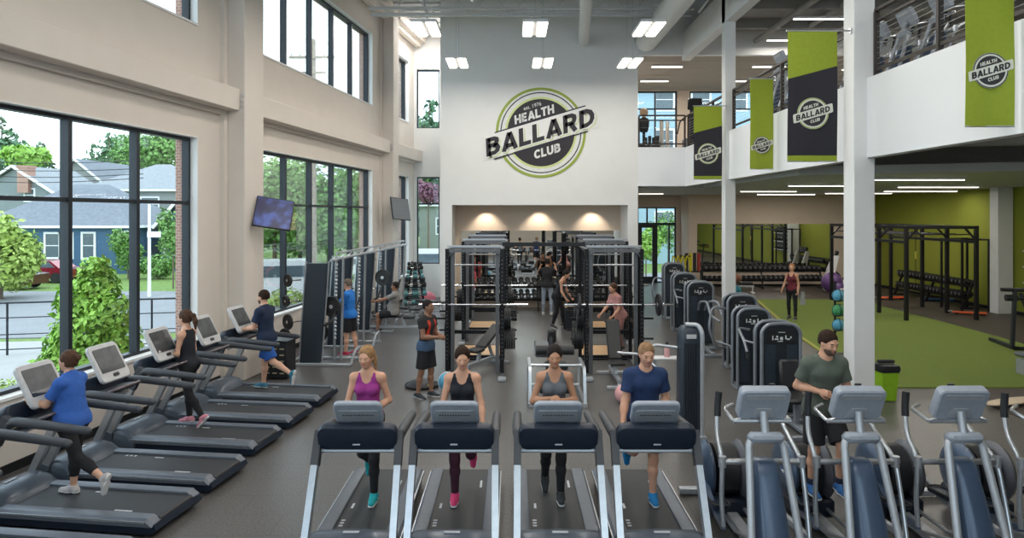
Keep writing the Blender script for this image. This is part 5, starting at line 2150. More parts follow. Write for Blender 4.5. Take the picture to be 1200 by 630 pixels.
def banner(label, xr, Y, ztop, w, h, kind, er, ez, attach, rz=0):
    """xr = right edge; attach = x of the wall or column it is bracketed to"""
    t = thing('banner', label, 'banner', (xr - w / 2, Y, ztop), rz)

    def sheet(name, m, zf0, zf1, nz_=10):
        nx = 12
        m_ = MB()
        vs, fs = [], []
        for side, off in ((0, -.003), (1, .003)):
            for j in range(nz_ + 1):
                for i in range(nx + 1):
                    u = i / nx
                    a, b_ = zf0(u), zf1(u)
                    z = a + (b_ - a) * j / nz_
                    y = .014 * math.sin(u * 7 + z * 2.2) * min(1, -z / h * 2.0) + off
                    vs.append((-w / 2 + w * u, y, z))
        k = (nx + 1) * (nz_ + 1)
        for j in range(nz_):
            for i in range(nx):
                a = j * (nx + 1) + i
                fs.append((a, a + nx + 1, a + nx + 2, a + 1))
                fs.append((k + a, k + a + 1, k + a + nx + 2, k + a + nx + 1))
        rim = [i for i in range(nx + 1)] + [j * (nx + 1) + nx for j in range(1, nz_ + 1)] + [nz_ * (nx + 1) + i for i in range(nx - 1, -1, -1)] + [j * (nx + 1) for j in range(nz_ - 1, 0, -1)]
        for i in range(len(rim)):
            a, b_ = rim[i], rim[(i + 1) % len(rim)]
            fs.append((a, b_, k + b_, k + a))
        m_._add(vs, fs)
        return m_.build(name, m, t, ang=60)
    if kind == 'green':
        sheet('banner_cloth', LIME, lambda u: 0, lambda u: -h, 22)
    else:
        sheet('green_cloth', LIME, lambda u: 0, lambda u: -h * (.37 - .10 * u))
        sheet('black_cloth', BLKC, lambda u: -h * (.37 - .10 * u), lambda u: -h * .955, 16)
        sheet('green_hem', LIME, lambda u: -h * .955, lambda u: -h, 3)
    MB().cyl((-w / 2 - .02, 0, .0), (w / 2 + .02, 0, .0), .016, n=10).build('top_rod', STEEL, t)
    MB().cyl((-w / 2 - .005, 0, -h), (w / 2 + .005, 0, -h), .010, n=10).build('bottom_rod', STEEL, t)
    dx = (attach - (xr - w / 2))
    if abs(rz) < .01:
        m_ = MB().cyl((w / 2, 0, 0), (dx, 0, 0), .014, n=8).cyl((dx - .02, 0, 0), (dx, 0, 0), .05, n=14)
        m_.build('bracket', STEEL, t)
    Mb = Matrix.Translation((0, -.018, ez - ztop)) @ FACE
    Mr = Mb @ Matrix.Rotation(ANG, 4, 'Z')
    disc(er, 0, .003, Mb, 40).build('emblem_rim', CREAMC, t, smooth=False)
    ring(er * .93, er * .985, .002, .003, Mb, 40).build('emblem_ring', OLIVE if kind != 'green' else BLKS, t, smooth=False)
    disc(er * .82, .002, .004, Mb, 40).build('emblem_disc', BLKS, t, smooth=False)
    bw = er * 2.62
    m_ = MB().prism(rrect(bw, er * .56, er * .08, 3), .005, .009, 'z')
    m_.v = [(x + y * .2, y, z) for (x, y, z) in m_.v]
    bd = m_.xf(Mr).build('emblem_band', CREAMC, t, smooth=False)
    letters('emblem_name', 'BALLARD', er * .36, .003, BLKS, bd, Mr @ Matrix.Translation((0, 0, .011)), bw * .88)
    letters('emblem_word', 'HEALTH', er * .20, .003, CREAMC, t, Mr @ Matrix.Translation((0, er * .47, .009)), er * 1.0)
    letters('emblem_word', 'CLUB', er * .20, .003, CREAMC, t, Mr @ Matrix.Translation((0, -er * .47, .009)), er * .66)
    return t


def zof(py, D):
    return EYE - (py - 250) * D / 800.0


banner('small black and green banner on the far white column', (846 - 600) * 17.9 / 800, 17.9, zof(124, 17.9), 33 * 17.9 / 800, 86 * 17.9 / 800, 'two', .27, zof(180, 17.9), 5.62)
banner('plain green narrow banner between the two black and green ones', (906 - 600) * 14.8 / 800, 14.8, zof(92, 14.8), 27 * 14.8 / 800, 106 * 14.8 / 800, 'green', .185, zof(170, 14.8), FX)
banner('large black and green banner beside the near white column', (981 - 600) * 11.1 / 800, 11.1, zof(36, 11.1), 58 * 11.1 / 800, 153 * 11.1 / 800, 'two', .255, zof(133, 11.1), 5.51)
banner('large green banner with a dark round emblem at the right edge', (1188 - 600) * 7.7 / 800, 7.7, zof(-12, 7.7), 57 * 7.7 / 800, 160 * 7.7 / 800, 'green', .20, zof(83, 7.7), FX)


# ---------------------------------------------------------------- wall screens
def tv(label, loc, rot, w=.95, h=.56, wallv=(0, 0, 0), on=True):
    t = thing('television', label, 'television', loc)
    t.rotation_euler = rot
    MB().box((0, 0, 0), (w, .05, h), None, .012).build('housing', BLACKP, t)
    m = mat('lit screen picture', (.02, .02, .05), .3)
    nt = m.node_tree
    if 'tvdone' not in m:
        m['tvdone'] = 1
        b = nt.nodes['Principled BSDF']
        tcn = nt.nodes.new('ShaderNodeTexCoord')
        n = nt.nodes.new('ShaderNodeTexNoise')
        n.inputs['Scale'].default_value = 3.2
        n.inputs['Detail'].default_value = 2
        r = nt.nodes.new('ShaderNodeValToRGB')
        r.color_ramp.interpolation = 'B_SPLINE'
        e = r.color_ramp.elements
        e[0].position = .38
        e[0].color = (.012, .012, .03, 1)
        e[1].position = .62
        e[1].color = (.05, .09, .30, 1)
        x_ = e.new(.5)
        x_.color = (.02, .02, .05, 1)
        nt.links.new(tcn.outputs['Object'], n.inputs['Vector'])
        nt.links.new(n.outputs['Fac'], r.inputs['Fac'])
        nt.links.new(r.outputs['Color'], b.inputs['Emission Color'])
        b.inputs['Emission Strength'].default_value = 1.1
    MB().bx(-w / 2 + .02, w / 2 - .02, -.028, -.024, -h / 2 + .02, h / 2 - .02).build('screen', m if on else mat('grey screen glare', (.20, .21, .23), .25), t, smooth=False)  # grey of the unlit variant has screen glare put into its colour
    MB().box((0, .06, 0), (.3, .07, .25)).tube([(0, .09, 0), wallv], .025, 8).build('wall_arm', BLACKM, t)
    return t


tv('flat television on the first left column, showing a dark blue picture, tilted down', (-4.84, 13.86, 3.30), (R(-22), R(9), R(18)), .74, .66, (-.20, .28, .1))
tv('grey television seen edge on at the second left column', (-3.72, 22.75, 3.45), (R(-12), R(4), R(62)), .95, .75, (-.05, .33, .05), False)

# ---------------------------------------------------------------- black rig on the turf side
t = thing('functional_rig', 'large black steel rig of posts and monkey bars beside the turf', 'rig', (12.1, 20.95, 0))
posts = [(0, 0), (.05, 1.65), (.05, 5.0), (2.25, .15), (2.3, 1.65), (2.35, 3.1), (2.3, 5.0), (0.05, 3.3)]
H = 2.92
for (x, y) in posts[:7]:
    u = MB().bx(x - .05, x + .05, y - .05, y + .05, 0, H).bx(x - .1, x + .1, y - .1, y + .1, 0, .015)
    u.build('post', BLACKM, t, smooth=False)
for (a, b_, z) in (((0, 0), (2.25, .15), H - .05), ((0, 0), (.05, 5.0), H - .05), ((2.25, .15), (2.3, 5.0), H - .05), ((.05, 5.0), (2.3, 5.0), H - .05), ((.05, 1.65), (2.3, 1.65), H - .05),
                   ((0, 0), (.05, 5.0), H - .50), ((2.25, .15), (2.3, 5.0), H - .50)):
    MB().tube([(*a, z), (*b_, z)], .04, sq=(.09, .09)).build('top_beam', BLACKM, t, smooth=False)
for k in range(7):
    y = .5 + k * .68
    MB().cyl((0.02, y, H - .28), (2.28, y, H - .28), .017, n=8).build('monkey_bar', BLACKM, t)
m_ = MB()
for (x, y) in posts[:7]:
    s = 1 if x < 1 else -1
    m_.tube([(x, y, H - .45), (x + s * .35, y, H - .08)], .03, sq=(.05, .05))
m_.parts('gusset', BLACKM, t, smooth=False)
t = thing('hanging_strap', 'thin hanging suspension strap with a yellow end inside the black rig', 'strap', (13.6, 23.0, 2.6))
MB().tube([(0, 0, 0), (0, 0, -1.7)], .012, 6).build('strap', BLACKP, t)
MB().box((0, 0, -.7), (.05, .03, .25)).build('buckle', YEL, t)
# second smaller frame by the wall
t = thing('pull_up_station', 'thin black pull-up frame against the olive wall behind the rig', 'pull-up frame', (15.1, 22.9, 0))
for (x, y) in ((0, 0), (.9, 0), (0, 1.1), (.9, 1.1)):
    MB().bx(x - .03, x + .03, y - .03, y + .03, 0, 2.45).build('post', BLACKM, t, smooth=False)
for (a, b_) in (((0, 0), (.9, 0)), ((0, 1.1), (.9, 1.1)), ((0, 0), (0, 1.1)), ((.9, 0), (.9, 1.1))):
    MB().tube([(*a, 2.42), (*b_, 2.42)], .03, sq=(.05, .05)).build('top_beam', BLACKM, t, smooth=False)


def step(label, x, y, rz, m, L=.95):
    t = thing('floor_trainer', label, 'push handle', (x, y, 0.012), rz)
    MB().box((0, 0, .07), (L, .22, .06), None, .02).build('platform', m, t)
    MB().box((-L * .38, 0, .03), (.12, .24, .04), None, .01).box((L * .38, 0, .03), (.12, .24, .04), None, .01).parts('foot', BLACKP, t)
    MB().cyl((-L * .5, 0, .09), (-L * .62, 0, .09), .02, n=8).build('knob', SILVER, t)


ORG = mat('orange red plastic', (.75, .13, .04), .5)
step('orange red floor trainer with a silver tip at the right post of the rig', *at(1136, 369), R(-25), ORG)
step('orange red floor trainer at the left rear post of the rig', *at(1044, 351), R(5), ORG, 1.05)
step('blue floor trainer below the dumbbell rack on the green wall', *at(1100, 353), R(-15), mat('bright blue plastic', (.04, .16, .42), .5), 1.1)

# medicine ball racks
def ball_rack(x, y, label, cols_, z0=.25, r=.14):
    t = thing('ball_rack', label, 'ball rack', (x, y, 0))
    MB().bx(-.22, .22, -.22, .22, 0, .05, .01).build('base', BLACKM, t)
    MB().cyl((.0, .16, .04), (0, .16, z0 + len(cols_) * .34), .025, n=10).build('pole', BLACKM, t)
    for i, (m, n_) in enumerate(cols_):
        z = z0 + i * .34
        MB().tube([(.12 * math.cos(2 * pi * k / 14), .12 * math.sin(2 * pi * k / 14), z - .09) for k in range(14)], .010, 6, closed=True).tube([(0, .12, z - .09), (0, .16, z - .09)], .01, 6).build('cradle', BLACKM, t)
        b_ = ball('medicine_ball', n_, x, y, z + .02, r, m, BLACKP)
    return t


ball_rack(7.55, 15.8, 'black vertical ball rack beside the near white column on the turf edge', [(BLUEB, 'blue medicine ball, lowest on the rack by the near column'), (GRB, 'green medicine ball, middle of the rack by the near column'), (BLUEB, 'blue medicine ball, top of the rack by the near column')], .70)
ball_rack(6.25, 19.0, 'slim black ball rack just right of the far white column', [(TEALB, 'dark teal medicine ball, lowest on the rack by the far column'), (TEALB, 'dark teal medicine ball, middle of the rack by the far column'), (mat('brown rubber', (.30, .12, .07), .5), 'reddish brown medicine ball on top of the rack by the far column')], .80, .13)

# trash bin
x, y = at(1038, 468)
t = thing('waste_bin', 'lime green square waste bin with a black bag liner beside the near column', 'waste bin', (x, y, .012))
m_ = MB()
ss = [[(p[0], p[1], z) for p in rrect(w, w, .04, 3)] for (z, w) in ((0, .26), (.42, .32), (.60, .33))]
loft(m_, ss)
m_.build('bin_body', mat('lime green plastic', (.26, .47, .02), .4), t)
m_ = MB()
ss = [[(p[0], p[1], z) for p in rrect(w, w, .05, 3)] for (z, w) in ((.50, .345), (.56, .37), (.62, .35), (.63, .27))]
loft(m_, ss)
m_.build('bag_liner', BLACKP, t)
MB().box((0, 0, .67), (.30, .10, .05), None, .02).build('lid_flap', RUBBER, t)

# drinks bottle and rail between the near right rack and the weight machines
t = thing('water_bottle', 'pink water bottle with a black cap standing on the low rail beside the right rack', 'bottle', (3.03, 13.35, .50))
MB().lathe([(.02, 0), (.055, 0), (.058, .02), (.058, .17), (.03, .22)], n=16).build('bottle_body', mat('pink plastic bottle', (.62, .34, .34), .3), t)
MB().lathe([(.02, .21), (.032, .21), (.032, .27), (.015, .29)], n=14).build('cap', BLACKP, t)
t = thing('plate_stand', 'low white topped stand under the pink bottle', 'stand', (3.03, 13.35, 0))
MB().bx(-.30, .30, -.12, .12, .46, .50, .01).build('top', WHITEP, t)
MB().bx(-.25, -.20, -.08, .08, 0, .46).bx(.20, .25, -.08, .08, 0, .46).parts('leg', SILVER, t, smooth=False)

# machines on the far side of the turf, near the mirror
def bench_far(x, y, rz, label):
    t = thing('weight_bench', label, 'bench', (x, y, .012), rz)
    m_ = MB().bx(-.05, .05, -.6, .6, .25, .32).bx(-.28, .28, -.6, -.5, 0, .05).bx(-.28, .28, .5, .6, 0, .05).bx(-.03, .03, -.57, -.53, 0, .3).bx(-.03, .03, .53, .57, 0, .3)
    m_.build('bench_frame', WHITEP, t, smooth=False)
    MB().box((0, -.32, .40), (.3, .45, .08), None, .02).build('seat', VINYL, t)
    MB().box((0, .22, .55), (.3, .7, .08), rotm(rx=.55), .02).build('backrest', VINYL, t)


bench_far(9.4, 28.3, R(80), 'pale framed bench in front of the long mirror dumbbell rack')
bench_far(13.6, 26.9, R(60), 'pale framed low bench left behind the black rig')
bench_far(4.9, 28.2, R(0), 'pale framed bench near the glass door')
t = thing('climber_machine', 'white sided climbing machine with a dark drum near the wall mirror', 'cardio machine', (13.9, 29.3, .012), R(70))
m_ = MB()
for s in (-1, 1):
    m_.prism([(-.5, 0), (.5, 0), (.35, .9), (.1, 1.5), (-.1, 1.5), (.05, .8), (-.4, .25)], s * .3 - .03, s * .3 + .03, 'x')
m_.parts('side_panel', WHITEP, t, smooth=False)
MB().cyl((-.27, .1, .55), (.27, .1, .55), .28, n=18).build('drum', BLACKP, t)
MB().box((0, -.02, 1.55), (.5, .12, .28), rotm(rx=.3), .03).build('console', BLACKP, t)

# battle ropes: yellow straps hanging by the door wall
YELR = mat('yellow rope', (.68, .60, .03), .7)
t = thing('battle_rope', 'coil of bright yellow rope hanging on a stand beside the glass door', 'rope', (6.35, 25.6, 0))
MB().bx(-.30, .30, -.2, .2, 0, .04).cyl((0, 0, .02), (0, 0, 1.75), .03).cyl((-.35, 0, 1.7), (.35, 0, 1.7), .02).build('stand', BLACKM, t)
for i in range(4):
    a = -.28 + i * .17
    pts = [(a + .10 * math.cos(u), .06 * math.sin(u * 2), 1.25 + .45 * math.sin(u)) for u in [2 * pi * k / 20 for k in range(20)]]
    MB().tube(pts, .028, 7, closed=True).build('rope_coil', YELR, t)
t = thing('foam_roller_stand', 'upright stand of dark rollers beside the yellow rope', 'stand', (7.1, 26.8, 0))
for i in range(4):
    MB().cyl((-.25 + i * .16, 0, 1.05), (-.25 + i * .16, 0, 1.75), .065, n=12).build('roller', (VINYL, YELR, VINYL, mat('red rubber', (.4, .05, .04), .6))[i], t)
MB().bx(-.38, .38, -.14, .14, .0, .05).bx(-.38, .38, -.14, .14, 1.0, 1.05).bx(-.36, -.30, -.1, .1, 0, 1.05).bx(.30, .36, -.1, .1, 0, 1.05).build('shelf_frame', BLACKM, t, smooth=False)

# plate loaded machine at the right edge beyond the turf
x, y = at(1192, 402)
t = thing('plate_machine', 'partly visible plate loaded machine with tan pads at the right edge of the turf', 'weight machine', (12.40, 16.6, .022), R(-12))
m_ = MB().bx(-.3, .9, -.30, -.22, .0, .08).bx(-.3, -.2, -.3, 1.0, 0, .08)
m_.tube([(-.3, -.2, .05), (-.15, 0, 1.45)], .04, sq=(.07, .09)).tube([(.35, -.2, .05), (.15, .4, 1.3)], .04, sq=(.06, .08)).tube([(-.15, 0, 1.2), (.6, .1, 1.2)], .03, sq=(.06, .06))
m_.build('machine_frame', PANEL, t, smooth=False)
MB().box((.45, -.1, 1.12), (.75, .22, .18), rotm(ry=.1), .06).build('arm_pad', mat('tan olive vinyl', (.24, .19, .05), .5), t)
MB().box((.35, -.35, .42), (.6, .35, .09), None, .03).build('seat', mat('grey vinyl seat', (.2, .2, .19), .5), t)
MB().cyl((-.45, 0, 1.42), (.05, 0, 1.42), .05, n=10).cyl((-.35, 0, 1.22), (-.1, 0, 1.22), .08, n=12).parts('roller', VINYL, t)
t = thing('weight_bench', 'long flat grey bench whose end shows at the right edge on the turf', 'bench', (10.95, 13.9, .022), R(-88))
MB().bx(-.05, .05, -.5, .5, .3, .36).bx(-.2, .2, -.55, -.45, 0, .3).bx(-.2, .2, .45, .55, 0, .3).build('bench_frame', SILVER, t, smooth=False)
MB().box((0, 0, .41), (.3, 1.3, .09), None, .03).build('seat', mat('grey vinyl pad', (.13, .14, .15), .5), t)
t = thing('balance_board', 'pale wooden balance board lying at the near edge of the turf', 'board', (*at(1186, 475), .02), R(20))
MB().prism([(.62 * math.cos(2 * pi * i / 28), .15 * math.sin(2 * pi * i / 28)) for i in range(28)], .05, .07, 'z').build('deck', mat('pale board wood', (.62, .50, .36), .5), t)
MB().cyl((0, -.14, .03), (0, .14, .03), .03, n=12).build('roller', BLACKP, t)

# wall rack / window with gear on the green wall
t = thing('wall_rack', 'black wall rack with pale shelves of gear on the green wall at the right edge', 'wall rack', (16.48, 20.6, 1.0))
MB().bx(-.06, -.02, -1.0, 1.0, 0, 1.5).build('back_panel', PANEL, t, smooth=False)
for k in range(3):
    MB().bx(-.32, -.06, -1.0, 1.0, .1 + k * .5, .13 + k * .5).build('shelf', WHITEP, t, smooth=False)
    for j in range(5):
        kt = thing('kettlebell', 'black kettlebell on the shelves of the wall rack at the right edge', 'kettlebell', (16.48 - .19, 20.6 - .8 + j * .4, 1.0 + .13 + k * .5 + .09), 0, 'kettlebells on the wall rack')
        MB().ball((0, 0, 0), .09, 12, 8).build('bell', RUBBER, kt)
        MB().tube(fillet([(0, -.05, .06), (0, -.06, .16), (0, .06, .16), (0, .05, .06)], .03, 3), .013, 7).build('handle', STEEL, kt)

# ---------------------------------------------------------------- upstairs
def up_thing(src, x, y, rz, label):
    return copy_thing(src, (x, y, MZ), rz, label)


for (x, y, lab) in ((8.35, 14.75, 'upstairs elliptical nearest the white column, console above the railing'), (8.35, 13.85, 'second upstairs elliptical to the right of the white column'),
                    (8.35, 12.9, 'third upstairs elliptical, just left of the large green banner'), (8.35, 11.9, 'upstairs elliptical hidden mostly by the large green banner'),
                    (8.5, 18.9, 'upstairs elliptical behind the black and green banner'), (7.3, 16.3, 'upstairs elliptical between the plain green banner and the column')):
    up_thing(el, x, y, -pi / 2, lab)
for (x, y, lab) in ((10.6, 16.2, 'upstairs treadmill under the person in the maroon shirt'), (10.6, 15.2, 'upstairs treadmill under the person in the sand coloured shirt'), (10.6, 14.2, 'empty upstairs treadmill in the second row'), (8.6, 20.4, 'upstairs treadmill under the person in the pale blue shirt')):
    up_thing(tm, x, y, -pi / 2, lab)
# boxing dummy in the gallery
t = thing('boxing_dummy', 'boxing dummy with a tan head and black torso behind the gallery railing', 'boxing dummy', (4.50, 23.3, MZ))
m_ = MB()
loft(m_, [[(p[0], p[1], z) for p in rrect(w, d_, min(w, d_) * .45, 4)] for (z, w, d_) in ((.62, .24, .16), (.75, .34, .22), (1.0, .38, .24), (1.08, .30, .2), (1.12, .12, .12))])
m_.build('torso', BLACKP, t, ang=60)
m_ = MB().ball((0, 0, 1.30), (.15, .15, .15), 16, 10)
m_.cyl((0, 0, 1.08), (0, 0, 1.2), .06)
m_.build('head', mat('tan rubber skin', (.36, .24, .15), .6), t, ang=60)
MB().cyl((0, 0, .2), (0, 0, .65), .05).lathe([(.02, 0), (.26, 0), (.26, .16), (.12, .24), (.02, .24)], n=20).build('stand', BLACKM, t)
for (x, y, lab) in ((5.3, 24.2, 'pale striped upright roller post upstairs, left one'), (5.6, 24.6, 'pale upright roller post upstairs, right one')):
    t = thing('upright_post', lab, 'post', (x, y, MZ))
    MB().cyl((0, 0, 0), (0, 0, 1.15), .07, n=14).build('roller', mat('pale foam', (.5, .46, .40), .7), t)
    MB().cyl((0, 0, 0), (0, 0, .04), .16, n=16).build('base', BLACKM, t)
t = thing('stair_climber', 'tall black cardio machine upstairs beside the far white column', 'cardio machine', (6.35, 24.0, MZ))
MB().bx(-.25, .25, -.3, .5, 0, .5, .04).bx(-.16, .16, -.3, -.2, .5, 1.5, .02).build('body', BLACKP, t)
MB().box((0, -.3, 1.65), (.5, .1, .4), rotm(rx=.2), .03).build('console', BLACKM, t)
MB().tube(fillet([(-.26, -.25, 1.25), (-.42, .1, 1.1), (-.42, .5, .7)], .1, 4), .025, 8).tube(fillet([(.26, -.25, 1.25), (.42, .1, 1.1), (.42, .5, .7)], .1, 4), .025, 8).parts('side_rail', BLACKM, t)
t = thing('rolled_mats', 'bin of dark rolled mats on the floor upstairs behind the railing', 'mats', (4.9, 24.0, MZ))
for i in range(4):
    MB().cyl((-.2 + i * .14, 0, .02), (-.2 + i * .14, 0, .52 + .05 * (i % 2)), .06, n=10).build('mat_roll', VINYL, t)
MB().bx(-.30, .30, -.1, .1, 0, .25, .02).build('bin', PANEL, t)
# ================================================================ PEOPLE
def V(*a):
    return np.array(a, float)


def nrm(v):
    return v / (np.linalg.norm(v) + 1e-12)


def cone(a, b, ra, rb, k=.03, cut=None):
    """round cone; cut=(t0,t1) slices it flat at those fractions"""
    return ('c', V(*a), V(*b), ra, rb, k, cut)


def ell(c, ax, r, k=.03):
    """ellipsoid, ax = 3x3 rows of axes"""
    return ('e', V(*c), np.array(ax, float), V(*r), k)


def field(prims, vox, t=0.0, clip=None, cut_prims=None):
    lo, hi = [], []
    for p in prims:
        if p[0] == 'c':
            r = max(p[3], p[4])
            lo.append(np.minimum(p[1], p[2]) - r)
            hi.append(np.maximum(p[1], p[2]) + r)
        else:
            e = np.abs(p[2].T * p[3]).sum(1)
            lo.append(p[1] - e)
            hi.append(p[1] + e)
    lo = np.min(lo, 0) - t - 3 * vox
    hi = np.max(hi, 0) + t + 3 * vox
    n = np.ceil((hi - lo) / vox).astype(int) + 1
    F = np.full(n, .08)
    xs = [lo[i] + vox * np.arange(n[i]) for i in range(3)]
    mg = .055 + t
    for p in prims:
        if p[0] == 'c':
            r = max(p[3], p[4])
            l, h = np.minimum(p[1], p[2]) - r, np.maximum(p[1], p[2]) + r
            k = p[5]
        else:
            e = np.abs(p[2].T * p[3]).sum(1)
            l, h = p[1] - e, p[1] + e
            k = p[4]
        i0 = np.clip(((l - mg - lo) / vox).astype(int), 0, n - 1)
        i1 = np.clip(((h + mg - lo) / vox).astype(int) + 2, 1, n)
        sl = tuple(slice(a, b) for a, b in zip(i0, i1))
        X = xs[0][sl[0]][:, None, None]
        Y = xs[1][sl[1]][None, :, None]
        Z = xs[2][sl[2]][None, None, :]
        if p[0] == 'c':
            a, b = p[1], p[2]
            w = b - a
            L2 = max(w @ w, 1e-9)
            tt = ((X - a[0]) * w[0] + (Y - a[1]) * w[1] + (Z - a[2]) * w[2]) / L2
            tc_ = np.clip(tt, 0, 1)
            d = np.sqrt((X - a[0] - tc_ * w[0]) ** 2 + (Y - a[1] - tc_ * w[1]) ** 2 + (Z - a[2] - tc_ * w[2]) ** 2) - (p[3] + (p[4] - p[3]) * tc_)
            if p[6]:
                L = math.sqrt(L2)
                if p[6][1] is not None:
                    d = np.maximum(d, (tt - p[6][1]) * L)
                if p[6][0] is not None:
                    d = np.maximum(d, (p[6][0] - tt) * L)
        else:
            q = [((X - p[1][0]) * p[2][i][0] + (Y - p[1][1]) * p[2][i][1] + (Z - p[1][2]) * p[2][i][2]) / p[3][i] for i in range(3)]
            k0 = np.sqrt(q[0] ** 2 + q[1] ** 2 + q[2] ** 2) + 1e-9
            k1 = np.sqrt((q[0] / p[3][0]) ** 2 + (q[1] / p[3][1]) ** 2 + (q[2] / p[3][2]) ** 2) + 1e-9
            d = k0 * (k0 - 1) / k1
        f = F[sl]
        hh = np.clip(.5 + .5 * (f - d) / k, 0, 1)
        F[sl] = f * (1 - hh) + d * hh - k * hh * (1 - hh)
    F -= t
    if clip is not None:
        X = xs[0][:, None, None]
        Y = xs[1][None, :, None]
        Z = xs[2][None, None, :]
        F = np.maximum(F, clip(X, Y, Z))
    return F, lo


def nets(F, lo, vox):
    """surface nets"""
    s = F < 0
    n = np.array(F.shape)
    c = np.zeros(n - 1, int)
    for dx in (0, 1):
        for dy in (0, 1):
            for dz in (0, 1):
                c += s[dx:n[0] - 1 + dx, dy:n[1] - 1 + dy, dz:n[2] - 1 + dz]
    act = (c > 0) & (c < 8)
    I = np.argwhere(act)
    if len(I) == 0:
        return np.zeros((0, 3)), np.zeros((0, 4), int)
    idx = -np.ones(n - 1, int)
    idx[act] = np.arange(len(I))
    acc = np.zeros((len(I), 3))
    cnt = np.zeros(len(I))
    cs = [(a, b, d) for a in (0, 1) for b in (0, 1) for d in (0, 1)]
    for p in cs:
        for ax in range(3):
            if p[ax] == 1:
                continue
            q = list(p)
            q[ax] = 1
            va = F[I[:, 0] + p[0], I[:, 1] + p[1], I[:, 2] + p[2]]
            vb = F[I[:, 0] + q[0], I[:, 1] + q[1], I[:, 2] + q[2]]
            m = (va < 0) != (vb < 0)
            tt = np.where(m, va / np.where(m, va - vb, 1), 0)
            pos = np.array(p, float)[None, :] + np.eye(3)[ax][None, :] * tt[:, None]
            acc += pos * m[:, None]
            cnt += m
    verts = lo + (I + acc / cnt[:, None]) * vox
    faces = []
    for ax in range(3):
        b, d = [(1, 2), (2, 0), (0, 1)][ax]
        sa = [slice(1, n[i] - 1) for i in range(3)]
        sa[ax] = slice(0, n[ax] - 1)
        sb = list(sa)
        sb[ax] = slice(1, n[ax])
        A, B = s[tuple(sa)], s[tuple(sb)]
        for (m, flip) in ((A & ~B, False), (~A & B, True)):
            J = np.argwhere(m)
            if len(J) == 0:
                continue
            off = np.ones(3, int)
            off[ax] = 0
            J = J + off
            eb, ed = np.eye(3, dtype=int)[b], np.eye(3, dtype=int)[d]

            def g(K):
                return idx[K[:, 0], K[:, 1], K[:, 2]]
            q = np.stack([g(J - eb - ed), g(J - ed), g(J), g(J - eb)], 1)
            q = q[(q >= 0).all(1)]
            faces.append(q[:, ::-1] if flip else q)
    return verts, np.concatenate(faces)


def mesh_np(name, v, f, mats, parent, mi=None, loc=None):
    me = bpy.data.meshes.new(name)
    me.vertices.add(len(v))
    me.vertices.foreach_set('co', v.ravel())
    me.loops.add(f.size)
    me.loops.foreach_set('vertex_index', f.ravel())
    me.polygons.add(len(f))
    me.polygons.foreach_set('loop_start', np.arange(0, f.size, 4))
    me.polygons.foreach_set('loop_total', np.full(len(f), 4))
    me.polygons.foreach_set('use_smooth', np.ones(len(f), bool))
    for m in mats:
        me.materials.append(m)
    if mi is not None:
        me.polygons.foreach_set('material_index', mi)
    me.update(calc_edges=True)
    me.validate()
    o = bpy.data.objects.new(name, me)
    return link(o, parent)


SKIN = {
    'light': mat('light skin', (.58, .31, .205), .5, var=.05, scale=6),
    'fair': mat('fair skin', (.62, .35, .24), .5, var=.05, scale=6),
    'tan': mat('tan skin', (.46, .235, .14), .5, var=.05, scale=6),
    'brown': mat('brown skin', (.26, .13, .08), .5, var=.05, scale=6),
}
LIPM = mat('lip tint', (.48, .16, .14), .5)
EYEM = mat('dark eye', (.09, .055, .045), .3)
EYEW = mat('eye white', (.6, .57, .54), .3)
SOLEM = mat('white shoe sole', (.62, .62, .62), .6)


def cloth(name, c):
    return mat(name, c, .85, var=.08, scale=30)


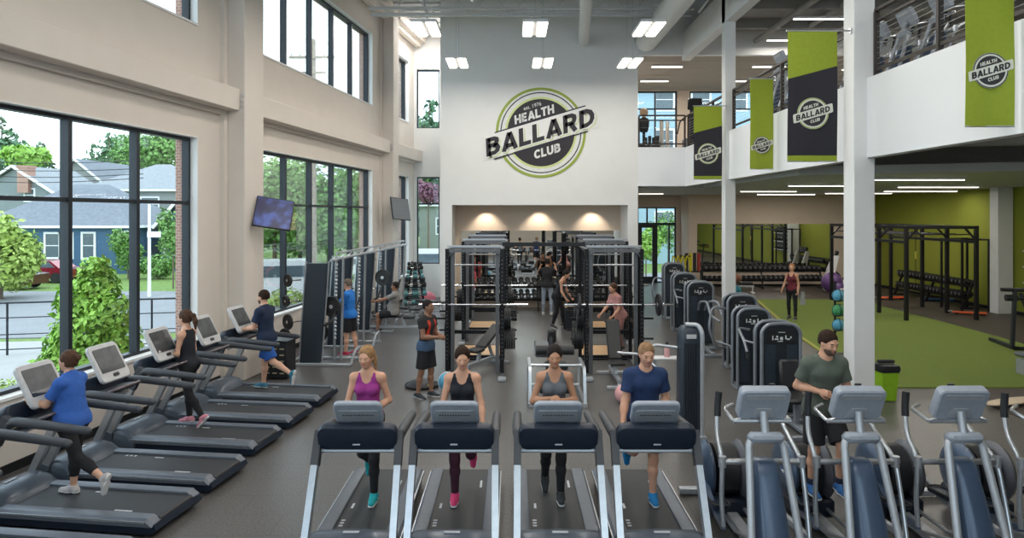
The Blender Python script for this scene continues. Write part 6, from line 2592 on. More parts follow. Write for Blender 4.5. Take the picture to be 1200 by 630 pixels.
def person(label, foot, rz, hgt=1.70, sex='f', build=1.0, lean=4, arms=((10, 8, 20, 0), (10, 8, 20, 0)), legs=((5, 2, 8, 0), (5, 2, 8, 0)),
           head=(0, 0), skin='light', top=('tank', 'grey cloth', (.2, .2, .2)), bottom=('leggings', 'black cloth', (.015, .015, .017)), shoe=('black shoe', (.03, .03, .035)),
           hair=('bun', 'brown hair', (.08, .045, .025)), vox=.0085, curl=(1.0, 1.0), anchor='foot', plant=None, beard=None, sock=None, twist=0, brow=True):
    """arms/legs: (left, right). angles in degrees: arm=(flex, abduct, elbow, inward), leg=(flex, abduct, knee, ankle). The figure faces local -y."""
    s = hgt / 1.75
    male = sex == 'm'
    t = thing('person', label, 'person')
    U, Fw, Lf = V(0, 0, 1), V(0, -1, 0), V(1, 0, 0)
    th = R(lean)
    tu = U * math.cos(th) + Fw * math.sin(th)
    tf = Fw * math.cos(th) - U * math.sin(th)
    tw = R(twist)
    tl = Lf * math.cos(tw) + tf * math.sin(tw) * -1
    tfw = tf * math.cos(tw) + Lf * math.sin(tw)
    P = V(0, 0, 0)
    bw = build
    hipw = (.088 if male else .090) * bw
    shw = (.174 if male else .155) * (1 + .35 * (bw - 1))
    ax0 = [Lf, -Fw, U]
    axt = [tl, -tfw, tu]
    W_ = s

    def S_(v):
        return v * s
    # torso
    torso, hips = [], []
    hips.append(ell(P + S_(tu * .02), ax0, S_(V(.165 if male else .172, .118, .125) * V(bw, bw, 1)), .05))
    for sd in (-1, 1):
        hips.append(ell(P + S_(Lf * sd * .070 * bw - Fw * .045 - U * .035), ax0, S_(V(.088, .085, .095) * bw), .05))
    torso.append(ell(P + S_(tu * .17), axt, S_(V(.142 if male else .122, .098, .14) * V(bw ** 1.4, bw ** 1.4, 1)), .06))
    if bw > 1.08:
        torso.append(ell(P + S_(tu * .12 + tf * .03), axt, S_(V(.14, .13, .13) * bw), .05))
    torso.append(ell(P + S_(tu * .345), axt, S_(V(.165 if male else .138, .112 if male else .100, .155) * V(bw, bw, 1)), .06))
    torso.append(cone(P + S_(tu * .455 - tl * (shw - .055)), P + S_(tu * .455 + tl * (shw - .055)), S_(.062 if male else .052), S_(.062 if male else .052), .05))
    torso.append(cone(P + S_(tu * .46 - tl * .07), P + S_(tu * .53), S_(.055), S_(.05), .05))
    torso.append(cone(P + S_(tu * .46 + tl * .07), P + S_(tu * .53), S_(.055), S_(.05), .05))
    if male:
        for sd in (-1, 1):
            torso.append(ell(P + S_(tu * .375 + tl * sd * .075 + tf * .065), axt, S_(V(.078, .05, .06)), .04))
    else:
        for sd in (-1, 1):
            torso.append(ell(P + S_(tu * .335 + tl * sd * .068 + tf * .075), axt, S_(V(.062, .058, .058) * bw), .03))
    N = P + S_(tu * .50)
    hp, hy = R(head[0]), R(head[1])
    # head frame
    hu0 = U * math.cos(th * .3) + Fw * math.sin(th * .3)
    hf = Fw * math.cos(hy) + Lf * math.sin(hy)
    hu = U * math.cos(hp) + hf * math.sin(hp)
    hf2 = hf * math.cos(hp) - U * math.sin(hp)
    hl = np.cross(-hf2, hu)
    hl = nrm(hl)
    if hl @ (Lf * math.cos(hy) - Fw * math.sin(hy)) < 0:
        hl = -hl
    NT = N + S_(tu * .075 + hu * .015)
    Hc = NT + S_(hu * .105 + hf2 * .018)
    axh = [hl, -hf2, hu]
    neck = [cone(N - S_(tu * .03), NT + S_(hu * .03), S_(.058 if male else .048), S_(.054 if male else .045), .035)]
    hd = [ell(Hc + S_(hu * .025 - hf2 * .012), axh, S_(V(.079, .096, .092)), .02),
          ell(Hc + S_(-hu * .035 + hf2 * .022), axh, S_(V(.064 if male else .060, .074, .078)), .03),
          ell(Hc + S_(-hu * .088 + hf2 * .055), axh, S_(V(.026, .022, .020)), .03),
          cone(Hc + S_(hu * .012 + hf2 * .082), Hc + S_(-hu * .026 + hf2 * .105), S_(.007), S_(.0115), .014),
          ell(Hc + S_(-hu * .056 + hf2 * .083), axh, S_(V(.026, .012, .011)), .008),
          cone(Hc + S_(hu * .026 + hf2 * .078 - hl * .035), Hc + S_(hu * .026 + hf2 * .078 + hl * .035), S_(.011), S_(.011), .015)]
    for sd in (-1, 1):
        hd.append(ell(Hc + S_(hl * sd * .076 - hu * .008 - hf2 * .008), axh, S_(V(.010, .018, .030)), .006))
        hd.append(ell(Hc + S_(hl * sd * .034 - hu * .018 + hf2 * .068), axh, S_(V(.022, .018, .02)), .02))
    # arms
    limbs, sleeves, hands = [], [], []
    ud, fd = [], []
    cover = top[0]
    for i, sd in enumerate((1, -1)):
        a, ab, el_, inw = [R(q) for q in arms[i]]
        Sh = P + S_(tu * .455 + tl * sd * shw)
        d = -tu * math.cos(a) * math.cos(ab) + tfw * math.sin(a) * math.cos(ab) + tl * sd * math.sin(ab)
        d = nrm(d)
        pr = tfw * math.cos(a) + tu * math.sin(a)
        pr = nrm(pr - d * (pr @ d))
        sdv = nrm(-tl * sd - d * ((-tl * sd) @ d))
        bendd = pr * math.cos(inw) + sdv * math.sin(inw)
        E = Sh + d * S_(.285)
        f2 = nrm(d * math.cos(el_) + bendd * math.sin(el_))
        Wr = E + f2 * S_(.245)
        ru, re, rw = (.052, .042, .028) if male else (.042, .035, .024)
        ru, re = ru * (bw ** .8), re * (bw ** .8)
        limbs += [ell(Sh, axt, S_(V(ru + .012, ru + .008, ru + .012)), .04), cone(Sh, E, S_(ru), S_(re), .03),
                  cone(E, E + f2 * S_(.10), S_(re), S_(re * 1.02), .025), cone(E + f2 * S_(.08), Wr, S_(re), S_(rw), .025)]
        sl_t = {'tee': .62, 'vest': .42}.get(cover)
        if sl_t:
            sleeves += [ell(Sh, axt, S_(V(ru + .006, ru + .006, ru + .006)), .04), cone(Sh, E, S_(ru - .001), S_(re + .016), .03, (None, sl_t))]
        # hand
        pn = nrm(bendd - f2 * (bendd @ f2)) if el_ > .15 else nrm(sdv * .9 + pr * .2 - f2 * ((sdv * .9 + pr * .2) @ f2))
        if el_ > .15:
            pn = nrm(sdv * .8 + bendd * .35 - f2 * ((sdv * .8 + bendd * .35) @ f2))
        sv = nrm(np.cross(f2, pn))
        up_ = bendd if abs(bendd @ sv) > .1 else U
        if sv @ up_ < 0:
            sv = -sv
        hk = 1.0 if male else .9
        hands.append(ell(Wr + S_(f2 * .048), [f2, sv, pn], S_(V(.052, .040, .017) * hk), .012))
        cu = curl[i]
        for j in range(4):
            off = (.030 - .020 * j)
            Ln = (.040, .044, .041, .033)[j]
            b0 = Wr + S_((f2 * (.088 - abs(j - 1) * .004) + sv * off) * hk)
            a1, a2, a3 = cu * .75, cu * 1.65, cu * 2.35
            d1 = f2 * math.cos(a1) + pn * math.sin(a1)
            d2 = f2 * math.cos(a2) + pn * math.sin(a2)
            d3 = f2 * math.cos(a3) + pn * math.sin(a3)
            p1 = b0 + d1 * S_(Ln * hk)
            p2 = p1 + d2 * S_(Ln * .65 * hk)
            p3 = p2 + d3 * S_(Ln * .5 * hk)
            hands += [cone(b0, p1, S_(.0095), S_(.009), .004), cone(p1, p2, S_(.009), S_(.0085), .003), cone(p2, p3, S_(.0085), S_(.0075), .003)]
        tb = Wr + S_((f2 * .025 + sv * .030 + pn * .006) * hk)
        t1 = tb + S_(nrm(f2 * .75 + sv * .5 + pn * .3) * .042)
        t2 = t1 + S_(nrm(f2 * .8 - sv * .1 * cu + pn * .45 * cu) * .030)
        hands += [cone(tb, t1, S_(.013), S_(.011), .010), cone(t1, t2, S_(.0105), S_(.009), .004)]
    # legs
    shoes, pants, ankles, feetskin = [], [], [], []
    for i, sd in enumerate((1, -1)):
        h, ab, kn, an = [R(q) for q in legs[i]]
        Hj = P + S_(Lf * sd * hipw - U * .045)
        d = nrm(-U * math.cos(h) * math.cos(ab) + Fw * math.sin(h) * math.cos(ab) + Lf * sd * math.sin(ab))
        K = Hj + d * S_(.415)
        g = h - kn
        d2 = nrm(-U * math.cos(g) + Fw * math.sin(g) + Lf * sd * math.sin(ab) * .3)
        A = K + d2 * S_(.405)
        rt, rk, rc = (.085, .056, .054) if male else (.084, .054, .051)
        rt, rk, rc = rt * bw, rk * bw ** .7, rc * bw ** .7
        back = nrm(np.cross(d2, Lf))
        if back @ Fw > 0:
            back = -back
        limbs += [cone(Hj, K, S_(rt), S_(rk), .04), cone(K, K + d2 * S_(.04), S_(rk * .96), S_(rk * .9), .02),
                  cone(K + d2 * S_(.04) + back * S_(.008), K + d2 * S_(.15) + back * S_(.014), S_(rk * .85), S_(rc), .03), cone(K + d2 * S_(.15) + back * S_(.010), A, S_(rc * .96), S_(.034), .03)]
        ph = g + an
        fo = Fw * math.cos(ph) + U * math.sin(ph)
        fo = nrm(fo)
        fu = nrm(np.cross(fo, Lf))
        if fu @ (-d2) < 0:
            fu = -fu
        heel = A - S_(fo * .035 + fu * .035)
        mid = A + S_(fo * .06 - fu * .045)
        toe = A + S_(fo * .155 - fu * .060)
        feetskin += [cone(A, mid, S_(.034), S_(.028), .02), cone(mid, toe, S_(.028), S_(.018), .02), cone(A, heel, S_(.03), S_(.026), .02)]
        fz = .082
        bottom_pt = A - S_(fu * fz)
        shoes.append(([cone(A - S_(fu * .008), heel - S_(fu * .012), S_(.041), S_(.042), .02), cone(A + S_(fo * .01 - fu * .02), mid - S_(fu * .008), S_(.042), S_(.043), .02), cone(mid - S_(fu * .01), toe - S_(fu * .002), S_(.043), S_(.032), .02)], fu, bottom_pt, A, fo))
        ankles.append(A)
        if bottom[0] == 'leggings':
            pants += [cone(Hj, K, S_(rt), S_(rk), .04), cone(K, K + d2 * S_(.04), S_(rk * .96), S_(rk * .9), .02),
                      cone(K + d2 * S_(.04) + back * S_(.008), K + d2 * S_(.15) + back * S_(.014), S_(rk * .85), S_(rc), .03), cone(K + d2 * S_(.15) + back * S_(.01), A, S_(rc * .96), S_(.036), .03, (None, .92))]
        elif bottom[0] == 'capri':
            pants += [cone(Hj, K, S_(rt), S_(rk), .04), cone(K, K + d2 * S_(.04), S_(rk * .96), S_(rk * .9), .02),
                      cone(K + d2 * S_(.04) + back * S_(.008), K + d2 * S_(.16) + back * S_(.014), S_(rk * .88), S_(rc * 1.02), .03), cone(K + d2 * S_(.16) + back * S_(.01), A, S_(rc), S_(.038), .03, (None, .45))]
        else:
            pants += [cone(Hj, K, S_(rt + .004), S_(rk + .042), .04, (None, .84))]
    # ground the figure
    if anchor == 'foot':
        i = plant if plant is not None else int(np.argmin([a[2] for a in ankles]))
        A = ankles[i]
        fu = shoes[i][1]
        zb = min((A - S_(fu * .082))[2], (A - S_(fu * .082) + S_(shoes[i][4] * .17))[2], (A - S_(fu * .082) - S_(shoes[i][4] * .06))[2])
        cz, sz = math.cos(rz), math.sin(rz)
        off = V(A[0] * cz - A[1] * sz, A[0] * sz + A[1] * cz)
        t.location = (foot[0] - off[0], foot[1] - off[1], foot[2] - zb)
    else:
        t.location = foot
    t.rotation_euler = (0, 0, rz)
    # ---- body
    v, f = nets(*field(hips + torso + neck + hd + limbs + feetskin + hands, vox), vox)
    q = (v - Hc) / s
    lx, ly, lz = q @ hl, q @ hf2, q @ hu
    fc = lambda z: z[f].mean(1)
    fx, fy, fz_ = fc(lx), fc(ly), fc(lz)
    mi = np.zeros(len(f), int)
    fr = fy > .045
    mi[fr & (np.abs(fx) < .025) & (np.abs(fz_ + .056) < .0095) & (fy > .07)] = 1
    ew = fr & (((np.abs(fx) - .032) / .0100) ** 2 + ((fz_ - .002) / .0052) ** 2 < 1)
    mi[ew] = 2
    if brow and male:
        mi[fr & (np.abs(np.abs(fx) - .032) < .015) & (np.abs(fz_ - .026) < .004)] = 4
    hm = mat(hair[1], hair[2], .72, var=.3, scale=30, spec=.15) if hair else EYEM
    mesh_np('body', v, f, [SKIN[skin], LIPM, EYEM, EYEW, hm], t, mi)
    cvox = max(vox * 1.15, .009)
    # ---- top
    nb = N + S_(tf * .0)

    def up(X, Y, Z, c, n):
        return (X - c[0]) * n[0] + (Y - c[1]) * n[1] + (Z - c[2]) * n[2]

    def sph(X, Y, Z, c, r):
        return np.sqrt((X - c[0]) ** 2 + (Y - c[1]) ** 2 + (Z - c[2]) ** 2) - r
    kind = top[0]
    hem = P - S_(tu * (.035 if kind == 'tank' else .085))
    if kind == 'tank':
        shs = [P + S_(tu * .475 + tl * sd * (shw + .012)) for sd in (1, -1)]
        neckc = [N + S_(tu * .03 + tf * .09), N + S_(tu * .035), N + S_(tf * .10 - tu * .03)]

        def clip(X, Y, Z):
            a = -up(X, Y, Z, hem, tu)
            a = np.maximum(a, up(X, Y, Z, N + S_(tu * .022), tu))
            for c in shs:
                a = np.maximum(a, -sph(X, Y, Z, c, S_(.088 if not male else .08)))
            a = np.maximum(a, -sph(X, Y, Z, neckc[0], S_(.082)))
            a = np.maximum(a, -sph(X, Y, Z, neckc[1], S_(.075)))
            a = np.maximum(a, -sph(X, Y, Z, neckc[2], S_(.060)))
            return a
        pr = torso + hips
        thk = .007
    else:
        def clip(X, Y, Z):
            a = -up(X, Y, Z, hem, tu)
            a = np.maximum(a, -sph(X, Y, Z, N + S_(tu * .055 + tf * .02), S_(.078 if male else .074)))
            return a
        pr = torso + hips + sleeves + [ell(P - S_(tu * .05), ax0, S_(V(.176 if male else .172, .124, .16) * V(bw, bw, 1)), .05)]
        thk = .015
    v, f = nets(*field(pr, cvox, thk, clip), cvox)
    tm_ = [cloth(top[1], top[2])]
    mi = None
    if len(top) > 3:      # side colour blocks
        tm_.append(cloth(top[3], top[4]))
        c_ = v[f].mean(1)
        lx = (c_ - P) @ tl / s
        lz = (c_ - P) @ tu / s
        mi = ((np.abs(np.abs(lx) - .092) < .028) & (lz > .12) & (lz < .47)).astype(int)
        if len(top) > 5:
            tm_.append(cloth(top[5], top[6]))
            mi[(lz < .10)] = 2
    mesh_np({'tank': 'tank_top', 'tee': 't_shirt', 'vest': 'sports_shirt'}[kind], v, f, tm_, t, mi)
    # ---- bottom
    wst = P + S_(U * (.075 if bottom[0] != 'shorts' else .03))

    def clipb(X, Y, Z):
        return Z - wst[2]
    v, f = nets(*field(hips + pants, cvox, .006 if bottom[0] != 'shorts' else .012, clipb), cvox)
    mesh_np(bottom[0] if bottom[0] != 'capri' else 'leggings', v, f, [cloth(bottom[1], bottom[2])], t)
    # ---- shoes
    shm = cloth(shoe[0], shoe[1])
    for (pr, fu, bp, A, fo) in shoes:
        top_ = A + S_(fu * .018)

        def clips(X, Y, Z):
            return np.maximum(-up(X, Y, Z, bp + S_(fu * .02), fu), up(X, Y, Z, top_, fu))

        def clipt(X, Y, Z):
            return np.maximum(-up(X, Y, Z, bp, fu), up(X, Y, Z, bp + S_(fu * .023), fu))
        v, f = nets(*field(pr, cvox * .8, .004, clips), cvox * .8)
        so = mesh_np('shoe', v, f, [shm], t)
        v, f = nets(*field(pr, cvox * .8, .007, clipt), cvox * .8)
        mesh_np('sole', v, f, [SOLEM], so)
    if sock:
        for (pr, fu, bp, A, fo) in shoes:
            v, f = nets(*field([cone(A, A + S_(fu * .10), S_(.036), S_(.042), .01, (None, .8))], cvox * .8, .003), cvox * .8)
            mesh_np('sock', v, f, [cloth(sock[0], sock[1])], t)
    # ---- hair
    if hair:
        st = hair[0]
        g_ = .009 if st in ('short', 'buzz') else .011
        if st == 'buzz':
            g_ = .006
        cap = [ell(Hc + S_(hu * .033 - hf2 * .025), axh, S_(V(.079, .097, .093)), .02), ell(Hc + S_(-hu * .02 - hf2 * .045), axh, S_(V(.062, .055, .065)), .03)]
        nn = nrm(hf2 * 1.0 - hu * .8)
        c0 = Hc + S_(hf2 * (.016 if sex == 'f' else .012) + hu * .028)
        n2 = hu

        def cliph(X, Y, Z):
            lx_ = up(X, Y, Z, Hc, hl) / s
            lz_ = up(X, Y, Z, Hc, hu) / s
            fy_ = up(X, Y, Z, Hc, hf2) / s
            hw = .060 if sex == 'f' else .066
            a = np.minimum((1 - np.sqrt((lx_ / hw) ** 2 + ((lz_ + .012) / .084) ** 2)) * .06, fy_ - .0)
            if sex == 'm':
                a = np.maximum(a, np.minimum(fy_ + .012, -lz_ + .012))
            else:
                a = np.maximum(a, np.minimum(fy_ - .012, -lz_ - .005))
            return np.maximum(a * s, -up(X, Y, Z, Hc - S_(hu * (.035 if st in ('short', 'buzz') else .07)) , n2))
        v, f = nets(*field(cap, cvox * .8, S_(g_), cliph), cvox * .8)
        ho = mesh_np('hair', v, f, [hm], t)
        ex = []
        if st == 'bun':
            ex = [ell(Hc + S_(hu * .105 - hf2 * .055), axh, S_(V(.040, .040, .036)), .02), cone(Hc + S_(hu * .07 - hf2 * .05), Hc + S_(hu * .10 - hf2 * .055), S_(.03), S_(.03), .02)]
        elif st == 'lowbun':
            ex = [ell(Hc + S_(hu * .035 - hf2 * .125), axh, S_(V(.042, .040, .040)), .02), cone(Hc + S_(hu * .03 - hf2 * .08), Hc + S_(hu * .03 - hf2 * .12), S_(.035), S_(.03), .02)]
        elif st == 'pony':
            b0 = Hc + S_(hu * .05 - hf2 * .10)
            b1 = b0 + S_(-hf2 * .055 - U * .02)
            b2 = b1 + S_(-hf2 * .035 - U * .09)
            b3 = b2 + S_(-hf2 * .005 - U * .12)
            ex = [cone(b0, b1, S_(.026), S_(.036), .02), cone(b1, b2, S_(.036), S_(.038), .02), cone(b2, b3, S_(.038), S_(.014), .02)]
        elif st == 'sidepony':
            b0 = Hc + S_(hu * .02 - hf2 * .09)
            b1 = b0 + S_(hl * .06 - U * .06)
            b2 = b1 + S_(hl * .02 - U * .12)
            ex = [cone(b0, b1, S_(.03), S_(.03), .02), cone(b1, b2, S_(.03), S_(.014), .02)]
        if ex:
            v, f = nets(*field(ex, cvox * .8), cvox * .8)
            mesh_np({'bun': 'hair_bun', 'lowbun': 'hair_bun'}.get(st, 'ponytail'), v, f, [hm], ho)
    if beard:
        bpn = [ell(Hc + S_(-hu * .045 + hf2 * .024), axh, S_(V(.060, .072, .074)), .03), ell(Hc + S_(-hu * .088 + hf2 * .055), axh, S_(V(.028, .024, .022)), .03)]

        def clipd(X, Y, Z):
            a = up(X, Y, Z, Hc - S_(hu * .030), hu)
            a = np.maximum(a, -up(X, Y, Z, Hc, hf2))
            a = np.maximum(a, -sph(X, Y, Z, Hc + S_(-hu * .050 + hf2 * .10), S_(.030)))
            return a
        v, f = nets(*field(bpn, cvox * .8, .004, clipd), cvox * .8)
        if len(f):
            mesh_np('beard', v, f, [mat(beard[0], beard[1], .7)], t)
    return t


DZ = .174
BLK = ('leggings', 'black stretch cloth', (.014, .014, .017))
# front row: walking towards the viewer
person('woman in a purple tank top and black leggings walking on the leftmost front treadmill', (-1.50, 7.42, DZ), 0, 1.68, 'f', 1.0, 5,
       arms=((-4, 16, 92, 38), (16, 12, 22, 0)), legs=((14, -1, 16, 0), (-12, 0, 48, -12)), head=(8, -12), skin='light', top=('tank', 'purple tank cloth', (.30, .035, .22)), bottom=BLK,
       shoe=('teal shoe mesh', (.01, .30, .32)), hair=('sidepony', 'dark blond hair', (.30, .17, .08)), vox=.0075, curl=(1.0, .7), plant=0)
person('woman in a black tank top and plum leggings walking on the second front treadmill', (-.62, 7.42, DZ), 0, 1.67, 'f', 1.02, 5,
       arms=((16, 12, 26, 10), (16, 12, 24, 0)), legs=((-10, 0, 62, -14), (10, -1, 12, 0)), head=(10, 6), skin='light', top=('tank', 'black tank cloth', (.014, .016, .022)),
       bottom=('leggings', 'dark plum stretch cloth', (.050, .012, .028)), shoe=('hot pink shoe mesh', (.62, .05, .16)), hair=('bun', 'dark brown hair', (.026, .013, .008)), vox=.0075, curl=(.8, .8), plant=1)
person('woman in a grey tank top with raised forearms on the third front treadmill', (.53, 7.45, DZ), 0, 1.68, 'f', 1.0, 4,
       arms=((6, 16, 112, 44), (10, 18, 116, 48)), legs=((6, -2, 8, 0), (-6, 0, 30, -6)), head=(8, 0), skin='tan', top=('tank', 'heather grey tank cloth', (.115, .125, .14)), bottom=BLK,
       shoe=('black shoe mesh', (.03, .035, .04)), hair=('lowbun', 'black hair', (.018, .013, .012)), vox=.0075, curl=(1.25, 1.25), plant=0)
person('man in a navy T-shirt and black shorts running on the rightmost front treadmill', (1.53, 7.42, DZ), 0, 1.72, 'm', 1.0, 6,
       arms=((-6, 14, 72, 30), (16, 12, 26, 0)), legs=((12, -1, 14, 0), (-14, 2, 58, -14)), head=(14, 6), skin='light', top=('tee', 'navy shirt cloth', (.016, .035, .10)),
       bottom=('shorts', 'black shorts cloth', (.014, .014, .017)), shoe=('bright blue shoe mesh', (.01, .16, .38)), hair=('short', 'sandy hair', (.26, .15, .08)), vox=.0075, curl=(1.1, .7), plant=0)
# window row, seen from the side and behind
fx, fy = at(86, 577, DZ)
person('stocky woman in a blue T-shirt and black capri leggings on a window row treadmill', (fx, fy, DZ), LROT, 1.60, 'f', 1.16, 3,
       arms=((34, 8, 62, 12), (26, 8, 66, 12)), legs=((-22, 0, 34, -18), (8, 0, 6, 0)), head=(4, 4), skin='fair', top=('tee', 'royal blue shirt cloth', (.035, .115, .42)),
       bottom=('capri', 'black stretch cloth', (.014, .014, .017)), shoe=('pale grey shoe mesh', (.50, .46, .46)), hair=('lowbun', 'chestnut hair', (.085, .045, .028)), vox=.0075, plant=1)
fx, fy = at(222, 495, DZ)
person('woman with a ponytail in a black tank top and leggings on a window row treadmill', (fx, fy, DZ), LROT, 1.68, 'f', 1.0, 4,
       arms=((10, 8, 86, 16), (4, 8, 84, 16)), legs=((-8, 0, 26, -14), (10, 0, 14, 0)), head=(4, -4), skin='fair', top=('tank', 'black tank cloth', (.014, .016, .022)), bottom=BLK,
       shoe=('pale pink shoe mesh', (.55, .22, .27)), hair=('pony', 'brown hair', (.075, .04, .025)), vox=.0075, plant=1)
fx, fy = at(309, 454, DZ)
person('man in a navy shirt and bright blue shorts on the farthest window row treadmill', (fx, fy, DZ), LROT - .1, 1.76, 'm', 1.04, 4,
       arms=((22, 8, 62, 10), (16, 8, 66, 10)), legs=((-26, 0, 36, -16), (14, 0, 12, 0)), head=(4, 0), skin='fair', top=('tee', 'dark navy shirt cloth', (.012, .022, .055)),
       bottom=('shorts', 'royal blue shorts cloth', (.02, .09, .34)), shoe=('blue grey shoe mesh', (.04, .16, .24)), hair=('short', 'dark brown hair', (.026, .013, .008)), beard=('dark stubble', (.10, .06, .045)), vox=.0085, plant=1)
# on the elliptical
person('bearded man in a grey green T-shirt and black shorts on the second elliptical', (3.22 - .10, 7.12, .375), .05, 1.71, 'm', 1.02, 7,
       arms=((6, 16, 56, -12), (-14, 14, 112, 32)), legs=((34, 2, 44, 4), (6, 2, 14, 2)), head=(18, 14), skin='light', top=('tee', 'grey green shirt cloth', (.090, .105, .085)),
       bottom=('shorts', 'black shorts cloth', (.014, .014, .017)), shoe=('blue shoe mesh', (.03, .12, .32)), hair=('short', 'dark brown hair', (.026, .013, .008)), beard=('dark stubble', (.14, .08, .055)), sock=('navy sock cloth', (.02, .03, .06)),
       vox=.0075, curl=(.9, 1.25), plant=1)
# trainer
person('trainer in a black and red shirt standing beside the left power rack', (-1.46, 12.35, 0), R(62), 1.74, 'm', 1.0, 2,
       arms=((14, 6, 78, 30), (14, 6, 82, 34)), legs=((4, 3, 4, 0), (-4, 3, 6, 0)), head=(6, 0), skin='brown', top=('vest', 'black sports cloth', (.02, .02, .022), 'bright red sports cloth', (.50, .04, .02), 'slate blue sports cloth', (.05, .09, .16)),
       bottom=('shorts', 'black shorts cloth', (.014, .014, .017)), shoe=('black shoe mesh', (.03, .035, .04)), hair=('buzz', 'black hair', (.018, .013, .012)), vox=.010, curl=(.9, .9))
person('grey haired man in a bright blue T-shirt and black shorts pulling at the cable machines', (-3.86, 15.85, 0), R(-98), 1.76, 'm', 1.08, 3,
       arms=((30, 8, 70, 16), (22, 8, 84, 20)), legs=((5, 4, 4, 0), (-5, 5, 5, 0)), head=(8, 0), skin='fair', top=('tee', 'bright blue shirt cloth', (.02, .17, .55)),
       bottom=('shorts', 'black shorts cloth', (.014, .014, .017)), shoe=('crimson shoe mesh', (.40, .02, .06)), hair=('buzz', 'greying hair', (.17, .13, .10)), vox=.010)
person('man in a grey T-shirt and black shorts seated on a bench pulling a cable handle', (-3.28, 18.9, .60), R(-92), 1.74, 'm', 1.12, -6,
       arms=((62, 8, 12, 8), (58, 8, 14, 8)), legs=((84, 6, 84, 0), (84, 6, 80, 0)), head=(4, 0), skin='brown', top=('tee', 'warm grey shirt cloth', (.22, .21, .20)),
       bottom=('shorts', 'black shorts cloth', (.014, .014, .017)), shoe=('charcoal shoe mesh', (.08, .08, .085)), hair=('buzz', 'black hair', (.018, .013, .012)), vox=.011, anchor='hip')
bench(-3.15, 18.95, R(90), 'low black bench under the seated man in the grey T-shirt', 2)
person('person in a pink top and grey leggings standing behind the left racks', (-1.48, 22.0, 0), R(170), 1.72, 'f', 1.0, 6,
       arms=((20, 6, 60, 10), (20, 6, 60, 10)), head=(10, 0), skin='light', top=('tee', 'salmon pink cloth', (.62, .12, .13)), bottom=('leggings', 'pale grey stretch cloth', (.30, .31, .36)),
       hair=('bun', 'brown hair', (.075, .04, .025)), vox=.013)
person('man in a black T-shirt and pale grey trousers before the recess mirror', (1.02, 22.3, 0), R(176), 1.82, 'm', 1.0, 0,
       arms=((60, 20, 90, 10), (70, 20, 80, 10)), legs=((4, 4, 4, 0), (-4, 5, 5, 0)), head=(0, 0), skin='tan', top=('tee', 'black cloth', (.018, .018, .02)), bottom=('leggings', 'pale blue grey trousers', (.28, .32, .38)),
       shoe=('white shoe mesh', (.5, .5, .5)), hair=('short', 'black hair', (.018, .013, .012)), vox=.013)
person('woman in black bending forward over a black box between the racks', (1.16, 19.5, 0), R(68), 1.72, 'f', 1.0, 24,
       arms=((36, 6, 24, 10), (30, 6, 28, 10)), legs=((22, 3, 20, 0), (6, 3, 24, 0)), head=(26, 0), skin='light', top=('tank', 'black tank cloth', (.014, .016, .022)), bottom=BLK,
       shoe=('black and white shoe mesh', (.06, .06, .06)), hair=('bun', 'black hair', (.018, .013, .012)), vox=.012)
t = thing('plyo_box', 'black padded box under the hands of the woman bending between the racks', 'box', (1.70, 19.6, 0))
MB().bx(-.22, .22, -.22, .22, 0, .62, .02).build('box_body', BLACKP, t)
MB().bx(-.20, .20, -.20, .20, .62, .66, .015).build('top_pad', mat('pale tan pad', (.5, .38, .25), .6), t)
person('person in a dusty pink top leaning inside the right power racks', (2.62, 16.3, 0), R(-60), 1.66, 'f', .95, 20,
       arms=((30, 8, 40, 10), (44, 8, 20, 0)), legs=((20, 3, 14, 0), (-4, 3, 12, 0)), head=(10, 0), skin='light', top=('tee', 'dusty pink cloth', (.46, .22, .20)), bottom=('leggings', 'rose stretch cloth', (.36, .16, .14)),
       shoe=('black shoe mesh', (.03, .035, .04)), hair=('bun', 'brown hair', (.075, .04, .025)), vox=.013)
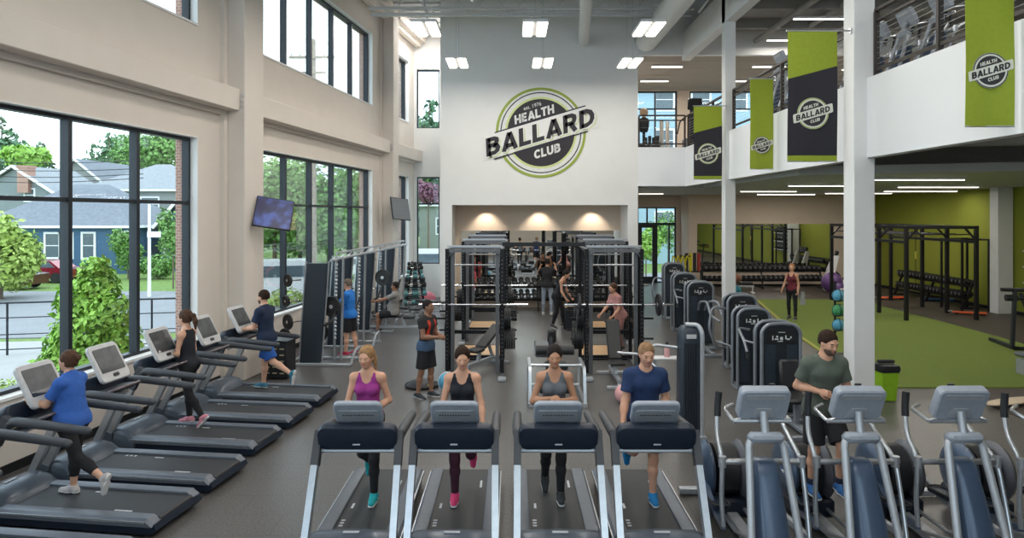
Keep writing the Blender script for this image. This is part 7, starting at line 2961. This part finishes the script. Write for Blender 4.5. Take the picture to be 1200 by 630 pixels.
person('woman in a dark red tank top and black leggings standing on the green turf', (8.72, 21.0, .022), R(-40), 1.72, 'f', .98, 2,
       arms=((-6, 8, 30, 10), (10, 10, 30, 0)), legs=((6, 4, 4, 0), (-6, 4, 6, 0)), head=(0, 10), skin='light', top=('tank', 'dark red tank cloth', (.14, .02, .035)), bottom=BLK,
       shoe=('black and white shoe mesh', (.06, .06, .06)), hair=('pony', 'reddish blond hair', (.34, .16, .07)), vox=.012)
t = thing('towel', 'grey towel hanging from the hand of the woman on the turf', 'towel', (8.92, 20.95, .45))
m_ = MB()
ss = []
for k in range(6):
    z = .45 - k * .08
    ss.append([(p[0] + .01 * math.sin(k * 2), p[1], z) for p in rrect(.10 + .015 * k, .05, .02, 2)])
loft(m_, ss)
m_.build('cloth', mat('grey towel cloth', (.30, .31, .33), .9), t)
person('person in a maroon shirt on an upstairs treadmill behind the mezzanine railing', (10.5, 16.2, MZ + DZ), R(-90), 1.72, 'm', 1.0, 4,
       arms=((20, 8, 70, 14), (10, 8, 80, 14)), legs=((14, 0, 12, 0), (-14, 0, 40, -12)), skin='light', top=('tee', 'maroon cloth', (.20, .03, .03)), bottom=('shorts', 'black shorts cloth', (.014, .014, .017)),
       hair=('short', 'dark brown hair', (.026, .013, .008)), vox=.012)
person('person in a pale blue shirt on an upstairs treadmill behind the black and green banner', (8.5, 20.4, MZ + DZ), R(-90), 1.68, 'f', 1.0, 4,
       arms=((20, 8, 70, 14), (10, 8, 80, 14)), legs=((14, 0, 12, 0), (-14, 0, 40, -12)), skin='light', top=('tee', 'pale blue cloth', (.24, .38, .46)), bottom=BLK,
       hair=('pony', 'brown hair', (.075, .04, .025)), vox=.012)
person('person in a sand coloured shirt on an upstairs treadmill in the second row', (10.5, 15.2, MZ + DZ), R(-90), 1.74, 'm', 1.05, 4,
       arms=((20, 8, 70, 14), (10, 8, 80, 14)), legs=((14, 0, 12, 0), (-14, 0, 40, -12)), skin='light', top=('tee', 'sand cloth', (.48, .34, .22)), bottom=('shorts', 'black shorts cloth', (.014, .014, .017)),
       hair=('short', 'dark brown hair', (.026, .013, .008)), vox=.012)
